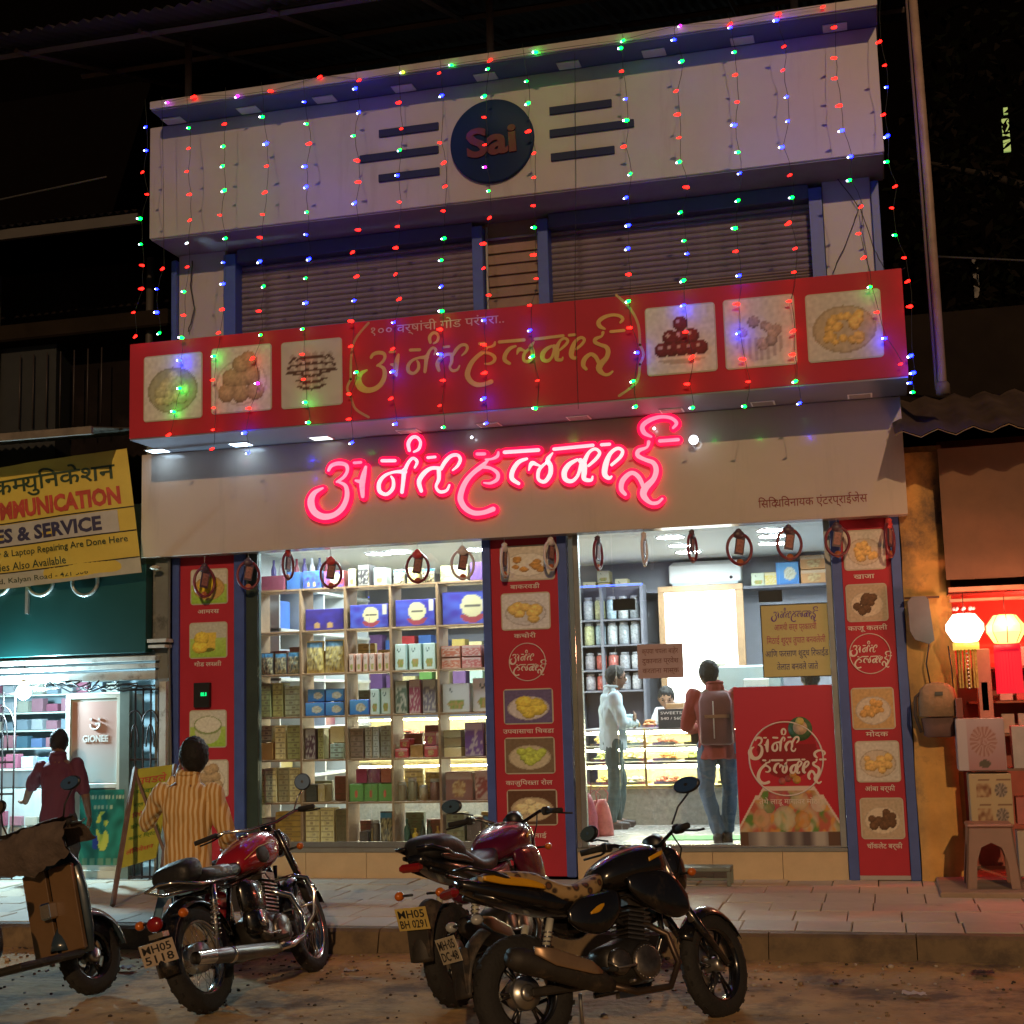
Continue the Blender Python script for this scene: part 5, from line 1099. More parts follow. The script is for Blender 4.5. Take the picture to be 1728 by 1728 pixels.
def btext(s, v, u, wd, hh, mt, bold=0, cond=1):
    """text laid onto the banner"""
    me = settext(s, 1, bold, 0, 2)
    xs = [q.co.x for q in me.vertices]; ys = [q.co.y for q in me.vertices]; w0 = max(xs)-min(xs); h0 = max(ys)-min(ys)
    for q in me.vertices:
        x, y = (q.co.x-min(xs))/w0-.5, (q.co.y-min(ys))/h0-.5; p_ = bs(u+x*wd, v+y*hh); q.co = (p_.x, p_.y-.006, p_.z)
    me.materials.clear(); me.materials.append(mt); me.name = 'lettering'
    for pg in me.polygons: pg.material_index = 0
    o = bpy.data.objects.new('lettering', me); COL.objects.link(o); o.parent = yb
DKG = mat('dark_green_print', (.03, .06, .03), .5, var=0); REDP = mat('red_banner_print', (.48, .07, .05), .5, var=.3, scale=6)
btext('कम<युिनकेशन', .83, .66, .56, .21, DKG, .012)
btext('COMMUNICATION', .635, .62, .66, .15, REDP, .05); btext('MOBILE SALES & SERVICE', .43, .40, .92, .12, mat('navy_bold', (.04, .04, .10), .5, var=0), .04)
btext('All Types Of Computer & Laptop Repairing Are Done Here', .275, .50, .92, .07, DKG, .008); btext('All Kind Of Accessories Also Available', .175, .36, .66, .065, DKG, .008); btext('Shop No.5, Main Road, Kalyan Road - 421 306', .055, .42, .72, .055, DKG, .006)
# metal header, cables, bars
m = MB()
for (y0, y1, d) in ((1112, 1121, 0), (1125, 1133, .02), (1137, 1152, .04)): pbox(m, -80, 262, y0, y1, 12.02+d, 12.2+d, OLDW, .006)
m.build('shutter_header', ls)
rc = random.Random(5); m = MB()
for k in range(16):
    x0 = rc.uniform(30, 200); pts = [at(x0+j*rc.uniform(8, 16), 1152+rc.uniform(0, 14)+4*sin(j), 12.0) for j in range(6)]; m.tube(pts, rc.uniform(.004, .009), BLACKP, 5)
m.build('cables', ls)
GRL = mat('grille_metal', (.045, .035, .035), .5, .5, var=.2)
def grille(nm, xa, xb, Y, z0, z1, n, lab, arch=True):
    t = thing(nm, lab, 'grille'); xs = [xa+(xb-xa)*i/n for i in range(n+1)]
    for i, x in enumerate(xs): m = MB(); m.tube([(x, Y, z0), (x, Y, z1)], .009, GRL, 6); m.build('bar', t)
    for z_ in (z0+.02, z0+.45*(z1-z0), z0+.62*(z1-z0), z1-.02): m = MB(); m.box(xa, xb, Y-.006, Y+.006, z_-.009, z_+.009, GRL); m.build('rail', t)
    if arch:
        for k in range(max(1, n//2)):
            c = xa+(xb-xa)*(k*2+1)/n if n > 1 else (xa+xb)/2
            m = MB(); R_ = (xb-xa)/n
            m.tube([(c+R_*cos(q), Y-.012, z1-.34+R_*1.6*sin(q)) for q in [pi*i/12 for i in range(13)]], .008, GRL, 5)
            m.tube([(c+R_*.5*cos(q), Y-.012, z1-.55+R_*2.6*sin(q)) for q in [pi*i/12 for i in range(13)]], .007, GRL, 5); m.build('scroll', t)
    return t
zt, zb_ = at(245, 1160, 12.05).z, .205
grille('folding_grille', at(216, 1160, 12.05).x, at(268, 1160, 12.05).x, 12.05, zb_, zt, 4, 'dark folding grille gate with arched tops at the right side of the phone shop')
grille('folding_grille', at(-90, 1160, 12.0).x, at(26, 1160, 12.0).x, 12.0, zb_, zt, 6, 'dark grille gate pulled to the far left of the phone shop')
m = MB(); pbox(m, 201, 217, 1160, 1490, 12.03, 12.09, mat('frame_grey_green', (.16, .22, .20), .5, .3)); m.build('jamb', ls)
m = MB(); pbox(m, 268, 279, 1150, 1490, 12.03, 12.11, OLDW); m.build('jamb', ls)
# glass partition with posters
gp = thing('poster_cabinet', 'white framed cabinet with a faded pink poster above and a green poster below', 'cabinet')
x0, x1 = at(112, 1250, 12.06).x, at(203, 1250, 12.06).x; zt2 = at(160, 1172, 12.06).z
m = MB(); m.box(x0, x1, 12.075, 12.5, .206, zt2, mat('cabinet_white', (.52, .56, .50), .5, var=.06)); m.build('carcass', gp)
WFR = mat('white_frame', (.62, .66, .58), .4, var=.05)
for e in ((x0, x0+.045, .206, zt2), (x1-.03, x1, .206, zt2), (x0+.046, x1-.031, zt2-.04, zt2), (x0+.046, x1-.031, 1.03, 1.075), (x0+.046, x1-.031, .206, .28)):
    m = MB(); m.box(e[0], e[1], 12.045, 12.074, e[2], e[3], WFR, bev=.004); m.build('frame', gp)
pw, ph = x1-x0-.09, zt2-.06-1.09
def pinkp(u, v): return mixc(mixc((.40, .50, .50), (.46, .26, .22), (v-.15)*2.2), (.5, .42, .36), .3*nz(u*3, v*4)+.15)
pic('pink_poster', ((x0+x1)/2+.01, 12.068, 1.085+ph/2), pw, ph, pinkp, gp, 30, 40)
cxp = (x0+x1)/2+.02; zz = 1.085+ph*.72
text('GIONEE', (cxp, 12.064, zz-.14), .085, mat('pale_letters', (.62, .60, .56), .5, var=0), gp, 'lettering', width=.27, ext=.002, bold=.003)
m = MB(); WL = mat('pale_letters', (.62, .60, .56), .5, var=0); m.tube([(cxp+.05*cos(a_), 12.062, zz+.0+.05*sin(a_)) for a_ in [pi*1.0+pi*i/12 for i in range(13)]], .010, WL, 6); m.box(cxp-.056, cxp-.036, 12.056, 12.066, zz+.035, zz+.055, WL); m.box(cxp+.03, cxp+.05, 12.056, 12.066, zz+.035, zz+.055, WL); m.box(cxp, cxp+.05, 12.056, 12.066, zz-.005, zz+.012, WL); m.build('smile_mark', gp)
a = at(135, 1333, 12.03); b = at(209, 1460, 12.03)
gpo = thing('green_poster', 'dark green poster with yellow figures below the pink poster', 'poster', ((a.x+b.x)/2, 12.03, (a.z+b.z)/2))
def gpf(u, v):
    c = mixc((.01, .09, .06), (.02, .20, .14), .5+nz(u*5, v*7)*1.2)
    if (u-.52)**2*3+(v-.45)**2 < .07 and nz(u*7, v*7, 4) > -.15: c = (.42, .44, .06)
    if (u-.35)**2*4+(v-.3)**2*2 < .02: c = (.03, .05, .25)
    if .88 < v < .93 and int(u*26) % 2: c = (.35, .4, .25)
    if .74 < v < .80 and abs(u-.5) < .25 and int(u*22) % 2: c = (.32, .38, .22)
    if v < .1 and int(u*17) % 3: c = (.10, .2, .12)
    return c
MB().box(-(b.x-a.x)/2, (b.x-a.x)/2, .001, .006, -(a.z-b.z)/2, (a.z-b.z)/2, GRN).build('sheet', gpo)
pic('print', (0, -.001, 0), b.x-a.x, a.z-b.z, gpf, gpo, 36, 60); 
# glowing bulb and things for sale behind the counter
p = at(40, 1168, 11.95); t = thing('bare_bulb', 'dazzling bare white bulb hanging at the front of the phone shop', 'bulb', p)
m = MB(); m.ball((0, 0, 0), .07, mat('hot_bulb', (1, 1, 1), .3, emit=(.55, .88, 1), es=1500, var=0), 16, 10); m.build('globe', t)
m = MB(); m.cyl((0, 0, .05), (0, 0, .12), .022, WHITEP); m.tube([(0, 0, .12), (.01, .0, .3)], .004, BLACKP, 5); m.build('holder', t)
cn = thing('glass_counter', 'phone shop counter filled with small coloured packets', 'counter'); m = MB()
m.box(-10.5, -7.62, 12.5, 13.0, .206, 1.0, mat('counter_pale', (.42, .46, .44), .5, var=.1)); m.build('base', cn)
rc = random.Random(12); PALS = [(.36, .36, .38), (.10, .16, .3), (.26, .08, .12), (.36, .34, .28), (.2, .24, .28), (.30, .14, .17), (.06, .13, .18), (.4, .4, .36)]
nn_ = ['first', 'second', 'third', 'fourth', 'fifth', 'sixth', 'seventh', 'eighth', 'ninth', 'tenth', 'eleventh', 'twelfth']
for L in range(6):
    zz = 1.02+L*.185 if L else .66
    if L: MB().box(-9.6, -7.62, 13.3 if L > 1 else 12.6, 13.6 if L > 1 else 12.95, zz-.02, zz-.003, WFR).build('shelf_board', cn)
    for i in range(11):
        x = -9.5+i*.175; c = PALS[rc.randrange(8)]; hh = rc.uniform(.08, .14); y = 13.32 if L > 1 else (12.62 if L else 12.44)
        o = MB().box(-.065, .065, 0, .1 if L else .05, 0, hh, bmat(c), bev=.004).build('carton', None, (x, y, zz)); tag(o, 'small packet %s from the left on phone shop shelf level %s' % (nn_[i], ['below the counter top', 'one', 'two', 'three', 'four', 'five'][L]), 'packet', 'small packets on the phone shop shelves')
# A frame board
af = thing('a_frame_board', 'leaning yellow folding board with red and green writing on wooden legs', 'sign')
TOPZ = at(265, 1292, 11.3).z; w1, w2 = at(232, 1300, 11.3).x, at(293, 1300, 11.3).x
YB = mat('yellow_board', (.42, .42, .05), .5, var=.18, scale=4)
def fp(px, py, Y): q = at(px, py, Y); return Vector((q.x, Y, q.z))
q0, q1, q2, q3 = fp(229, 1298, 11.35), fp(293, 1290, 11.35), fp(262, 1448, 11.1), fp(202, 1466, 11.1)
m = MB(); m.add([q3, q2, q1, q0]+[v+Vector((0, .02, 0)) for v in (q3, q2, q1, q0)], [(0, 1, 2, 3), (7, 6, 5, 4), (0, 4, 5, 1), (1, 5, 6, 2), (2, 6, 7, 3), (3, 7, 4, 0)], YB); m.build('board', af)
def onb(u, v): return q3.lerp(q2, u).lerp(q0.lerp(q1, u), v)+Vector((0, -.006, 0))
for s, v, hh, mt_ in (('उघडले', .88, .10, REDP), ('मोबाईल', .76, .07, mat('green_print', (.10, .24, .03), .5, var=0)), ('सर्व प्रकारचे', .62, .06, mat('green_print', (.1, .24, .03))), ('िरपेअरींग', .52, .06, REDP), ('झेरॉक्स', .40, .06, mat('green_print', (.1, .24, .03))), ('कलर िप्रंट', .28, .06, mat('green_print', (.1, .24, .03))), ('लॅिमनेशन', .15, .06, REDP)):
    cu = bpy.data.curves.new('t', 'FONT'); cu.body = s; cu.offset = .01; cu.resolution_u = 2; o = bpy.data.objects.new('t', cu); COL.objects.link(o); me = bpy.data.meshes.new_from_object(o.evaluated_get(bpy.context.evaluated_depsgraph_get())); bpy.data.objects.remove(o)
    xs = [k.co.x for k in me.vertices]; ys = [k.co.y for k in me.vertices]
    for k in me.vertices: k.co = onb(.12+.76*(k.co.x-min(xs))/(max(xs)-min(xs)), v-hh/2+hh*(k.co.y-min(ys))/(max(ys)-min(ys)))
    me.materials.clear(); me.materials.append(mt_); me.name = 'lettering'
    for pg in me.polygons: pg.material_index = 0
    o = bpy.data.objects.new('lettering', me); COL.objects.link(o); o.parent = af
BW = mat('weathered_wood', (.17, .11, .08), .7, var=.3, scale=12)
def beam(a, b, w_): m = MB(); m.tube([a, b], w_, BW, 4, False); m.build('leg', af)
la = atz(190, 1528, .21); beam(la, fp(228, 1296, 11.33), .022); lb = atz(268, 1500, .21); lb.y = 10.85; lb.x = at(268, 1500, 10.85).x; beam(lb, q1+Vector((.01, 0, 0)), .02)
beam(q0+Vector((-.01, -.02, .01)), at(282, 1450, 10.9), .016)
MB().box(-6.0, -5.82, 11.6, 11.9, .2, .235, mat('green_cloth', (.03, .18, .09), .8), bev=.01).build('x').name = 'green_cloth'
tag(bpy.data.objects['green_cloth'], 'small green cloth folded on the pavement below the yellow board', 'cloth')
# dark gap column and meter wires between the two shops
wc = thing('wall_strip', 'dark stained wall strip with loose wires between the phone shop and the sweet shop', 'wall')
m = MB(); m.box(-6.72, -6.47, 12.15, 12.6, 2.3, 4.3, mat('strip_dark', (.13, .15, .15), .8, var=.3, scale=5, stain=((.32, .31, .28), .2, 7))); m.build('wall', wc)
m = MB(); pbox(m, 248, 280, 1078, 1084, 12.0, 12.14, OLDW); pbox(m, 250, 278, 1088, 1093, 12.0, 12.14, OLDW); m.build('bracket', wc)
m = MB(); m.tube([at(286, 900, 12.1), at(285, 1100, 12.1), at(288, 1300, 12.1), at(292, 1480, 12.1)], .014, mat('pipe_dark', (.10, .11, .11), .5)); m.build('pipe', wc)
m = MB(); q = at(262, 958, 12.0); m.ball(q, .045, mat('dull_lamp', (.35, .30, .22), .4), 10, 6, (1.2, 1, .5)); m.build('lamp_cover', wc)
# ------------------------------------------------------------------ upper left neighbour, roof shed, right side
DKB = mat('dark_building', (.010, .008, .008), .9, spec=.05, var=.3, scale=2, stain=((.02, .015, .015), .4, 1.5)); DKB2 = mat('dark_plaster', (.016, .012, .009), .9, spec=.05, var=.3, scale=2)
nb = thing('left_building', 'dark neighbouring building with a sloping tin roof left of the sweet shop', 'building')
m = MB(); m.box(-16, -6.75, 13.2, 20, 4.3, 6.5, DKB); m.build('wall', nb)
m = MB(); m.box(-16, at(95, 600, 12.9).x, 12.9, 13.2, 4.3, 5.6, mat('dark_window', (.015, .018, .02), .5)); m.build('window', nb)
m = MB(); m.box(-16, -6.8, 12.7, 13.2, 5.62, 5.8, DKB2, bev=.02); m.build('ledge', nb)
for x in (-7.1, -8.9): m = MB(); m.tube([(x, 12.85, 4.4), (x+.02, 12.85, 6.4)], .04, mat('old_pipe', (.05, .045, .04), .6), 8); m.build('pipe', nb)
for i in range(7): m = MB(); m.tube([(-8.6+i*.16, 12.86, 4.7), (-8.6+i*.16, 12.86, 5.5)], .008, mat('old_rail', (.06, .05, .05), .5, .5), 5); m.build('window_bar', nb)
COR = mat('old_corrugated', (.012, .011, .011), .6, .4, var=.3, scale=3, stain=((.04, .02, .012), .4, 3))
def corr(m, x0, x1, ya, za, yb, zb, mt, pitch=.09, amp=.018, along='x'):
    n = int((x1-x0)/pitch*4)
    m.sheet(lambda u, v: (x0+(x1-x0)*u, ya+(yb-ya)*v, za+(zb-za)*v+amp*sin(2*pi*(x1-x0)*u/pitch)), n, 1, mt)
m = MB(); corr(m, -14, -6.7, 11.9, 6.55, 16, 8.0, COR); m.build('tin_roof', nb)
m = MB(); m.box(-14, -6.7, 11.9, 11.95, 6.42, 6.52, mat('gutter', (.06, .055, .05), .6)); m.build('gutter', nb)
m = MB(); corr(m, -14, -6.8, 11.3, 4.30, 12.8, 4.55, mat('lower_awning_sheet', (.09, .08, .065), .6, .3, var=.3, scale=2)); m.build('awning', nb)
m = MB(); m.box(-14, -6.8, 11.28, 11.32, 4.24, 4.31, mat('awning_edge', (.15, .13, .11), .6, var=.3)); m.build('awning_edge', nb)
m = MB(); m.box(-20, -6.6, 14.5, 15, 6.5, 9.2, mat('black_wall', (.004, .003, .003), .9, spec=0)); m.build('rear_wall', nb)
# dark shed roof of tin over the flat top of the shop
sh_ = thing('roof_shed', 'dark corrugated tin shed roof on posts above the shop roof', 'roof')
za = 8.05; ya_ = 11.6
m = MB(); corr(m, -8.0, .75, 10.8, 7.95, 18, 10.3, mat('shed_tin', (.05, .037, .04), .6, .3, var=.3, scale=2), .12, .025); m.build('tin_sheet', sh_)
for py in (11.4, 13.0, 14.8, 16.6):
    m = MB(); zz = 7.95+(py-10.8)*2.35/7.2-.08; m.tube([(-8.0, py, zz), (.75, py, zz)], .035, mat('purlin', (.12, .09, .09), .6), 4, False); m.build('purlin', sh_)
for x in (at(318, 100, 11.9).x, at(827, 60, 11.9).x, at(1340, 5, 11.9).x):
    m = MB(); m.tube([(x, 11.9, 7.22), (x, 11.9, 8.25)], .035, mat('shed_post', (.16, .13, .14), .6), 8); m.build('post', sh_)
for i in range(7):
    x = -7.6+i*1.3; m = MB(); m.tube([(x, 11.2, 7.99), (x, 17.8, 10.12)], .03, mat('purlin', (.12, .09, .09), .6), 4, False); m.build('rafter', sh_)
# right pole
pp = thing('drain_pipe', 'tall pale vertical pipe on the right of the shop front, ending above the awning', 'pipe')
b = at(1591, 655, 11.5); t_ = at(1537, -30, 11.5); m = MB(); m.tube([b, ((b+t_)/2)+Vector((.01, 0, 0)), t_+Vector((0, 0, .5))], .036, mat('pipe_pale', (.34, .24, .20), .5, var=.25, scale=5), 10); m.build('pipe', pp)
m = MB(); m.tube([b+Vector((-.045, .03, 0)), t_+Vector((-.045, .03, .5))], .014, mat('pipe_thin', (.16, .12, .12), .5), 6); m.build('cable', pp)
m = MB(); m.lathe([(.055, -.05), (.055, .03), (.04, .05)], b, mat('pipe_foot', (.12, .09, .08), .6)); m.build('foot', pp)
# right stall
rs_ = thing('gift_stall', 'small right hand stall with stained wall, scalloped tin awning and red light', 'stall')
STW = mat('stained_wall', (.56, .31, .09), .85, var=.3, scale=2.2, bump=.4, bscale=8, stain=((.13, .09, .06), .38, 1.6))
pr = [(.225, 12.25)]
m = MB(); xs = [.24, .30, .42, .60]
def wf(u, v):
    x = .226+u*.34; z_ = .19+v*3.5; bul = .04*sin(pi*u)+.02*nz(u*3, v*5)
    return (x+ (.02*nz(2, v*7)), 12.16-bul, z_)
m.sheet(wf, 10, 46, STW); m.box(.23, .60, 12.19, 13.5, .19, 3.75, STW); m.build('side_wall', rs_)
m = MB(); m.box(.60, 6, 12.9, 13.0, .2, 3.9, mat('stall_back', (.36, .10, .07), .7, var=.2)); m.build('back_wall', rs_)
TRP = mat('brown_tarpaulin', (.15, .08, .045), .75, var=.25, scale=2.2, bump=.3, bscale=4)
m = MB(); m.sheet(lambda u, v: (.56+u*4, 11.93+.03*sin(u*20+v)+.03*nz(u*6, v*4), 2.60+v*1.08), 60, 14, TRP); m.build('tarpaulin', rs_)
AW = mat('awning_tin', (.11, .075, .055), .6, .3, var=.3, scale=4)
m = MB(); n = 60; corr(m, .22, 4.5, 11.35, 3.72, 13.4, 4.4, AW, .26, .028); corr(m, .22, 4.5, 11.35, 3.705, 11.36, 3.715, mat('awning_lip', (.30, .20, .12), .6), .26, .028); m.build('tin_awning', rs_)
m = MB(); m.box(.30, 6, 13.4, 13.5, 3.7, 5.2, DKB2); m.build('upper_wall', rs_)
m = MB(); m.box(.57, 4, 11.9, 12.0, 2.50, 2.535, mat('stall_bar', (.46, .22, .14), .5, var=.2)); m.box(.57, 4, 11.88, 11.98, 2.42, 2.44, mat('stall_bar', (.46, .22, .14), .5)); m.box(.57, 4, 12.0, 12.9, 2.49, 2.51, mat('stall_roof', (.3, .1, .08), .6)); m.build('beam', rs_)
m = MB(); m.box(.33, 4, 11.2, 12.9, .17, .235, mat('stone_step', (.30, .22, .16), .8, var=.2, scale=5), bev=.01); m.build('step', rs_)
m = MB(); m.tube([at(1565, 1010, 12.0), at(1572, 1060, 12.0), at(1563, 1120, 12.0), at(1572, 1165, 12.0)], .007, BLACKP, 6); m.tube([at(1600, 1090, 12.02), at(1606, 1130, 12.02), at(1612, 1200, 12.02)], .006, BLACKP, 6); m.build('cable', rs_)
m = MB(); q = at(1535, 1009, 12.05); m.box(.225, .50, 12.02, 12.10, q.z-.008, q.z+.006, mat('bracket_dark', (.10, .05, .03), .7)); m.build('wall_bracket', rs_)
p = at(1553, 1048, 12.0); t = thing('cloth_bracket', 'grey rounded cloth hung on a nail on the stained wall', 'cloth', p); m = MB(); m.prism([(-.09, .16), (-.05, .20), (.05, .20), (.075, .17), (.10, -.16), (.06, -.19), (-.05, -.15), (-.085, -.08)], -.03, .03, mat('grey_cloth', (.13, .13, .15), .7, var=.2)); m.build('cloth', t)
# lanterns
def lantern(px, py, col, es, kind, lab):
    p = at(px, py, 11.75); t = thing('paper_lantern', lab, 'lantern', p)
    em = mat('lantern_'+kind, col, .6, emit=col, es=es, var=0); R_ = .125
    m = MB(); m.lathe([(.06, .115), (.085, .11), (.145, .03), (.145, .0), (.145, -.02), (.095, -.105), (.07, -.11)], (0, 0, 0), em, seg=8, smooth=False, caps=True); m.build('shade', t)
    m = MB()
    for j in range(8):
        a = 2*pi*j/8; m.tube([(.062*cos(a), .062*sin(a), .117), (.087*cos(a), .087*sin(a), .112), (.147*cos(a), .147*sin(a), .03), (.147*cos(a), .147*sin(a), -.02), (.097*cos(a), .097*sin(a), -.107)], .0035, mat('lantern_rib_'+kind, (.5, .1, .08), .5), 4)
    m.build('ribs', t)
    m = MB(); m.tube([(0, 0, .13), (0, 0, .28)], .003, BLACKP, 4); m.build('cord', t)
    m = MB()
    if kind == 'yellow':
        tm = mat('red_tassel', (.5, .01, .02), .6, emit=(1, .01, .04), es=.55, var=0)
        for j in range(26): a = 2*pi*j/26; m.box(.092*cos(a)-.009, .092*cos(a)+.009, .092*sin(a)-.002, .092*sin(a)+.002, -.50, -.15, tm)
        m.lathe([(.10, -.12), (.10, -.17), (.09, -.17)], (0, 0, 0), tm, seg=20)
    else:
        tm = mat('gold_tassel', (.5, .34, .10), .35, .5, var=.4, scale=40)
        for j in range(14): a = 2*pi*j/14; m.box(.07*cos(a)-.006, .07*cos(a)+.006, .07*sin(a)-.002, .07*sin(a)+.002, -.47, -.17, tm)
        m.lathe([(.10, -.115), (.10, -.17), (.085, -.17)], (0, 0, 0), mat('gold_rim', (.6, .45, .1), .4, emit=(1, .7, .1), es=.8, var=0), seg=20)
        for j in range(10): m.ball((0, -.075, -.2-.03*j), .008, mat('bead', (.7, .65, .6), .2), 6, 4)
        for j in range(8): a = 2*pi*j/8; m.ball((.075*cos(a), .075*sin(a), .155), .016, mat('bead_pink', (.6, .3, .35), .3), 6, 4)
    tag(m.build('tassel', t), kind='stuff')
    l = bpy.data.lights.new('added_glow', 'POINT'); lo = bpy.data.objects.new('added_glow', l); COL.objects.link(lo); lo.parent = t; lo.location = (0, -.16, .06); l.energy = 16; l.color = (1, .36, .2); l.shadow_soft_size = .08  # unseen point lamp added before the shade, which would block an inner one
lantern(1628, 1060, (1, .88, .62), 4.2, 'white', 'glowing white lantern with gold tassels at the right stall, left one')
lantern(1697, 1062, (1, .72, .20), 1.7, 'yellow', 'glowing yellow lantern with long red tassel at the right stall')
p = at(1668, 1015, 12.5); l = thing('red_bulb', 'red bulb glowing inside the right stall behind the lanterns', 'bulb', (1.25, 12.35, 2.25)); m = MB(); m.ball((0, 0, 0), .04, mat('red_bulb', (1, .05, .05), .4, emit=(1, .05, .03), es=800, var=0), 12, 8); m.build('globe', l); m = MB(); m.cyl((0, 0, .03), (0, 0, .24), .012, BLACKP); m.build('holder', l)
# bag on the wall
p = at(1582, 1180, 11.95); bg_ = thing('hanging_bag', 'worn beige and brown bag hanging on the stained wall', 'bag', p)
m = MB(); BGM = mat('beige_bag', (.30, .20, .12), .8, var=.25, scale=9, bump=.3)
m.rings([[(x*w_, y*w_*.5-.02, z_) for (x, y) in [(cos(2*pi*j/16)*.15, sin(2*pi*j/16)*.15) for j in range(16)]] for (z_, w_) in ((-.14, .80), (-.13, 1.02), (0, 1.0), (.08, .9), (.12, .6), (.135, .2))], BGM); m.build('flap', bg_)
m = MB(); m.rings([[(x*w_, y*w_*.5, z_) for (x, y) in [(cos(2*pi*j/16)*.14, sin(2*pi*j/16)*.14) for j in range(16)]] for (z_, w_) in ((-.30, .7), (-.29, .86), (-.15, .98), (-.14, .6))], mat('brown_bag', (.14, .08, .07), .8, var=.25)); m.build('body', bg_)
m = MB(); m.tube([(-.10, -.02, .08), (-.17, -.01, .02), (-.18, -.01, -.12), (-.14, 0, -.26)], .014, mat('strap_dark', (.06, .045, .04), .8), 6); m.box(-.02, .04, -.10, -.092, .03, .06, mat('badge_dark', (.05, .06, .06), .4)); m.build('strap', bg_)
# stacked boxes and stool
def fanbox(nm, px0, px1, py0, py1, lab, kind):
    a = at(px0, py0, 11.75); b = at(px1, py1, 11.75); t = thing(nm, lab, 'box', ((a.x+b.x)/2, 11.75, b.z)); w_, h_ = b.x-a.x, a.z-b.z
    MB().box(-w_/2, w_/2, 0, .28, 0, h_, bmat((.36, .30, .32) if kind else (.40, .34, .22)), bev=.006).build('carton', t)
    def f1(u, v):
        r2 = (u-.55)**2*1.1+(v-.56)**2
        if r2 < .09: return mixc((.28, .14, .12), (.42, .30, .32), .5+.5*cos(18*atan2(v-.56, u-.55)))
        if (u-.55)**2*3+(v-.12)**2*8 < .05: return (.10, .09, .07)
        return mixc((.36, .20, .22), (.42, .36, .42), v) if u > .2 else (.44, .42, .48)
    def f2(u, v):
        k = v*2 % 1
        if .1 < k < .62 and .14 < u < .52: return mixc((.20, .09, .05), (.45, .34, .2), .5+1.4*nz(u*9, v*9))
        if (u-.75)**2+((k-.36)*.5)**2 < .022: return mixc((.08, .07, .06), (.35, .3, .26), .5+.5*cos(9*atan2((k-.36)*.5, u-.75)))
        if .74 < k < .8 and (.2 < u < .5 or u > .66): return (.16, .08, .05)
        return (.44, .36, .22)
    pic('print', (0, -.002, h_/2), w_-.01, h_-.01, f1 if kind else f2, t, 36, 36); return t
fanbox('appliance_box', 1612, 1700, 1213, 1300, 'pinkish box printed with a table fan, upper box of the stack', 1)
fanbox('appliance_box', 1634, 1712, 1306, 1392, 'cream printed box with two rows of pictures below the fan box', 0)
MB().box(.68, 1.10, 11.76, 12.1, at(1670, 1302, 11.75).z+.002, at(1670, 1301, 11.75).z+.015, mat('stall_plank', (.18, .11, .08), .7)).build('plank', rs_)
a = at(1610, 1140, 11.8); b = at(1650, 1212, 11.8)
def clearbox(px0, px1, py0, py1, c, lab):
    a = at(px0, py0, 11.82); b = at(px1, py1, 11.82); o = MB().box(a.x, b.x, 11.82, 12.0, b.z, a.z, bmat(c), bev=.006).build('carton'); tag(o, lab, 'box')
clearbox(1646, 1678, 1095, 1212, (.50, .20, .16), 'salmon carton standing on the fan box behind the gold tassel'); clearbox(1655, 1670, 1150, 1200, (.48, .34, .24), 'small pale brown carton before the salmon carton'); clearbox(1612, 1626, 1178, 1212, (.20, .05, .04), 'small dark red pot on the fan box at the left'); 
clearbox(1706, 1745, 1225, 1300, (.42, .40, .42), 'greyish carton at the right picture edge beside the fan box'); clearbox(1714, 1750, 1345, 1392, (.42, .12, .11), 'red carton at the right picture edge beside the cream box'); clearbox(1716, 1760, 1402, 1480, (.40, .34, .28), 'pale carton low at the right edge beside the brown stool')
# shelf of small things
for L in range(3):
    for i in range(7):
        x = 1.0+i*.13; zz = [1.62, 1.9, 1.35][L]; c = [(.5, .42, .42), (.45, .1, .1), (.4, .35, .3)][(i+L) % 3]
        o = MB().box(x-.05, x+.05, 12.5, 12.6, zz, zz+.16, bmat(c), bev=.004).build('carton'); tag(o, 'small %s carton on stall shelf %s, number %s from the left' % (['pinkish', 'red', 'brownish'][(i+L) % 3], ['middle', 'top', 'bottom'][L], nn_[i]), 'box', 'small cartons on the stall shelves')
    MB().box(.7, 3, 12.45, 12.88, [1.62, 1.9, 1.35][L]-.02, [1.62, 1.9, 1.35][L]-.003, WOODD).build('shelf_board', rs_)
# plastic stool: flared legs with arched opening
def stool(loc, h, w_, c, lab, rz=0):
    t = thing('plastic_stool', lab, 'stool', loc, rz); mt = mat('stool_%d' % int(c[0]*100), c, .4, var=.1)
    m = MB(); m.box(-w_/2, w_/2, -w_/2, w_/2, h-.03, h, mt, bev=.012); m.build('seat', t)
    for k in range(4):
        R_ = Matrix.Rotation(k*pi/2, 4, 'Z'); m = MB(R_); f = w_/2-.01; g = w_/2+.03
        pts = [(-1, 0), (-.62, 0), (-.60, .45), (-.42, .68), (0, .76), (.42, .68), (.60, .45), (.62, 0), (1, 0), (1, 1), (-1, 1)]
        def P(u, v, d): s = g+(f-g)*v; return (u*s, -s+d, v*(h-.03))
        vs = [P(u, v, 0) for u, v in pts]+[P(u, v, .012) for u, v in pts]; n = len(pts)
        tri = [(0, 1, 2, 10), (2, 3, 10), (3, 4, 10), (4, 9, 10), (4, 5, 9), (5, 6, 9), (6, 7, 8, 9)]
        m.add(vs, tri+[tuple(q+n for q in reversed(x)) for x in tri]+[(i, (i+1) % n, n+(i+1) % n, n+i) for i in range(n)], mt); m.build('leg', t)
    return t
q = atz(1690, 1520, .235); stool((q.x, 11.6, .236), .47, .34, (.24, .13, .10), 'brown plastic stool standing on the step of the right stall')
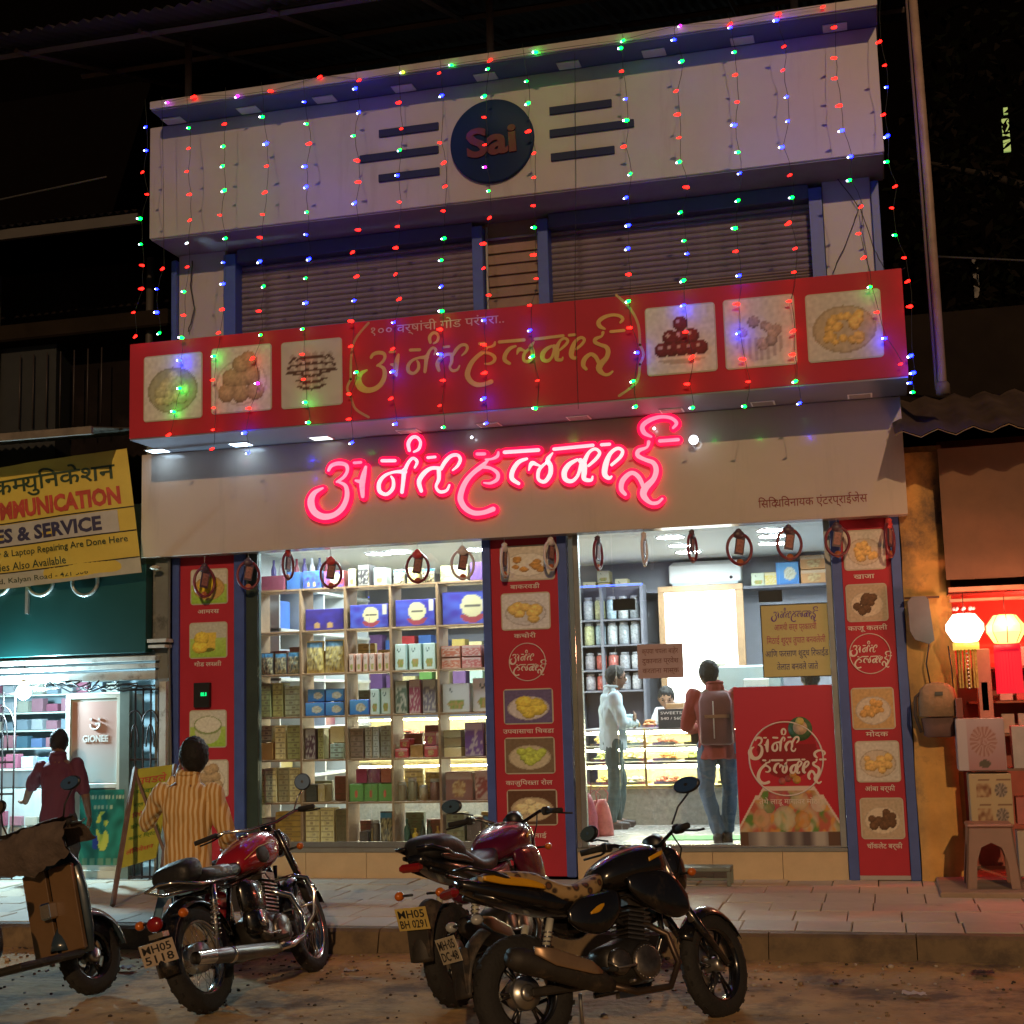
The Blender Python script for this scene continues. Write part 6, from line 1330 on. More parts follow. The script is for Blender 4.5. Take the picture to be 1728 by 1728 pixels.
# low bench by the plinth
bt = thing('step_bench', 'low grey metal step bench standing on the pavement by the glass front', 'bench'); 
a = at(1138, 1467, 11.75); b = at(1232, 1467, 11.75); zb2 = a.z; BM_ = mat('bench_grey', (.16, .19, .17), .5, .3, var=.2)
m = MB(); m.box(a.x-.12, b.x, 11.75, 12.0, zb2-.02, zb2+.012, BM_, bev=.005); m.build('top', bt)
for x in (a.x-.11, b.x-.03):
    for y in (11.76, 11.96): m = MB(); m.box(x, x+.03, y, y+.03, .2, zb2-.02, BM_); m.build('leg', bt)
m = MB(); m.box(a.x-.08, b.x-.03, 11.765, 11.785, zb2-.09, zb2-.07, BM_); m.build('rail', bt)
# far dark tree and specks
tr = thing('dark_tree', 'dark leafy tree rising behind the right stall', 'tree', (2.6, 17, 0)); bk = mat('bark', (.015, .010, .008), .9, var=.3)
m = MB(); m.tube([(0, 0, 0), (.05, 0, 2.5), (-.1, .1, 5), (.2, 0, 8)], [.28, .24, .18, .08], bk, 10)
rt = random.Random(3)
for i in range(9): 
    z_ = rt.uniform(3.5, 8); a_ = rt.uniform(0, 6.28); L = rt.uniform(1, 2.4); m.tube([(0, 0, z_), (cos(a_)*L*.5, sin(a_)*L*.5, z_+.5), (cos(a_)*L, sin(a_)*L, z_+.9)], [.08, .05, .02], bk, 6)
m.build('trunk', tr)
lf = [mat('leaf_a', (.004, .005, .002), .8, spec=.05), mat('leaf_b', (.006, .004, .002), .8, spec=.1)]; m = MB()
for i in range(7000):
    th, ph = rt.uniform(0, 6.28), rt.uniform(-1, 1); r = 2.5*rt.random()**.35*(1+.3*nz(th*2, ph*3)); x, y, z_ = r*cos(th)*sqrt(1-ph*ph), r*sin(th)*sqrt(1-ph*ph), 6.6+ph*r*1.5
    if nz(x*.9, y*.9+z_, z_) < -.12: continue
    s = rt.uniform(.05, .11); d = Vector((rt.uniform(-1, 1), rt.uniform(-1, 1), rt.uniform(-1, .4))).normalized()*s; e = d.cross(Vector((rt.uniform(-1, 1), rt.uniform(-1, 1), rt.uniform(-1, 1)))).normalized()*s*.4
    c = Vector((x, y, z_)); m.add([c-d, c+e, c+d, c-e], [(0, 1, 2, 3)], lf[i % 2])
tag(m.build('crown', tr), kind='stuff')
fw = thing('far_building', 'unlit far building with one small lit window seen at the upper right', 'building', (0, 0, 0))
m = MB(); m.box(-.9, 14, 22, 26, 0, 19, mat('far_wall', (.002, .0016, .0014), .9, spec=0)); m.build('wall', fw)  # wall stretched sideways and upward to cover the sky behind the tree
for (px, py, w_, h_) in ((1698, 228, .05, .26), (1647, 470, .04, .3), (1697, 187, .03, .05)):
    p = at(px, py, 21.95); MB().box(p.x-w_, p.x+w_, 21.94, 21.99, p.z-h_, p.z+h_, mat('lit_slit', (.3, .4, .15), .5, emit=(.5, .7, .2), es=.45, var=0) if py in (228, 187) else mat('dim_slit', (.03, .02, .015), .5, emit=(.3, .22, .14), es=.03, var=0)).build('window', fw)
m = MB(); m.box(-40, -7.2, 20, 24, 0, 19, mat('far_wall', (.002, .0016, .0014), .9, spec=0)); tag(m.build('sky_mask'), 'black rear block filling the gap behind the left building', 'building')  # block added only to keep the sky black behind the left building
# loose cables on the front and overhead
CB = mat('loose_cable', (.03, .03, .03), .6)
def cable(pts, r, lab):
    m = MB(); P = [Vector(p) for p in pts]; Q = []
    for i in range(len(P)-1):
        for j in range(6): t = j/6; Q.append(P[i].lerp(P[i+1], t)+Vector((.012*nz(i, t*5, r*900), 0, 0)))
    m.tube(Q+[P[-1]], r, CB, 5); tag(m.build('hanging_cable'), lab, 'cable')
cable([at(325, 440, 12.19), at(322, 480, 12.18), at(328, 520, 12.19), at(318, 560, 12.18)], .006, 'dark cable squiggling down the cream pillar at the upper left of the shop')
cable([at(1412, 300, 12.19), at(1450, 350, 12.18), at(1432, 400, 12.18), at(1405, 462, 12.18)], .004, 'thin cable crossing the cream pillar at the upper right of the shop')
cable([at(1452, 352, 12.15), at(1475, 420, 12.0), at(1500, 470, 11.6), at(1527, 452, 11.32)], .004, 'thin cable slanting from the upper right pillar to the red banner corner')
cable([(-14, 12.2, 6.9), (-10, 11.6, 6.55), (-6.8, 11.5, 6.75)], .010, 'black overhead cable sagging in front of the dark left building')
cable([(.6, 11.6, 5.2), (2, 11.5, 4.95), (5, 11.6, 5.3)], .010, 'black overhead cable sagging over the right stall awning')
# ------------------------------------------------------------------ motorcycles
ENG = mat('engine_metal', (.19, .17, .15), .35, .85, var=.35, scale=20); ENGD = mat('engine_dark', (.035, .033, .03), .35, .5, var=.4, scale=15)
BLKP = mat('black_paint', (.008, .008, .009), .2, var=.2, coat=.5, stain=((.06, .045, .03), .25, 12)); STEEL = mat('steel', (.45, .44, .42), .28, .9, var=.15); SEATM = mat('seat_vinyl', (.015, .015, .016), .45, var=.3, bump=.2, bscale=30)
TAILR = mat('tail_red', (.25, .01, .01), .2, var=0, coat=.5); ORL = mat('orange_lens', (.55, .13, .01), .2, var=0, coat=.4); LENS = mat('clear_lens', (.35, .36, .36), .12, var=0, coat=.6); DUSTY = mat('dusty_black', (.025, .021, .017), .6, var=.4, scale=8, stain=((.12, .085, .055), .3, 6))
def sect(x, z_, hw, hh, y=0, ex=2.6, n=20, tl=0):
    r = []
    for j in range(n):
        a = 2*pi*j/n; c, s = cos(a), sin(a); r.append((x+tl*s*hh, y+hw*(abs(c)**(2/ex))*(1 if c >= 0 else -1), z_+hh*(abs(s)**(2/ex))*(1 if s >= 0 else -1)))
    return r
def smoothsec(S, k=4):
    """S: (x, z, halfwidth, halfheight) stations, smoothed"""
    P = [S[0]]+list(S)+[S[-1]]; out = []; L = len(S[0])
    for i in range(1, len(P)-2):
        for j in range(k):
            t = j/k; out.append(tuple(.5*((2*P[i][q])+(-P[i-1][q]+P[i+1][q])*t+(2*P[i-1][q]-5*P[i][q]+4*P[i+1][q]-P[i+2][q])*t*t+(-P[i-1][q]+3*P[i][q]-3*P[i+1][q]+P[i+2][q])*t**3) for q in range(L)))
    out.append(S[-1]); return out
def body(m, S, mt, y=0, ex=2.6, k=4, n=20):
    m.rings([sect(s[0], s[1], max(.002, s[2]), max(.002, s[3]), y, ex, n) for s in smoothsec(S, k)], mt)
def wheel(t, x, R, w_, style, xf=None, z0=None, front=False):
    z0 = R if z0 is None else z0; c = (x, 0, z0)
    m = MB(xf); pr = [(R-w_*.95, -w_*.40), (R-w_*.55, -w_*.52), (R-w_*.18, -w_*.36), (R, -w_*.10), (R, w_*.10), (R-w_*.18, w_*.36), (R-w_*.55, w_*.52), (R-w_*.95, w_*.40)]
    m.lathe(pr+[pr[0]], c, RUBBER, 'Y', 44, True, False)
    for j in range(44):                                    # tread blocks
        a = 2*pi*j/44; m.obox((x+(R-.0055)*cos(a), w_*.15*(1 if j % 2 else -1), z0+(R-.0055)*sin(a)), .024, w_*.24, .010, Matrix.Rotation(-a+pi/2, 4, 'Y'), RUBBER)
    w = m.build('wheel', t)
    m = MB(xf); rr = R-w_*.95; rm = CHROME if style == 'spoke' else BLKP
    m.lathe([(rr+.006, -w_*.38), (rr-.012, -w_*.36), (rr-.02, -w_*.15), (rr-.02, w_*.15), (rr-.012, w_*.36), (rr+.006, w_*.38)], c, rm, 'Y', 44, True, False); m.build('rim', w)
    m = MB(xf); m.lathe([(0, -.06), (.03, -.06), (.045, -.05), (.045, .05), (.03, .06), (0, .06)], c, STEEL, 'Y', 18); m.build('hub', w)
    m = MB(xf)
    if style == 'spoke':
        for j in range(32):
            a = 2*pi*j/32; b = a+(.42 if j % 2 else -.42); s = (.04 if (j//2) % 2 else -.04)
            m.tube([(x+.044*cos(b), s, z0+.044*sin(b)), (x+(rr-.015)*cos(a), s*.25, z0+(rr-.015)*sin(a))], .0022, CHROME, 4)
    else:
        for j in range(6):
            a = 2*pi*j/6
            for o in (-.12, .12):
                m.tube([(x+.04*cos(a), 0, z0+.04*sin(a)), (x+rr*.5*cos(a+o*.6), 0, z0+rr*.5*sin(a+o*.6)), (x+(rr-.01)*cos(a+o), 0, z0+(rr-.01)*sin(a+o))], .010, BLKP, 6)
    m.build('spokes', w)
    m = MB(xf)
    if front and style != 'drum':
        m.lathe([(.06, .055), (.13, .055), (.13, .060), (.06, .060)], c, STEEL, 'Y', 32, True, False); m.box(x-.16, x-.08, .04, .085, z0+.02, z0+.10, BLACKP, bev=.01)
    else: m.lathe([(.0, .055), (.085, .055), (.09, .02), (.09, -.02), (.085, -.04)], c, STEEL, 'Y', 24)
    m.build('brake', w); return w
def fender(m, x, z0, R, w_, a0, a1, mt, flare=0, th=.004, drop=.035):
    rs = []; n = 18
    for i in range(n+1):
        a = radians(a0+(a1-a0)*i/n); ring = []
        for j in range(9):
            t = (j/8-.5)*2; rr = R-drop*t*t; ring.append((x+rr*cos(a), t*w_/2, z0+rr*sin(a)))
        for j in range(8, -1, -1):
            t = (j/8-.5)*2; rr = R-drop*t*t-th; ring.append((x+rr*cos(a), t*w_/2*.97, z0+rr*sin(a)))
        rs.append(ring)
    m.rings(rs, mt)
def mirror(t, base, tip, r, xf, nrm=(-1, 0, .1), round_=False):
    m = MB(xf); b = Vector(base); e = Vector(tip); m.tube([b, b.lerp(e, .5)+Vector((-.02, 0, .01)), e], .006, BLACKP if not round_ else CHROME, 6); o = m.build('mirror', t)
    m = MB(xf); n = Vector(nrm).normalized(); q = n.to_track_quat('Y', 'Z').to_matrix().to_4x4(); c = e+Vector((0, 0, r*.7))
    m.ball(c, r, BLACKP, 16, 10, (1.0 if round_ else 1.25, .28, 1.0 if round_ else .72), q.to_3x3()); m.build('mirror_shell', o)
    m = MB(xf); pts = [c+q.to_3x3() @ Vector((cos(2*pi*j/16)*r*(.88 if round_ else 1.1), .30*r*.9, sin(2*pi*j/16)*r*(.88 if round_ else .62))) for j in range(16)]; m.add(pts, [tuple(range(16))], mat('mirror_glass', (.6, .62, .6), .05, 1, var=0)); m.build('mirror_glass', o)
def plate(t, c, w_, h_, lines, bgc, xf=None, tilt=.2, yaw=0, label=None):
    o = MB(xf); bx_ = Matrix.Rotation(-tilt, 4, 'Y'); o.obox(c, .004, w_, h_, bx_, mat('plate_'+str(int(bgc[0]*100)), bgc, .5, var=.1)); o = o.build('number_plate', t)
    for i, s in enumerate(lines):
        cu = bpy.data.curves.new('t', 'FONT'); cu.body = s; cu.offset = .012; cu.extrude = .02; cu.resolution_u = 2; q = bpy.data.objects.new('t', cu); COL.objects.link(q); me = bpy.data.meshes.new_from_object(q.evaluated_get(bpy.context.evaluated_depsgraph_get())); bpy.data.objects.remove(q)
        xs = [k.co.x for k in me.vertices]; ys = [k.co.y for k in me.vertices]; L = len(lines)
        for k in me.vertices:
            u = (k.co.x-min(xs))/(max(xs)-min(xs))-.5; v = (k.co.y-min(ys))/(max(ys)-min(ys))-.5
            p = Vector((-.0035-(.001 if k.co.z > 0 else 0), -u*w_*.84, (.5-(i+.5)/L)*h_*.9+v*h_*.72/L)); k.co = bx_.to_3x3() @ p+Vector(c)
            if xf: k.co = xf @ k.co
        me.materials.clear(); me.materials.append(BKT); me.name = 'lettering'
        for pg in me.polygons: pg.material_index = 0
        q = bpy.data.objects.new('lettering', me); COL.objects.link(q); q.parent = o
    return o
def shock(t, a, b, mt_s, r=.022):
    a, b = Vector(a), Vector(b); m = MB(); m.tube([a, b], .009, STEEL, 8); m.tube([a, a.lerp(b, .45)], r*.8, mt_s, 10); o = m.build('shock_absorber', t)
    m = MB(); d = b-a; L = d.length; u = d.normalized(); s = u.cross(Vector((0, 1, 0))).normalized(); w = u.cross(s); pts = []
    for i in range(72):
        k = i/71; q = k*2*pi*8; pts.append(a+u*(L*(.22+.62*k))+(s*cos(q)+w*sin(q))*r)
    m.tube(pts, .0042, CHROME, 5); m.build('spring', o)
def indicator(t, c, xf=None, side=1, stalk=.07, r=.024, mt=ORL):
    m = MB(xf); c = Vector(c); m.tube([c, c+Vector((0, side*stalk, 0))], .008, BLACKP, 6); o = m.build('indicator', t)
    m = MB(xf); m.ball(c+Vector((0, side*(stalk+r*.6), 0)), r, mt, 12, 8, (1.3, 1, 1)); m.build('indicator_lens', o)
def engine(t, cx, cz, fins=8, w_=.24, chromec=False):
    m = MB(); m.rings([sect(x, z_, hw, hh, 0, 3.5) for (x, z_, hw, hh) in ((cx-.20, cz, .05, .06), (cx-.17, cz, .10, .10), (cx-.02, cz+.01, .13, .13), (cx+.12, cz, .12, .12), (cx+.19, cz, .06, .07))], ENGD); e = m.build('engine', t)
    for s in (-1, 1):
        m = MB(); m.lathe([(.0, s*.160), (.075, s*.158), (.095, s*.145), (.10, s*.12)], (cx+.06, 0, cz-.01), ENG, 'Y', 24); m.lathe([(.0, s*.150), (.055, s*.148), (.07, s*.135), (.075, s*.11)], (cx-.11, 0, cz+.01), ENG, 'Y', 20); m.build('crankcase_cover', e)
    R_ = Matrix.Rotation(radians(12), 4, 'Y')
    for i in range(fins):
        m = MB(); q = Vector((cx+.07+.035*i*.2, 0, cz+.12+i*.024)); k = .5 if i in (0,) else 1
        m.obox(q, .155-.004*abs(i-3), w_*.72, .009, R_, ENG if not chromec else STEEL); m.build('cooling_fin', e)
    m = MB(); m.obox((cx+.09, 0, cz+.12+fins*.012), .11, w_*.5, fins*.024, R_, ENGD); m.obox((cx+.12, 0, cz+.13+fins*.024+.02), .15, w_*.66, .05, R_, ENG); m.build('cylinder_head', e)
    m = MB()
    rr = random.Random(3)
    for i in range(26):
        a_ = 2*pi*i/26; m.ball((cx+.06+.088*cos(a_), -.15, cz-.01+.088*sin(a_)), .005, CHROME, 5, 4)
    m.tube([(cx-.04, -.13, cz-.08), (cx-.10, -.17, cz-.10), (cx-.10, -.22, cz-.10)], .008, STEEL); m.tube([(cx-.2, -.14, cz+.02), (cx-.16, -.17, cz-.02), (cx-.04, -.18, cz-.02)], .007, STEEL); m.tube([(cx+.0, -.06, cz+.2), (cx-.08, -.10, cz+.24), (cx-.2, -.08, cz+.24)], .016, RUBBER); m.tube([(cx+.12, -.1, cz+.30), (cx+.02, -.13, cz+.36), (cx-.1, -.1, cz+.36)], .005, BLACKP)
    tag(m.build('engine_fittings', e), kind='stuff')
def chain(t, x0, x1, z0, z1):
    m = MB(); m.tube([(x0-.08, .09, z0+.02), (x0, .09, z0+.085), (x1, .09, z1+.05), (x1+.05, .09, z1), (x1, .09, z1-.05), (x0, .09, z0-.085), (x0-.08, .09, z0-.02)], .011, BLKP, 6, closed=True); m.build('chain_case', t)

def red_cruiser(loc, hd, lean):
    t = thing('motorcycle', 'red tank classic motorcycle with chrome guards parked on the left before the striped shirt man', 'motorcycle', loc); t.rotation_euler = (-lean, 0, hd)
    WB, R = 1.38, .325; hx = 1.08; st = radians(9)
    wheel(t, 0, R, .11, 'spoke'); F = Matrix.Translation((hx, 0, 0)) @ Matrix.Rotation(st, 4, 'Z') @ Matrix.Translation((-hx, 0, 0))
    wheel(t, WB, R, .09, 'spoke', F, front=True)
    RP = mat('red_paint', (.34, .012, .022), .16, var=.08, coat=.8)
    m = MB(); fender(m, 0, R, R+.045, .15, 12, 188, BLKP, drop=.05); m.build('rear_fender', t)
    m = MB(F); fender(m, WB, R, R+.035, .12, 20, 170, BLKP, drop=.04); m.tube([(WB-.0, .062, R), (WB-.12, .066, R+.34)], .006, CHROME); m.tube([(WB, -.062, R), (WB-.12, -.066, R+.34)], .006, CHROME); m.build('front_fender', t)
    m = MB(); body(m, [(.52, .80, .05, .03), (.56, .82, .11, .075), (.66, .845, .135, .105), (.80, .865, .150, .125), (.94, .88, .145, .125), (1.02, .885, .11, .10), (1.05, .885, .04, .04)], RP, ex=2.4); tk = m.build('fuel_tank', t)
    for s in (-1, 1):
        m = MB(); m.ball((.76, s*.137, .845), .07, mat('knee_pad', (.02, .02, .02), .6), 16, 8, (1.15, .25, .85)); m.build('knee_pad', tk)
        m = MB(); m.tube([(.56, s*.12, .83), (.70, s*.150, .89), (.88, s*.158, .91), (1.0, s*.12, .91)], .003, GOLD, 4); m.build('pinstripe', tk)
    m = MB(); m.lathe([(0, .018), (.035, .018), (.04, 0)], (.80, 0, .985), CHROME, 'Z', 20); m.build('filler_cap', tk)
    m = MB(); body(m, [(.02, .80, .04, .02), (.06, .80, .12, .045), (.18, .785, .14, .05), (.36, .775, .13, .045), (.52, .79, .10, .045), (.58, .80, .05, .02)], SEATM, ex=3); s_ = m.build('seat', t)
    m = MB(); m.rings([sect(x, .79+q, .138-q, .05, 0, 3) for x, q in ((.20, .001), (.36, .0))], mat('seat_grey', (.22, .22, .23), .35, var=.1)); m.build('seat_patch', s_)
    m = MB(); body(m, [(-.12, .83, .02, .02), (-.10, .83, .13, .06), (.02, .845, .145, .075), (.06, .84, .12, .06), (.08, .84, .03, .02)], SEATM, ex=3); m.build('back_pad', t)
    m = MB(); m.tube([(.38, .13, .74), (.0, .15, .74), (-.20, .12, .78), (-.22, 0, .80), (-.20, -.12, .78), (.0, -.15, .74), (.38, -.13, .74)], .010, CHROME); m.build('grab_rail', t)
    for s in (-1, 1):
        shock(t, (.12, s*.135, .72), (.02, s*.135, R+.02), CHROME, .027)
        m = MB(); m.rings([sect(.40, .60, .02, .08, s*.12), sect(.46, .60, .045, .11, s*.13), sect(.60, .58, .045, .11, s*.13), sect(.64, .58, .02, .09, s*.12)], RP if s > 0 else BLKP); m.build('side_panel', t)
        m = MB(); m.rings([sect(.42, .44, .02, .06, s*.11), sect(.46, .44, .055, .085, s*.12), sect(.58, .44, .055, .085, s*.12), sect(.61, .44, .02, .06, s*.11)], BLKP); m.lathe([(0, s*.178), (.05, s*.176), (.055, s*.165)], (.52, 0, .45), CHROME, 'Y', 18); m.build('tool_box', t)
    m = MB(); m.tube([(hx, 0, .80), (.95, 0, .74), (.5, 0, .70), (.1, .1, .70)], .016, BLKP); m.tube([(.5, 0, .7), (.1, -.1, .70)], .016, BLKP); m.tube([(hx+.02, 0, .76), (1.0, .06, .30), (.8, .08, .22), (.3, .1, .24), (0, .11, R)], .015, BLKP); m.tube([(1.0, -.06, .30), (.8, -.08, .22), (.3, -.1, .24), (0, -.11, R)], .015, BLKP); m.tube([(.5, 0, .7), (.40, .08, .25)], .016, BLKP); m.build('frame', t)
    engine(t, .72, .36, 8, .26, True)
    # exhaust on the right with pea shooter muffler
    m = MB(); m.tube([(.84, -.08, .60), (.96, -.14, .54), (1.0, -.17, .40), (.93, -.18, .27), (.78, -.185, .235), (.60, -.19, .24)], .020, CHROME, 12); ex = m.build('exhaust_pipe', t)
    m = MB(); m.tube([(.60, -.19, .24), (.52, -.192, .245), (.10, -.20, .285), (-.16, -.205, .31), (-.28, -.207, .32)], [.022, .042, .048, .044, .030], mat('muffler_grey', (.20, .19, .18), .3, .9, var=.2), 16); m.tube([(.05, -.2, .29), (.02, -.2, .293)], .051, CHROME, 16); m.tube([(-.16, -.2055, .312), (-.33, -.209, .328)], [.045, .040], CHROME, 16, caps=False); m.build('muffler', ex)
    # crash guard
    for s in (-1, 1):
        m = MB(); m.tube([(1.0, s*.03, .66), (1.02, s*.16, .66), (1.03, s*.26, .62), (1.02, s*.29, .52), (1.0, s*.26, .38), (.94, s*.16, .27), (.90, s*.05, .25)], .013, CHROME, 10); m.tube([(1.0, s*.04, .45), (1.01, s*.27, .45)], .009, CHROME, 8); m.build('crash_guard', t)
        m = MB(F); m.tube([(hx-.02, s*.09, .98), (WB-.10, s*.09, .60), (WB, s*.085, R)], [.022, .024, .020], BLKP if s > 0 else BLKP, 12); m.tube([(WB-.13, s*.09, .62), (WB-.05, s*.09, .46)], .027, RUBBER, 12); m.build('front_fork', t)
    m = MB(F); m.tube([(hx+.10, .0, .90), (hx+.16, 0, .90)], [.07, .09], BLKP, 20); m.lathe([(.09, .01), (.085, .03), (.05, .045), (0, .05)], (hx+.165, 0, .90), LENS, 'X', 20); m.build('headlight', t)
    m = MB(F); m.tube([(hx-.12, .36, 1.06), (hx-.05, .26, 1.07), (hx, .10, 1.04), (hx, -.10, 1.04), (hx-.05, -.26, 1.07), (hx-.12, -.36, 1.06)], .011, CHROME, 8); hb = m.build('handlebar', t)
    for s in (-1, 1):
        m = MB(F); m.tube([(hx-.17, s*.44, 1.05), (hx-.08, s*.31, 1.068)], .017, RUBBER, 10); m.tube([(hx-.06, s*.28, 1.06), (hx-.05, s*.36, 1.04), (hx-.08, s*.45, 1.03)], .006, BLACKP, 6); m.build('grip', hb)
        if s < 0: mirror(t, (hx-.07, s*.27, 1.08), (hx-.03, s*.36, 1.20), .058, F, (-1, s*.15, .05), True)
        indicator(t, (hx+.09, s*.10, .84), F, s, .07)
        indicator(t, (-.27, s*.06, .60), None, s, .08, .028)
    m = MB(F); m.lathe([(0, .05), (.045, .048), (.05, 0)], (hx+.03, 0, .99), BLKP, 'Z', 18); m.build('speedometer', t)
    m = MB(); m.ball((-.345, 0, .58), .05, TAILR, 14, 10, (.7, 1.1, .9)); m.build('tail_light', t)
    m = MB(); m.box(-.36, -.30, -.05, .05, .50, .53, CHROME); m.build('plate_bracket', t)
    plate(t, (-.37, 0, .42), .24, .13, ['MH05', '5118'], (.42, .34, .26), tilt=.15)
    m = MB(); m.tube([(.35, .12, .22), (.40, .28, .02), (.43, .30, .012)], .010, STEEL); m.build('side_stand', t)
    for s in (-1, 1): m = MB(); m.tube([(.62, s*.12, .30), (.62, s*.27, .30)], .014, RUBBER); m.build('foot_peg', t)
    chain(t, 0, .6, R, .36)
    return t

def street_bike(loc, hd, lean, steer, pal, lab, leopard):
    t = thing('motorcycle', lab, 'motorcycle', loc); t.rotation_euler = (-lean, 0, hd)
    WB, R = 1.43, .305; hx = 1.00; st = radians(steer); P1, P2 = pal
    wheel(t, 0, R, .125, 'alloy'); F = Matrix.Translation((hx, 0, 0)) @ Matrix.Rotation(st, 4, 'Z') @ Matrix.Translation((-hx, 0, 0))
    wheel(t, WB, R, .10, 'alloy', F, front=True)
    m = MB(F); fender(m, WB, R, R+.035, .115, 25, 150, P1, drop=.05); m.build('front_fender', t)
    m = MB(); fender(m, -.02, R+.03, R+.075, .16, 120, 182, DUSTY, drop=.04); m.box(-.38, -.34, -.07, .07, .34, .58, DUSTY, bev=.01); m.build('mud_flap', t)
    m = MB(); body(m, [(.54, .84, .05, .03), (.58, .85, .11, .07), (.68, .875, .150, .10), (.82, .895, .175, .12), (.94, .90, .165, .12), (1.02, .885, .11, .08), (1.05, .88, .05, .03)], P1, ex=2.5); tk = m.build('fuel_tank', t)
    for s in (-1, 1):
        m = MB(); body(m, [(.70, .80, .01, .03), (.78, .77, .035, .09), (.92, .73, .045, .13), (1.02, .70, .035, .12), (1.10, .66, .01, .05)], P1, y=s*.145, ex=2.5); m.build('tank_shroud', t)
        m = MB(); m.rings([sect(.85+(.02*i), .915+.006*i, .003, .012, s*(.181-.003*i), 2) for i in range(7)], mat('yellow_paint', (.65, .34, .01), .3, var=0)) ; m.build('tank_decal', tk)
    m = MB(); m.lathe([(0, .012), (.04, .012), (.045, 0)], (.84, 0, 1.012), STEEL, 'Z', 20); m.build('filler_cap', tk)
    LEO = mat('leopard_cover', (.30, .19, .08), .55, var=.12)
    if leopard and not any(n_.type == 'TEX_VORONOI' for n_ in LEO.node_tree.nodes):
        n = LEO.node_tree; b = n.nodes['Principled BSDF']; tc = n.nodes.new('ShaderNodeTexCoord'); vo = n.nodes.new('ShaderNodeTexVoronoi'); vo.inputs['Scale'].default_value = 19
        n.links.new(tc.outputs['Object'], vo.inputs['Vector']); rr = n.nodes.new('ShaderNodeValToRGB'); e = rr.color_ramp.elements; e[0].position = 0; e[0].color = (.13, .05, .02, 1); e[1].position = .34; e[1].color = (.015, .01, .008, 1); q = e.new(.52); q.color = (.36, .24, .11, 1); q = e.new(.22); q.color = (.13, .05, .02, 1)
        n.links.new(vo.outputs['Distance'], rr.inputs[0]); n.links.new(rr.outputs[0], b.inputs['Base Color'])
    SM = LEO if leopard else SEATM
    m = MB(); body(m, [(.60, .86, .05, .03), (.56, .83, .10, .055), (.46, .79, .13, .06), (.32, .785, .14, .055), (.20, .83, .13, .06), (.10, .875, .125, .055), (-.10, .905, .115, .045), (-.20, .915, .06, .02)], SM, ex=3); m.build('seat', t)
    if not leopard: m = MB(); body(m, [(.18, .86, .06, .03), (.10, .90, .13, .07), (-.05, .945, .14, .085), (-.22, .955, .12, .07), (-.28, .95, .05, .03)], SEATM, ex=3); m.build('pillion_pad', t)
    m = MB(); body(m, [(.42, .72, .05, .04), (.34, .73, .10, .07), (.15, .77, .13, .075), (-.05, .82, .125, .06), (-.22, .87, .09, .045), (-.31, .90, .05, .03)], P1 if leopard else BLKP, ex=2.6); tp = m.build('tail_cowl', t)
    for s in (-1, 1):
        m = MB(); body(m, [(.16, .83, .006, .012), (.06, .86, .010, .022), (-.10, .89, .010, .024), (-.22, .91, .007, .012)], P2 if leopard else BLKP, y=s*.132, ex=2.4); m.build('tail_stripe', tp)
        m = MB(); m.tube([(.02, s*.12, .86), (-.15, s*.14, .93), (-.30, s*.12, .97), (-.34, s*.04, .97)], .013, BLKP); m.build('grab_rail', t)
        m = MB(); body(m, [(.28, .66, .01, .03), (.36, .66, .035, .09), (.50, .66, .045, .11), (.60, .70, .03, .08), (.64, .72, .01, .03)], P1, y=s*.125, ex=2.8); sp = m.build('side_panel', t)
        m = MB(); body(m, [(.40, .66, .003, .006), (.46, .68, .004, .018), (.50, .70, .003, .006)], P2, y=s*.170, ex=2); m.build('side_badge', sp)
        shock(t, (.16, s*.13, .66), (.04, s*.13, R+.06), mat('shock_white', (.5, .5, .42), .4), .026)
        indicator(t, (-.30, s*.05, .70), None, s, .075, .028, LENS if leopard else ORL)
        indicator(t, (hx+.08, s*.13, .82), F, s, .07, .024, ORL)
        m = MB(F); m.tube([(hx-.03, s*.085, .98), (hx+.17, s*.085, .56)], .019, STEEL, 12); m.tube([(hx+.13, s*.085, .64), (WB, s*.085, R)], [.027, .024], BLKP, 12); m.build('front_fork', t)
        if leopard or s > 0: mirror(t, (hx-.06, s*.24, 1.09), ((hx+.02, s*.34, 1.25) if s < 0 and leopard else (hx-.02, s*.40, 1.12)), .068, F, (-1, s*.25, .1))
        m = MB(); m.tube([(.46, s*.10, .36), (.46, s*.24, .35)], .014, RUBBER); m.build('foot_peg', t)
    m = MB(); m.tube([(hx, 0, .86), (.9, 0, .78), (.5, 0, .72), (.1, .08, .74), (-.25, .06, .84)], .018, BLKP); m.tube([(.5, 0, .72), (.1, -.08, .74), (-.25, -.06, .84)], .018, BLKP); m.tube([(hx, 0, .82), (.98, 0, .5), (.86, .05, .25), (.5, .08, .24)], .018, BLKP); m.box(0, .48, .07, .10, R-.03, R+.02, DUSTY, bev=.01); m.box(0, .48, -.10, -.07, R-.03, R+.02, DUSTY, bev=.01); m.build('frame', t)
    engine(t, .68, .38, 7, .24)
    m = MB(); m.tube([(.82, -.06, .58), (.94, -.10, .50), (.96, -.13, .34), (.86, -.15, .22), (.62, -.16, .22), (.46, -.17, .27)], .019, mat('burnt_pipe', (.10, .07, .05), .4, .7, var=.3), 10); ex = m.build('exhaust_pipe', t)
    m = MB(); m.tube([(.46, -.175, .27), (.38, -.18, .30), (-.12, -.20, .47), (-.18, -.20, .49)], [.03, .060, .066, .045], DUSTY, 16); m.build('muffler', ex)
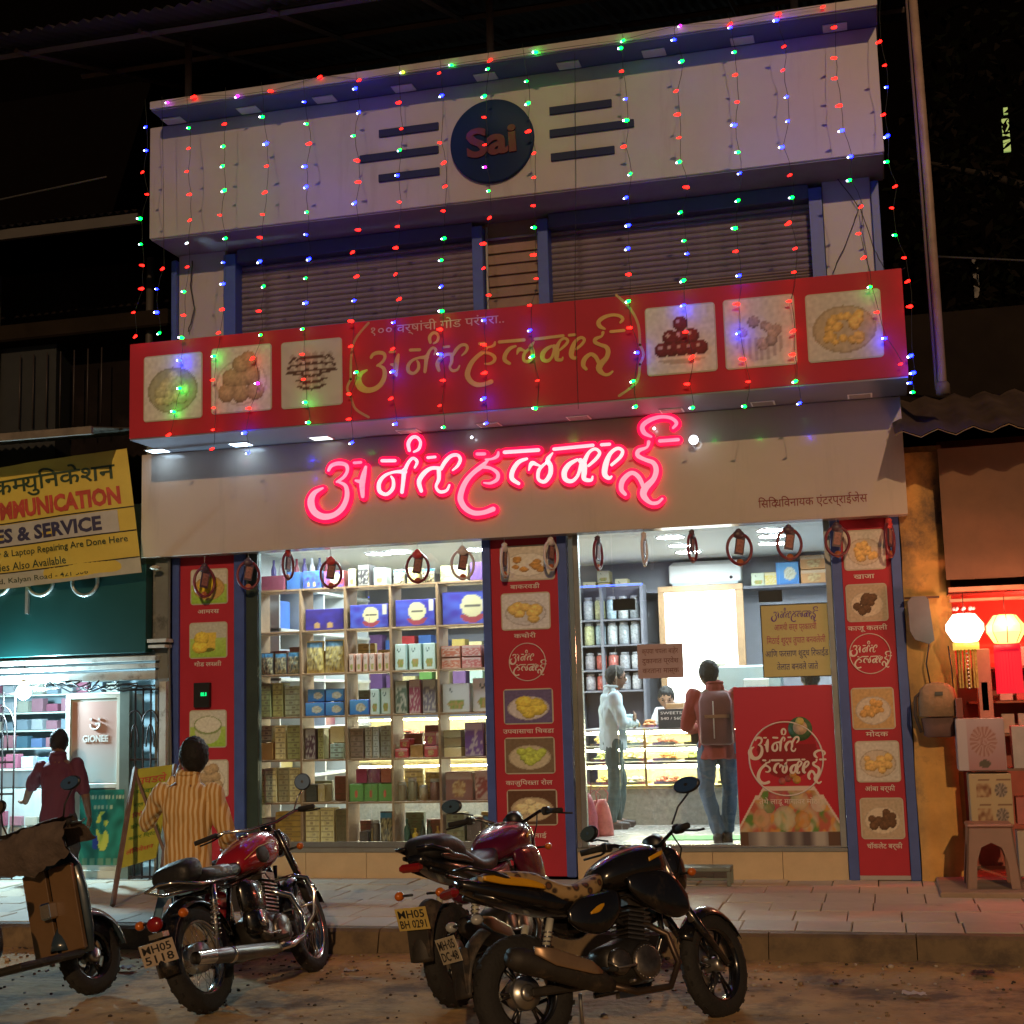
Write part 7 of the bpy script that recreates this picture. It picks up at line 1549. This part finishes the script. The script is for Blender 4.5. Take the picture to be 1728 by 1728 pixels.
    m = MB(); m.rings([sect(x, z_, .006, hh, y_, 3, 12) for (x, z_, hh, y_) in ((.36, .345, .01, -.246), (.30, .375, .035, -.256), (.06, .455, .045, -.272), (-.06, .50, .02, -.272))], mat('heat_shield', (.34, .22, .13), .35, .5, var=.2)); m.build('heat_shield', ex)
    m = MB(F); body(m, [(hx+.05, .90, .05, .06), (hx+.12, .88, .10, .13), (hx+.20, .85, .09, .13), (hx+.235, .84, .05, .08)], P1, ex=2.6); hc = m.build('headlight_cowl', t)
    m = MB(F); m.ball((hx+.215, 0, .83), .075, LENS, 14, 8, (.4, 1, 1.1)); m.build('headlight', t)
    m = MB(F); m.tube([(hx+.03, 0, 1.0), (hx+.10, 0, 1.03)], [.07, .06], BLACKP, 12); m.build('speedometer', t)
    m = MB(F); m.tube([(hx-.10, .36, 1.055), (hx-.03, .22, 1.06), (hx, .08, 1.0), (hx, -.08, 1.0), (hx-.03, -.22, 1.06), (hx-.10, -.36, 1.055)], .012, BLKP, 8); hb = m.build('handlebar', t)
    for s in (-1, 1):
        m = MB(F); m.tube([(hx-.14, s*.40, 1.05), (hx-.07, s*.28, 1.057)], .018, RUBBER, 10); m.tube([(hx-.02, s*.27, 1.05), (hx-.0, s*.36, 1.03), (hx-.06, s*.45, 1.02)], .007, BLACKP, 6); m.box(hx-.08, hx-.02, s*.27-.025, s*.27+.025, 1.03, 1.085, BLACKP, bev=.01); m.build('grip', hb)
    m = MB(F); m.tube([(hx-.03, .2, 1.05), (hx+.12, .16, .98), (hx+.12, .06, .75)], .005, BLACKP, 5); m.tube([(hx-.03, -.2, 1.05), (hx+.13, -.14, .97), (hx+.10, -.05, .72)], .005, BLACKP, 5); m.build('cable', t)
    m = MB(); m.box(-.39, -.34, -.07, .07, .835, .885, TAILR, bev=.015); m.build('tail_light', t)
    plate(t, (-.415, 0, .575), .21, .135, ['MH·05', 'DC·48'] if leopard else ['MH05', 'BH 0291'], (.52, .46, .34) if leopard else (.55, .42, .12), tilt=.25)
    m = MB(); m.tube([(.42, .10, .26), (.50, .26, .03), (.53, .28, .012)], .011, STEEL); m.build('side_stand', t)
    m = MB(); m.box(.60, .90, -.02, .02, .20, .235, STEEL); m.build('bash_bar', t)
    chain(t, 0, .56, R, .38)
    return t
def place(fn, rear, front, *a):
    t = fn((rear[0], rear[1], -.004), radians(front[0]), *a); t.scale = (front[1],)*3; return t
place(red_cruiser, (-3.833, 7.715), (83.3, .96), radians(16))
BKP = mat('black_tank_paint', (.010, .009, .009), .16, var=.2, coat=.6, stain=((.05, .038, .025), .22, 9)); YLP = mat('yellow_decal', (.60, .30, .01), .35, var=.08)
MRP = mat('maroon_tank_paint', (.10, .006, .028), .18, var=.2, coat=.7, stain=((.05, .03, .025), .2, 9)); RDP = mat('red_decal', (.5, .04, .05), .35, var=0)
place(street_bike, (-1.766, 7.034), (46.2, .932), radians(14.5), 17, (BKP, YLP), 'black motorcycle with leopard print seat and yellow tail stripe, nearest the camera', True)
place(street_bike, (-2.446, 8.045), (77.9, .949), radians(7), 10, (MRP, RDP), 'maroon motorcycle with red decal half hidden behind the black one', False)

# scooter at the left edge
def scooter(loc, hd, lean):
    t = thing('scooter', 'brown scooter with cloth over its handlebar, cut by the left picture edge', 'scooter', loc); t.rotation_euler = (-lean, 0, hd)
    SB = mat('scooter_blue', (.03, .05, .07), .25, var=.15, coat=.5); BRP = mat('scooter_brown', (.16, .09, .04), .3, var=.12, coat=.3); WB, R = 1.2, .235; hx = .98
    wheel(t, 0, R, .11, 'alloy'); F = Matrix.Translation((hx, 0, 0)) @ Matrix.Rotation(radians(-4), 4, 'Z') @ Matrix.Translation((-hx, 0, 0)); wheel(t, WB, R, .095, 'alloy', F, front=True)
    m = MB(F); fender(m, WB, R, R+.06, .15, 5, 165, SB, drop=.06); m.build('front_fender', t)
    m = MB(); m.rings([[(1.02-.02*z_, y*w_, z_) for y in (-1, -.6, 0, .6, 1)]+[(1.02-.02*z_+d, y*w_, z_) for y, d in ((1, .03), (.6, .09), (0, .12), (-.6, .09), (-1, .03))] for (z_, w_) in ((.26, .20), (.40, .23), (.60, .24), (.78, .22), (.92, .12))], SB); m.build('leg_shield', t)
    m = MB(); m.box(.965, .995, -.20, -.015, .28, .80, BRP, bev=.01); m.build('inner_panel', t); m = MB(); m.box(.965, .995, .015, .20, .28, .80, BRP, bev=.01); m.build('inner_panel', t)
    m = MB(); m.box(.90, .965, -.04, .04, .50, .60, CHROME, bev=.01); m.build('bag_hook', t)
    m = MB(); m.box(.45, .98, -.19, .19, .24, .285, DUSTY, bev=.015); m.build('floor_board', t)
    m = MB(); body(m, [(.44, .45, .10, .12), (.36, .50, .17, .18), (.15, .56, .20, .20), (-.12, .62, .17, .16), (-.32, .68, .08, .06)], SB, ex=2.8); m.build('body_panel', t)
    m = MB(); body(m, [(.46, .75, .10, .02), (.42, .76, .15, .05), (.15, .77, .16, .055), (-.15, .80, .14, .05), (-.26, .80, .06, .02)], SEATM, ex=3); m.build('seat', t)
    m = MB(F); body(m, [(hx-.06, 1.0, .10, .04), (hx, .99, .14, .08), (hx+.08, .96, .12, .09), (hx+.13, .94, .05, .04)], SB, ex=2.5); m.build('handlebar_cowl', t)
    m = MB(F); m.tube([(hx-.10, .36, 1.03), (hx, .15, 1.01), (hx, -.15, 1.01), (hx-.10, -.36, 1.03)], .016, RUBBER); hb = m.build('handlebar', t)
    for s in (-1, 1): mirror(t, (hx-.04, s*.24, 1.04), (hx-.0, s*.32, 1.22), .06, F, (-1, s*.2, .1)); m = MB(F); m.tube([(hx-.0, s*.24, 1.03), (hx+.03, s*.33, 1.02), (hx-.04, s*.42, 1.02)], .006, STEEL); m.build('lever', hb)
    m = MB(F); CLM = mat('brown_cloth', (.11, .08, .065), .9, var=.3, scale=9, bump=.4)
    def cl(u, v):
        a = (u-.5)*2; return (hx-.10-.05*sin(pi*v)+.03*nz(u*5, v*4)-.02*v, a*.34, 1.05-.30*v*(1-.35*abs(a))-.03*abs(nz(u*7, v*3, 5))+.02*cos(a*2))
    m.sheet(cl, 24, 12, CLM); m.sheet(lambda u, v: (hx-.10+.24*v+.02*nz(u*4, v*5), (u-.5)*.62, 1.07-.16*v*v+.02*nz(u*6, v*5, 2)), 20, 10, CLM); m.build('cloth_cover', t)
    m = MB(); m.tube([(.30, .12, .20), (.34, .28, .01)], .011, STEEL); m.build('side_stand', t)
    return t
place(scooter, (-5.04, 6.93), (79, 1), radians(14))
# ------------------------------------------------------------------ people
SKIN = mat('skin', (.15, .075, .045), .55, var=.08); SKINL = mat('skin_light', (.28, .15, .09), .55, var=.08); HAIR = mat('hair', (.006, .005, .005), .7, var=.3, scale=40, bump=.5, bscale=90)
def cap_(m, a, b, ra, rb, mt, seg=12):
    a, b = Vector(a), Vector(b); m.ball(a, ra, mt, seg, 8); m.ball(b, rb, mt, seg, 8); m.tube([a, b], [ra, rb], mt, seg)
def limb(m, pts, rad, mt):
    for i in range(len(pts)-1): cap_(m, pts[i], pts[i+1], rad[i], rad[i+1], mt)
def hand(m, w, d, up, r, mt):
    """palm, four fingers of unequal length and a thumb from the side of the palm; w wrist, d direction, up palm normal"""
    w, d, up = Vector(w), Vector(d).normalized(), Vector(up).normalized(); s = d.cross(up).normalized(); up = s.cross(d).normalized()
    for k in range(4): cap_(m, w+s*(k-1.5)*.010, w+d*.085+s*(k-1.5)*.021, .013, .0115, mt, 8)
    for k, L in enumerate((.066, .078, .072, .056)):
        b = w+d*.088+s*(k-1.5)*.022; c = b+d*L*.5+up*.010; e = c+d*L*.4+up*.024; limb(m, [b, c, e], [.0095, .0088, .0075], mt)
    b = w+d*.03-s*.030; limb(m, [b, b-s*.022+d*.030+up*.008, b-s*.024+d*.060+up*.020], [.012, .0105, .009], mt)
def head(m, c, fwd, r, mt):
    """skull, jaw, nose, brow, ears"""
    c, f = Vector(c), Vector(fwd).normalized(); s = f.cross(Vector((0, 0, 1))).normalized(); u = s.cross(f).normalized()
    q = Matrix((s, f, u)).transposed()
    m.ball(c, r, mt, 16, 12, (.80, .98, 1.05), q); m.ball(c+f*r*.28-u*r*.52, r*.62, mt, 14, 10, (.82, .95, .85), q); m.ball(c+f*r*.52-u*r*.86, r*.26, mt, 10, 8)
    m.ball(c+f*r*1.0-u*r*.22, r*.14, mt, 10, 8, (.8, 1.2, 1.7), q); m.ball(c+f*r*.88+u*r*.10, r*.2, mt, 10, 6, (2.2, .6, .5), q); m.ball(c+f*r*.85-u*r*.58, r*.16, mt, 10, 6, (1.9, .7, .7), q)
    for k in (-1, 1): m.ball(c+s*k*r*.80-u*r*.12-f*r*.05, r*.2, mt, 8, 6, (.45, .8, 1.3), q)
def features(t, c, fwd, r):
    c, f = Vector(c), Vector(fwd).normalized(); s = f.cross(Vector((0, 0, 1))).normalized(); u = s.cross(f).normalized(); EY = mat('eye_dark', (.02, .015, .012), .2, var=0); LP = mat('lips', (.16, .05, .04), .5, var=0)
    m = MB()
    for k in (-1, 1): m.ball(c+s*k*r*.36+f*r*.86-u*r*.02, r*.12, EY, 8, 6, (1, 1, .6)); m.ball(c+s*k*r*.36+f*r*.92+u*r*.2, r*.13, HAIR, 8, 4, (1, .6, .3))
    m.build('eyes', t); m = MB(); m.ball(c+f*r*.93-u*r*.60, r*.15, LP, 8, 6, (1, 1, .35)); m.build('mouth', t)
def hair(t, c, fwd, r, voxel=.011):
    c, f = Vector(c), Vector(fwd).normalized(); s = f.cross(Vector((0, 0, 1))).normalized(); u = s.cross(f).normalized(); q = Matrix((s, f, u)).transposed(); m = MB()
    m.ball(c-f*r*.10+u*r*.16, r*1.03, HAIR, 16, 12, (.86, .98, 1.02), q); m.ball(c-f*r*.38-u*r*.22, r*.72, HAIR, 12, 10, (.98, .8, 1.0), q); m.ball(c+f*r*.45+u*r*.72, r*.42, HAIR, 12, 8, (1.3, 1, .6), q)
    fuse(m, 'hair', t, HAIR, voxel, 2, .006, 34)
def torso(m, sections, mt, n=20):
    """sections: (centre, half width, half depth, side vector)"""
    rs = []
    for (c, hw, hd_, s) in sections:
        c = Vector(c); s = Vector(s).normalized(); f = s.cross(Vector((0, 0, 1))).normalized(); rs.append([c+s*hw*cos(2*pi*j/n)+f*hd_*sin(2*pi*j/n) for j in range(n)])
    m.rings(rs, mt)
def person(lab, loc, rz, J, sk, shirt, trouser, shoe, voxel=.010, sleeves='long', shirtlen=.0, wr=.010, hands=True, collar=True, seed=0):
    """J: joint positions in the figure's own frame (facing +Y, right side +X)"""
    t = thing('person', lab, 'person', loc, rz); V = lambda k: Vector(J[k])
    m = MB(); r = J.get('r', .105); lk = Vector(J.get('look', (0, 1, 0)))
    head(m, V('head'), lk, r, sk); cap_(m, V('neck'), V('head')-Vector((0, 0, r*.5)), .058, .055, sk)
    ch, pe = V('chest'), V('pelvis'); sv = (V('rsh')-V('lsh')).normalized(); hv = (V('rhip')-V('lhip')).normalized()
    torso(m, [(V('neck')-Vector((0, 0, .0)), .07, .06, sv), (V('neck')-Vector((0, 0, .05)), .15, .085, sv), (ch, .155, .105, sv), (ch.lerp(pe, .5), .13, .095, (sv+hv)), (pe, .155, .11, hv), (pe-Vector((0, 0, .08)), .12, .10, hv)], sk)
    for s in 'lr':
        limb(m, [V(s+'sh'), V(s+'el'), V(s+'wr')], [.055, .042, .030], sk)
        if hands: d = Vector(J.get(s+'hd', (V(s+'wr')-V(s+'el')))); hand(m, V(s+'wr'), d, J.get(s+'pn', (0, 1, 0)), .02, sk)
        limb(m, [V(s+'hip'), V(s+'kn'), V(s+'an')], [.085, .058, .040], sk)
        an = V(s+'an'); fd = Vector(J.get(s+'ft', (0, 1, 0))).normalized(); limb(m, [an+Vector((0, 0, -.02)), an+fd*.13-Vector((0, 0, .05))], [.04, .03], sk)
    fuse(m, 'body', t, sk, .0065 if hands else voxel, 2)
    features(t, V('head'), lk, r); hair(t, V('head'), lk, r)
    # shirt
    m = MB(); dn = (pe-ch).normalized()
    torso(m, [(V('neck')-Vector((0, 0, .02)), .075, .07, sv), (V('neck')-Vector((0, 0, .055)), .165, .10, sv), (ch+Vector((0, 0, .03)), .185, .125, sv), (ch, .182, .130, sv), (ch.lerp(pe, .5), .165, .122, (sv+hv)), (pe+Vector((0, 0, .02)), .172, .130, hv), (pe-Vector((0, 0, .04+shirtlen)), .180, .138, hv)], shirt)
    for s in 'lr':
        e, w_ = V(s+'el'), V(s+'wr'); k = .93 if sleeves == 'long' else 0
        pts, rad = [V(s+'sh'), e], [.072, .062]
        if k: pts.append(e.lerp(w_, k)); rad.append(.046)
        else: pts = [V(s+'sh'), V(s+'sh').lerp(e, .8)]; rad = [.072, .066]
        limb(m, pts, rad, shirt)
    cap_(m, V('neck')+Vector((-.02, -.01, 0)), V('neck')+Vector((.02, -.01, 0)), .070, .070, shirt)
    so = fuse(m, 'shirt', t, shirt, voxel, 3, wr, 7, seed, (1.6, 1.6, .7))
    if collar: m = MB(); m.torus(V('neck')+Vector((0, 0, .045)), .068, .016, shirt, 'Z', 20, 6, .95); m.build('collar', so)
    m = MB(); torso(m, [(pe+Vector((0, 0, .06)), .150, .115, hv), (pe, .165, .125, hv), (pe-Vector((0, 0, .09)), .155, .12, hv)], trouser)
    for s in 'lr': limb(m, [V(s+'hip'), V(s+'kn'), V(s+'an')+Vector((0, 0, .02))], [.100, .074, .058], trouser)
    fuse(m, 'trousers', t, trouser, voxel, 3, wr*.8, 8, seed+3, (1.6, 1.6, .8))
    for s in 'lr':
        an = V(s+'an'); fd = Vector(J.get(s+'ft', (0, 1, 0))).normalized(); m = MB(); b = an-Vector((0, 0, .045)); limb(m, [b-fd*.05, b+fd*.06, b+fd*.16-Vector((0, 0, .006))], [.040, .042, .034], shoe); m.box(b.x-.04, b.x+.04, b.y-.08, b.y+.16, b.z-.045, b.z-.03, shoe) if abs(fd.x) < .4 else None
        fuse(m, 'shoe', t, shoe, .010, 2)
    return t
# man in the yellow striped shirt, sitting on a low stool with his back to us
SHS = sliding('striped_shirt', (.50, .27, .07), (.74, .58, .34), .034, 'X', .8, .52); TR1 = mat('dark_trousers', (.03, .03, .035), .8, var=.2); SH1 = mat('sandal', (.06, .04, .03), .7)
J = dict(head=(.03, .03, .915), neck=(.0, .0, .76), chest=(0, -.01, .55), pelvis=(0, 0, .14), lsh=(-.19, 0, .68), rsh=(.19, -.01, .67), lel=(-.345, .12, .47), lwr=(-.17, .22, .76), rel=(.27, .02, .40), rwr=(.22, .22, .26),
         lhip=(-.10, .02, .08), rhip=(.10, .02, .08), lkn=(-.18, .42, .16), rkn=(.20, .42, .16), lan=(-.16, .46, -.22), ran=(.20, .44, -.22), look=(-.45, 1, -.08), r=.118, lhd=(.35, .2, 1), lpn=(1, .2, 0), rhd=(-.3, 1, -.2), rpn=(0, 0, 1))
sm = at(327, 1460, 9.95)
SEATZ = .50
sman = person('seated man in a yellow striped shirt with left arm raised to his face, back turned', (sm.x+.07, 9.72, SEATZ-.11), radians(8), J, SKIN, SHS, TR1, SH1, .009, 'long', .04, .012, seed=2)
sman.scale = (1.06, 1.06, 1.08)
stool((sm.x, 9.80, .2), .26, .28, (.10, .20, .30), 'low blue plastic stool under the seated man in the striped shirt')
# customer in pale blue shirt inside, side view facing right with folded arms
SB2 = mat('pale_blue_shirt', (.40, .50, .55), .8, var=.08); TR2 = mat('teal_trousers', (.06, .09, .09), .8, var=.15); SHO = mat('dark_shoe', (.05, .035, .03), .5)
p = atz(1040, 1398, .43)
J = dict(head=(0, .05, 1.52), neck=(0, .0, 1.38), chest=(0, -.01, 1.18), pelvis=(0, .0, .88), lsh=(-.19, 0, 1.31), rsh=(.19, 0, 1.31), lel=(-.24, .07, 1.06), lwr=(.0, .22, 1.10), rel=(.24, .07, 1.05), rwr=(.0, .24, 1.05), lhd=(1, .1, .1), lpn=(0, -1, 0), rhd=(-1, .1, 0), rpn=(0, -1, 0),
         lhip=(-.09, 0, .84), rhip=(.09, 0, .84), lkn=(-.10, .07, .46), rkn=(.11, -.01, .46), lan=(-.11, .03, .09), ran=(.12, -.06, .09), look=(.0, 1, -.05))
person('customer in a pale blue shirt and dark trousers standing with folded arms inside the shop', (p.x, p.y, .43), radians(-72), J, SKIN, SB2, TR2, SHO, .011, 'long', .06, .014, seed=5)
# customer in red with backpack straps, back to us
RS = mat('red_jacket', (.30, .055, .045), .8, var=.12); JN = mat('faded_jeans', (.10, .14, .20), .8, var=.18, scale=10)
p = atz(1218, 1420, .43)
J = dict(head=(-.05, .02, 1.50), neck=(0, -.01, 1.37), chest=(0, -.02, 1.16), pelvis=(0, 0, .87), lsh=(-.19, 0, 1.30), rsh=(.19, 0, 1.30), lel=(-.27, .05, 1.03), lwr=(-.17, .22, .98), rel=(.25, .06, 1.02), rwr=(.16, .26, 1.04), lhd=(.2, 1, 0), lpn=(1, 0, 0), rhd=(-.2, 1, 0), rpn=(-1, 0, 0),
         lhip=(-.09, 0, .83), rhip=(.09, 0, .83), lkn=(-.12, .03, .46), rkn=(.10, .06, .46), lan=(-.03, -.05, .09), ran=(.06, .02, .09), look=(-.3, 1, -.1), lft=(.2, 1, 0))
rp = person('customer in a red jacket and faded jeans with his back to the glass door', (p.x, p.y, .43), radians(6), J, SKIN, RS, JN, SHO, .011, 'long', .10, .012, seed=9)
bp = thing('sling_pack', 'dark red backpack with pale seams on the back of the customer in the red jacket', 'backpack', (p.x, p.y, .43), radians(6))
m = MB(); m.rings([sect(x, 1.12, .0, .0) for x in ()] or [[(x, y, z_) for (x, y) in ((-.15*k, -.13), (-.13*k, -.23*k-.02), (.13*k, -.23*k-.02), (.15*k, -.13))] for (z_, k) in ((.86, .8), (.88, 1), (1.25, 1), (1.32, .8), (1.34, .5))], mat('pack_maroon', (.17, .06, .06), .8, var=.2)); m.build('pack', bp)
m = MB(); m.tube([(-.02, -.255, .92), (-.02, -.262, 1.25)], .006, WHITE, 5); m.build('zip', bp)
m = MB(); m.box(-.10, .12, -.275, -.25, 1.10, 1.13, mat('pack_band', (.35, .18, .12), .8)); m.build('band', bp)
ph = MB(); ph.box(-.24, -.15, .16, .30, .86, .98, BLACKP, bev=.015); q_ = tag(ph.build('black_pouch', None, (p.x, p.y, .43)), 'black pouch held in the left hand of the customer in the red jacket', 'pouch'); q_.rotation_euler = (0, 0, radians(6))
# shopkeeper behind the counter, leaning forward, facing us
WS = mat('white_shirt', (.55, .56, .62), .8, var=.06)
p = at(1147, 1200, 15.95)
J = dict(head=(.07, .22, 1.30), neck=(.02, .08, 1.20), chest=(0, .0, 1.04), pelvis=(0, -.10, .80), lsh=(-.18, .04, 1.14), rsh=(.18, .06, 1.13), lel=(-.26, .16, .92), lwr=(-.12, .36, .93), rel=(.26, .18, .92), rwr=(.12, .38, .93), lhd=(.3, 1, 0), lpn=(0, 0, 1), rhd=(-.3, 1, 0), rpn=(0, 0, 1),
         lhip=(-.09, -.1, .78), rhip=(.09, -.1, .78), lkn=(-.1, -.08, .44), rkn=(.1, -.08, .44), lan=(-.1, -.12, .09), ran=(.1, -.12, .09), look=(-.2, 1, -.35))
person('shopkeeper in a white shirt bending over the sweet counter', (p.x, 15.75, .43), radians(176), J, SKINL, WS, TR1, SHO, .012, 'short', 0, .01, seed=11)
# worker with yellow cap behind the poster
YS2 = mat('yellow_cloth', (.62, .58, .14), .8, var=.1)
p = at(1372, 1165, 14.4)
J2 = dict(head=(0, .0, 1.44), neck=(0, .0, 1.30), chest=(0, .0, 1.10), pelvis=(0, 0, .82), lsh=(-.18, 0, 1.24), rsh=(.18, 0, 1.24), lel=(-.25, .05, .98), lwr=(-.18, .26, .98), rel=(.25, .05, .98), rwr=(.18, .26, .98), lhip=(-.09, 0, .80), rhip=(.09, 0, .80), lkn=(-.1, .02, .44), rkn=(.1, .02, .44), lan=(-.1, 0, .09), ran=(.1, 0, .09), look=(.3, 1, -.2))
person('worker in a yellow top mostly hidden behind the red glass poster', (p.x, 14.0, .33+.1), radians(20), J2, SKIN, YS2, TR2, SHO, .013, 'short', 0, .01, seed=13)
# man at the phone shop, dark maroon shirt, leaning to the counter
MS = mat('maroon_shirt', (.09, .02, .045), .8, var=.15)
p = at(98, 1300, 11.45)
J = dict(head=(-.04, .12, 1.27), neck=(.0, .0, 1.13), chest=(.02, -.03, .95), pelvis=(.03, -.06, .64), lsh=(-.18, .02, 1.05), rsh=(.20, -.02, 1.07), lel=(-.36, .20, .86), lwr=(-.46, .34, .74), rel=(.28, .0, .80), rwr=(.26, .16, .62), lhd=(-.6, 1, -.2), lpn=(0, 0, 1), rhd=(0, .6, -1), rpn=(-1, 0, 0),
         lhip=(-.06, -.06, .60), rhip=(.12, -.06, .60), lkn=(-.10, .10, .34), rkn=(.14, .06, .34), lan=(-.08, -.04, .09), ran=(.14, -.06, .09), look=(-.6, 1, -.1))
mman = person('man in a dark maroon shirt leaning towards the phone shop counter', (p.x, 11.45, .2), radians(12), J, SKIN, MS, TR1, SH1, .011, 'short', .02, .012, seed=17)
mman.scale = (.9, .92, 1)
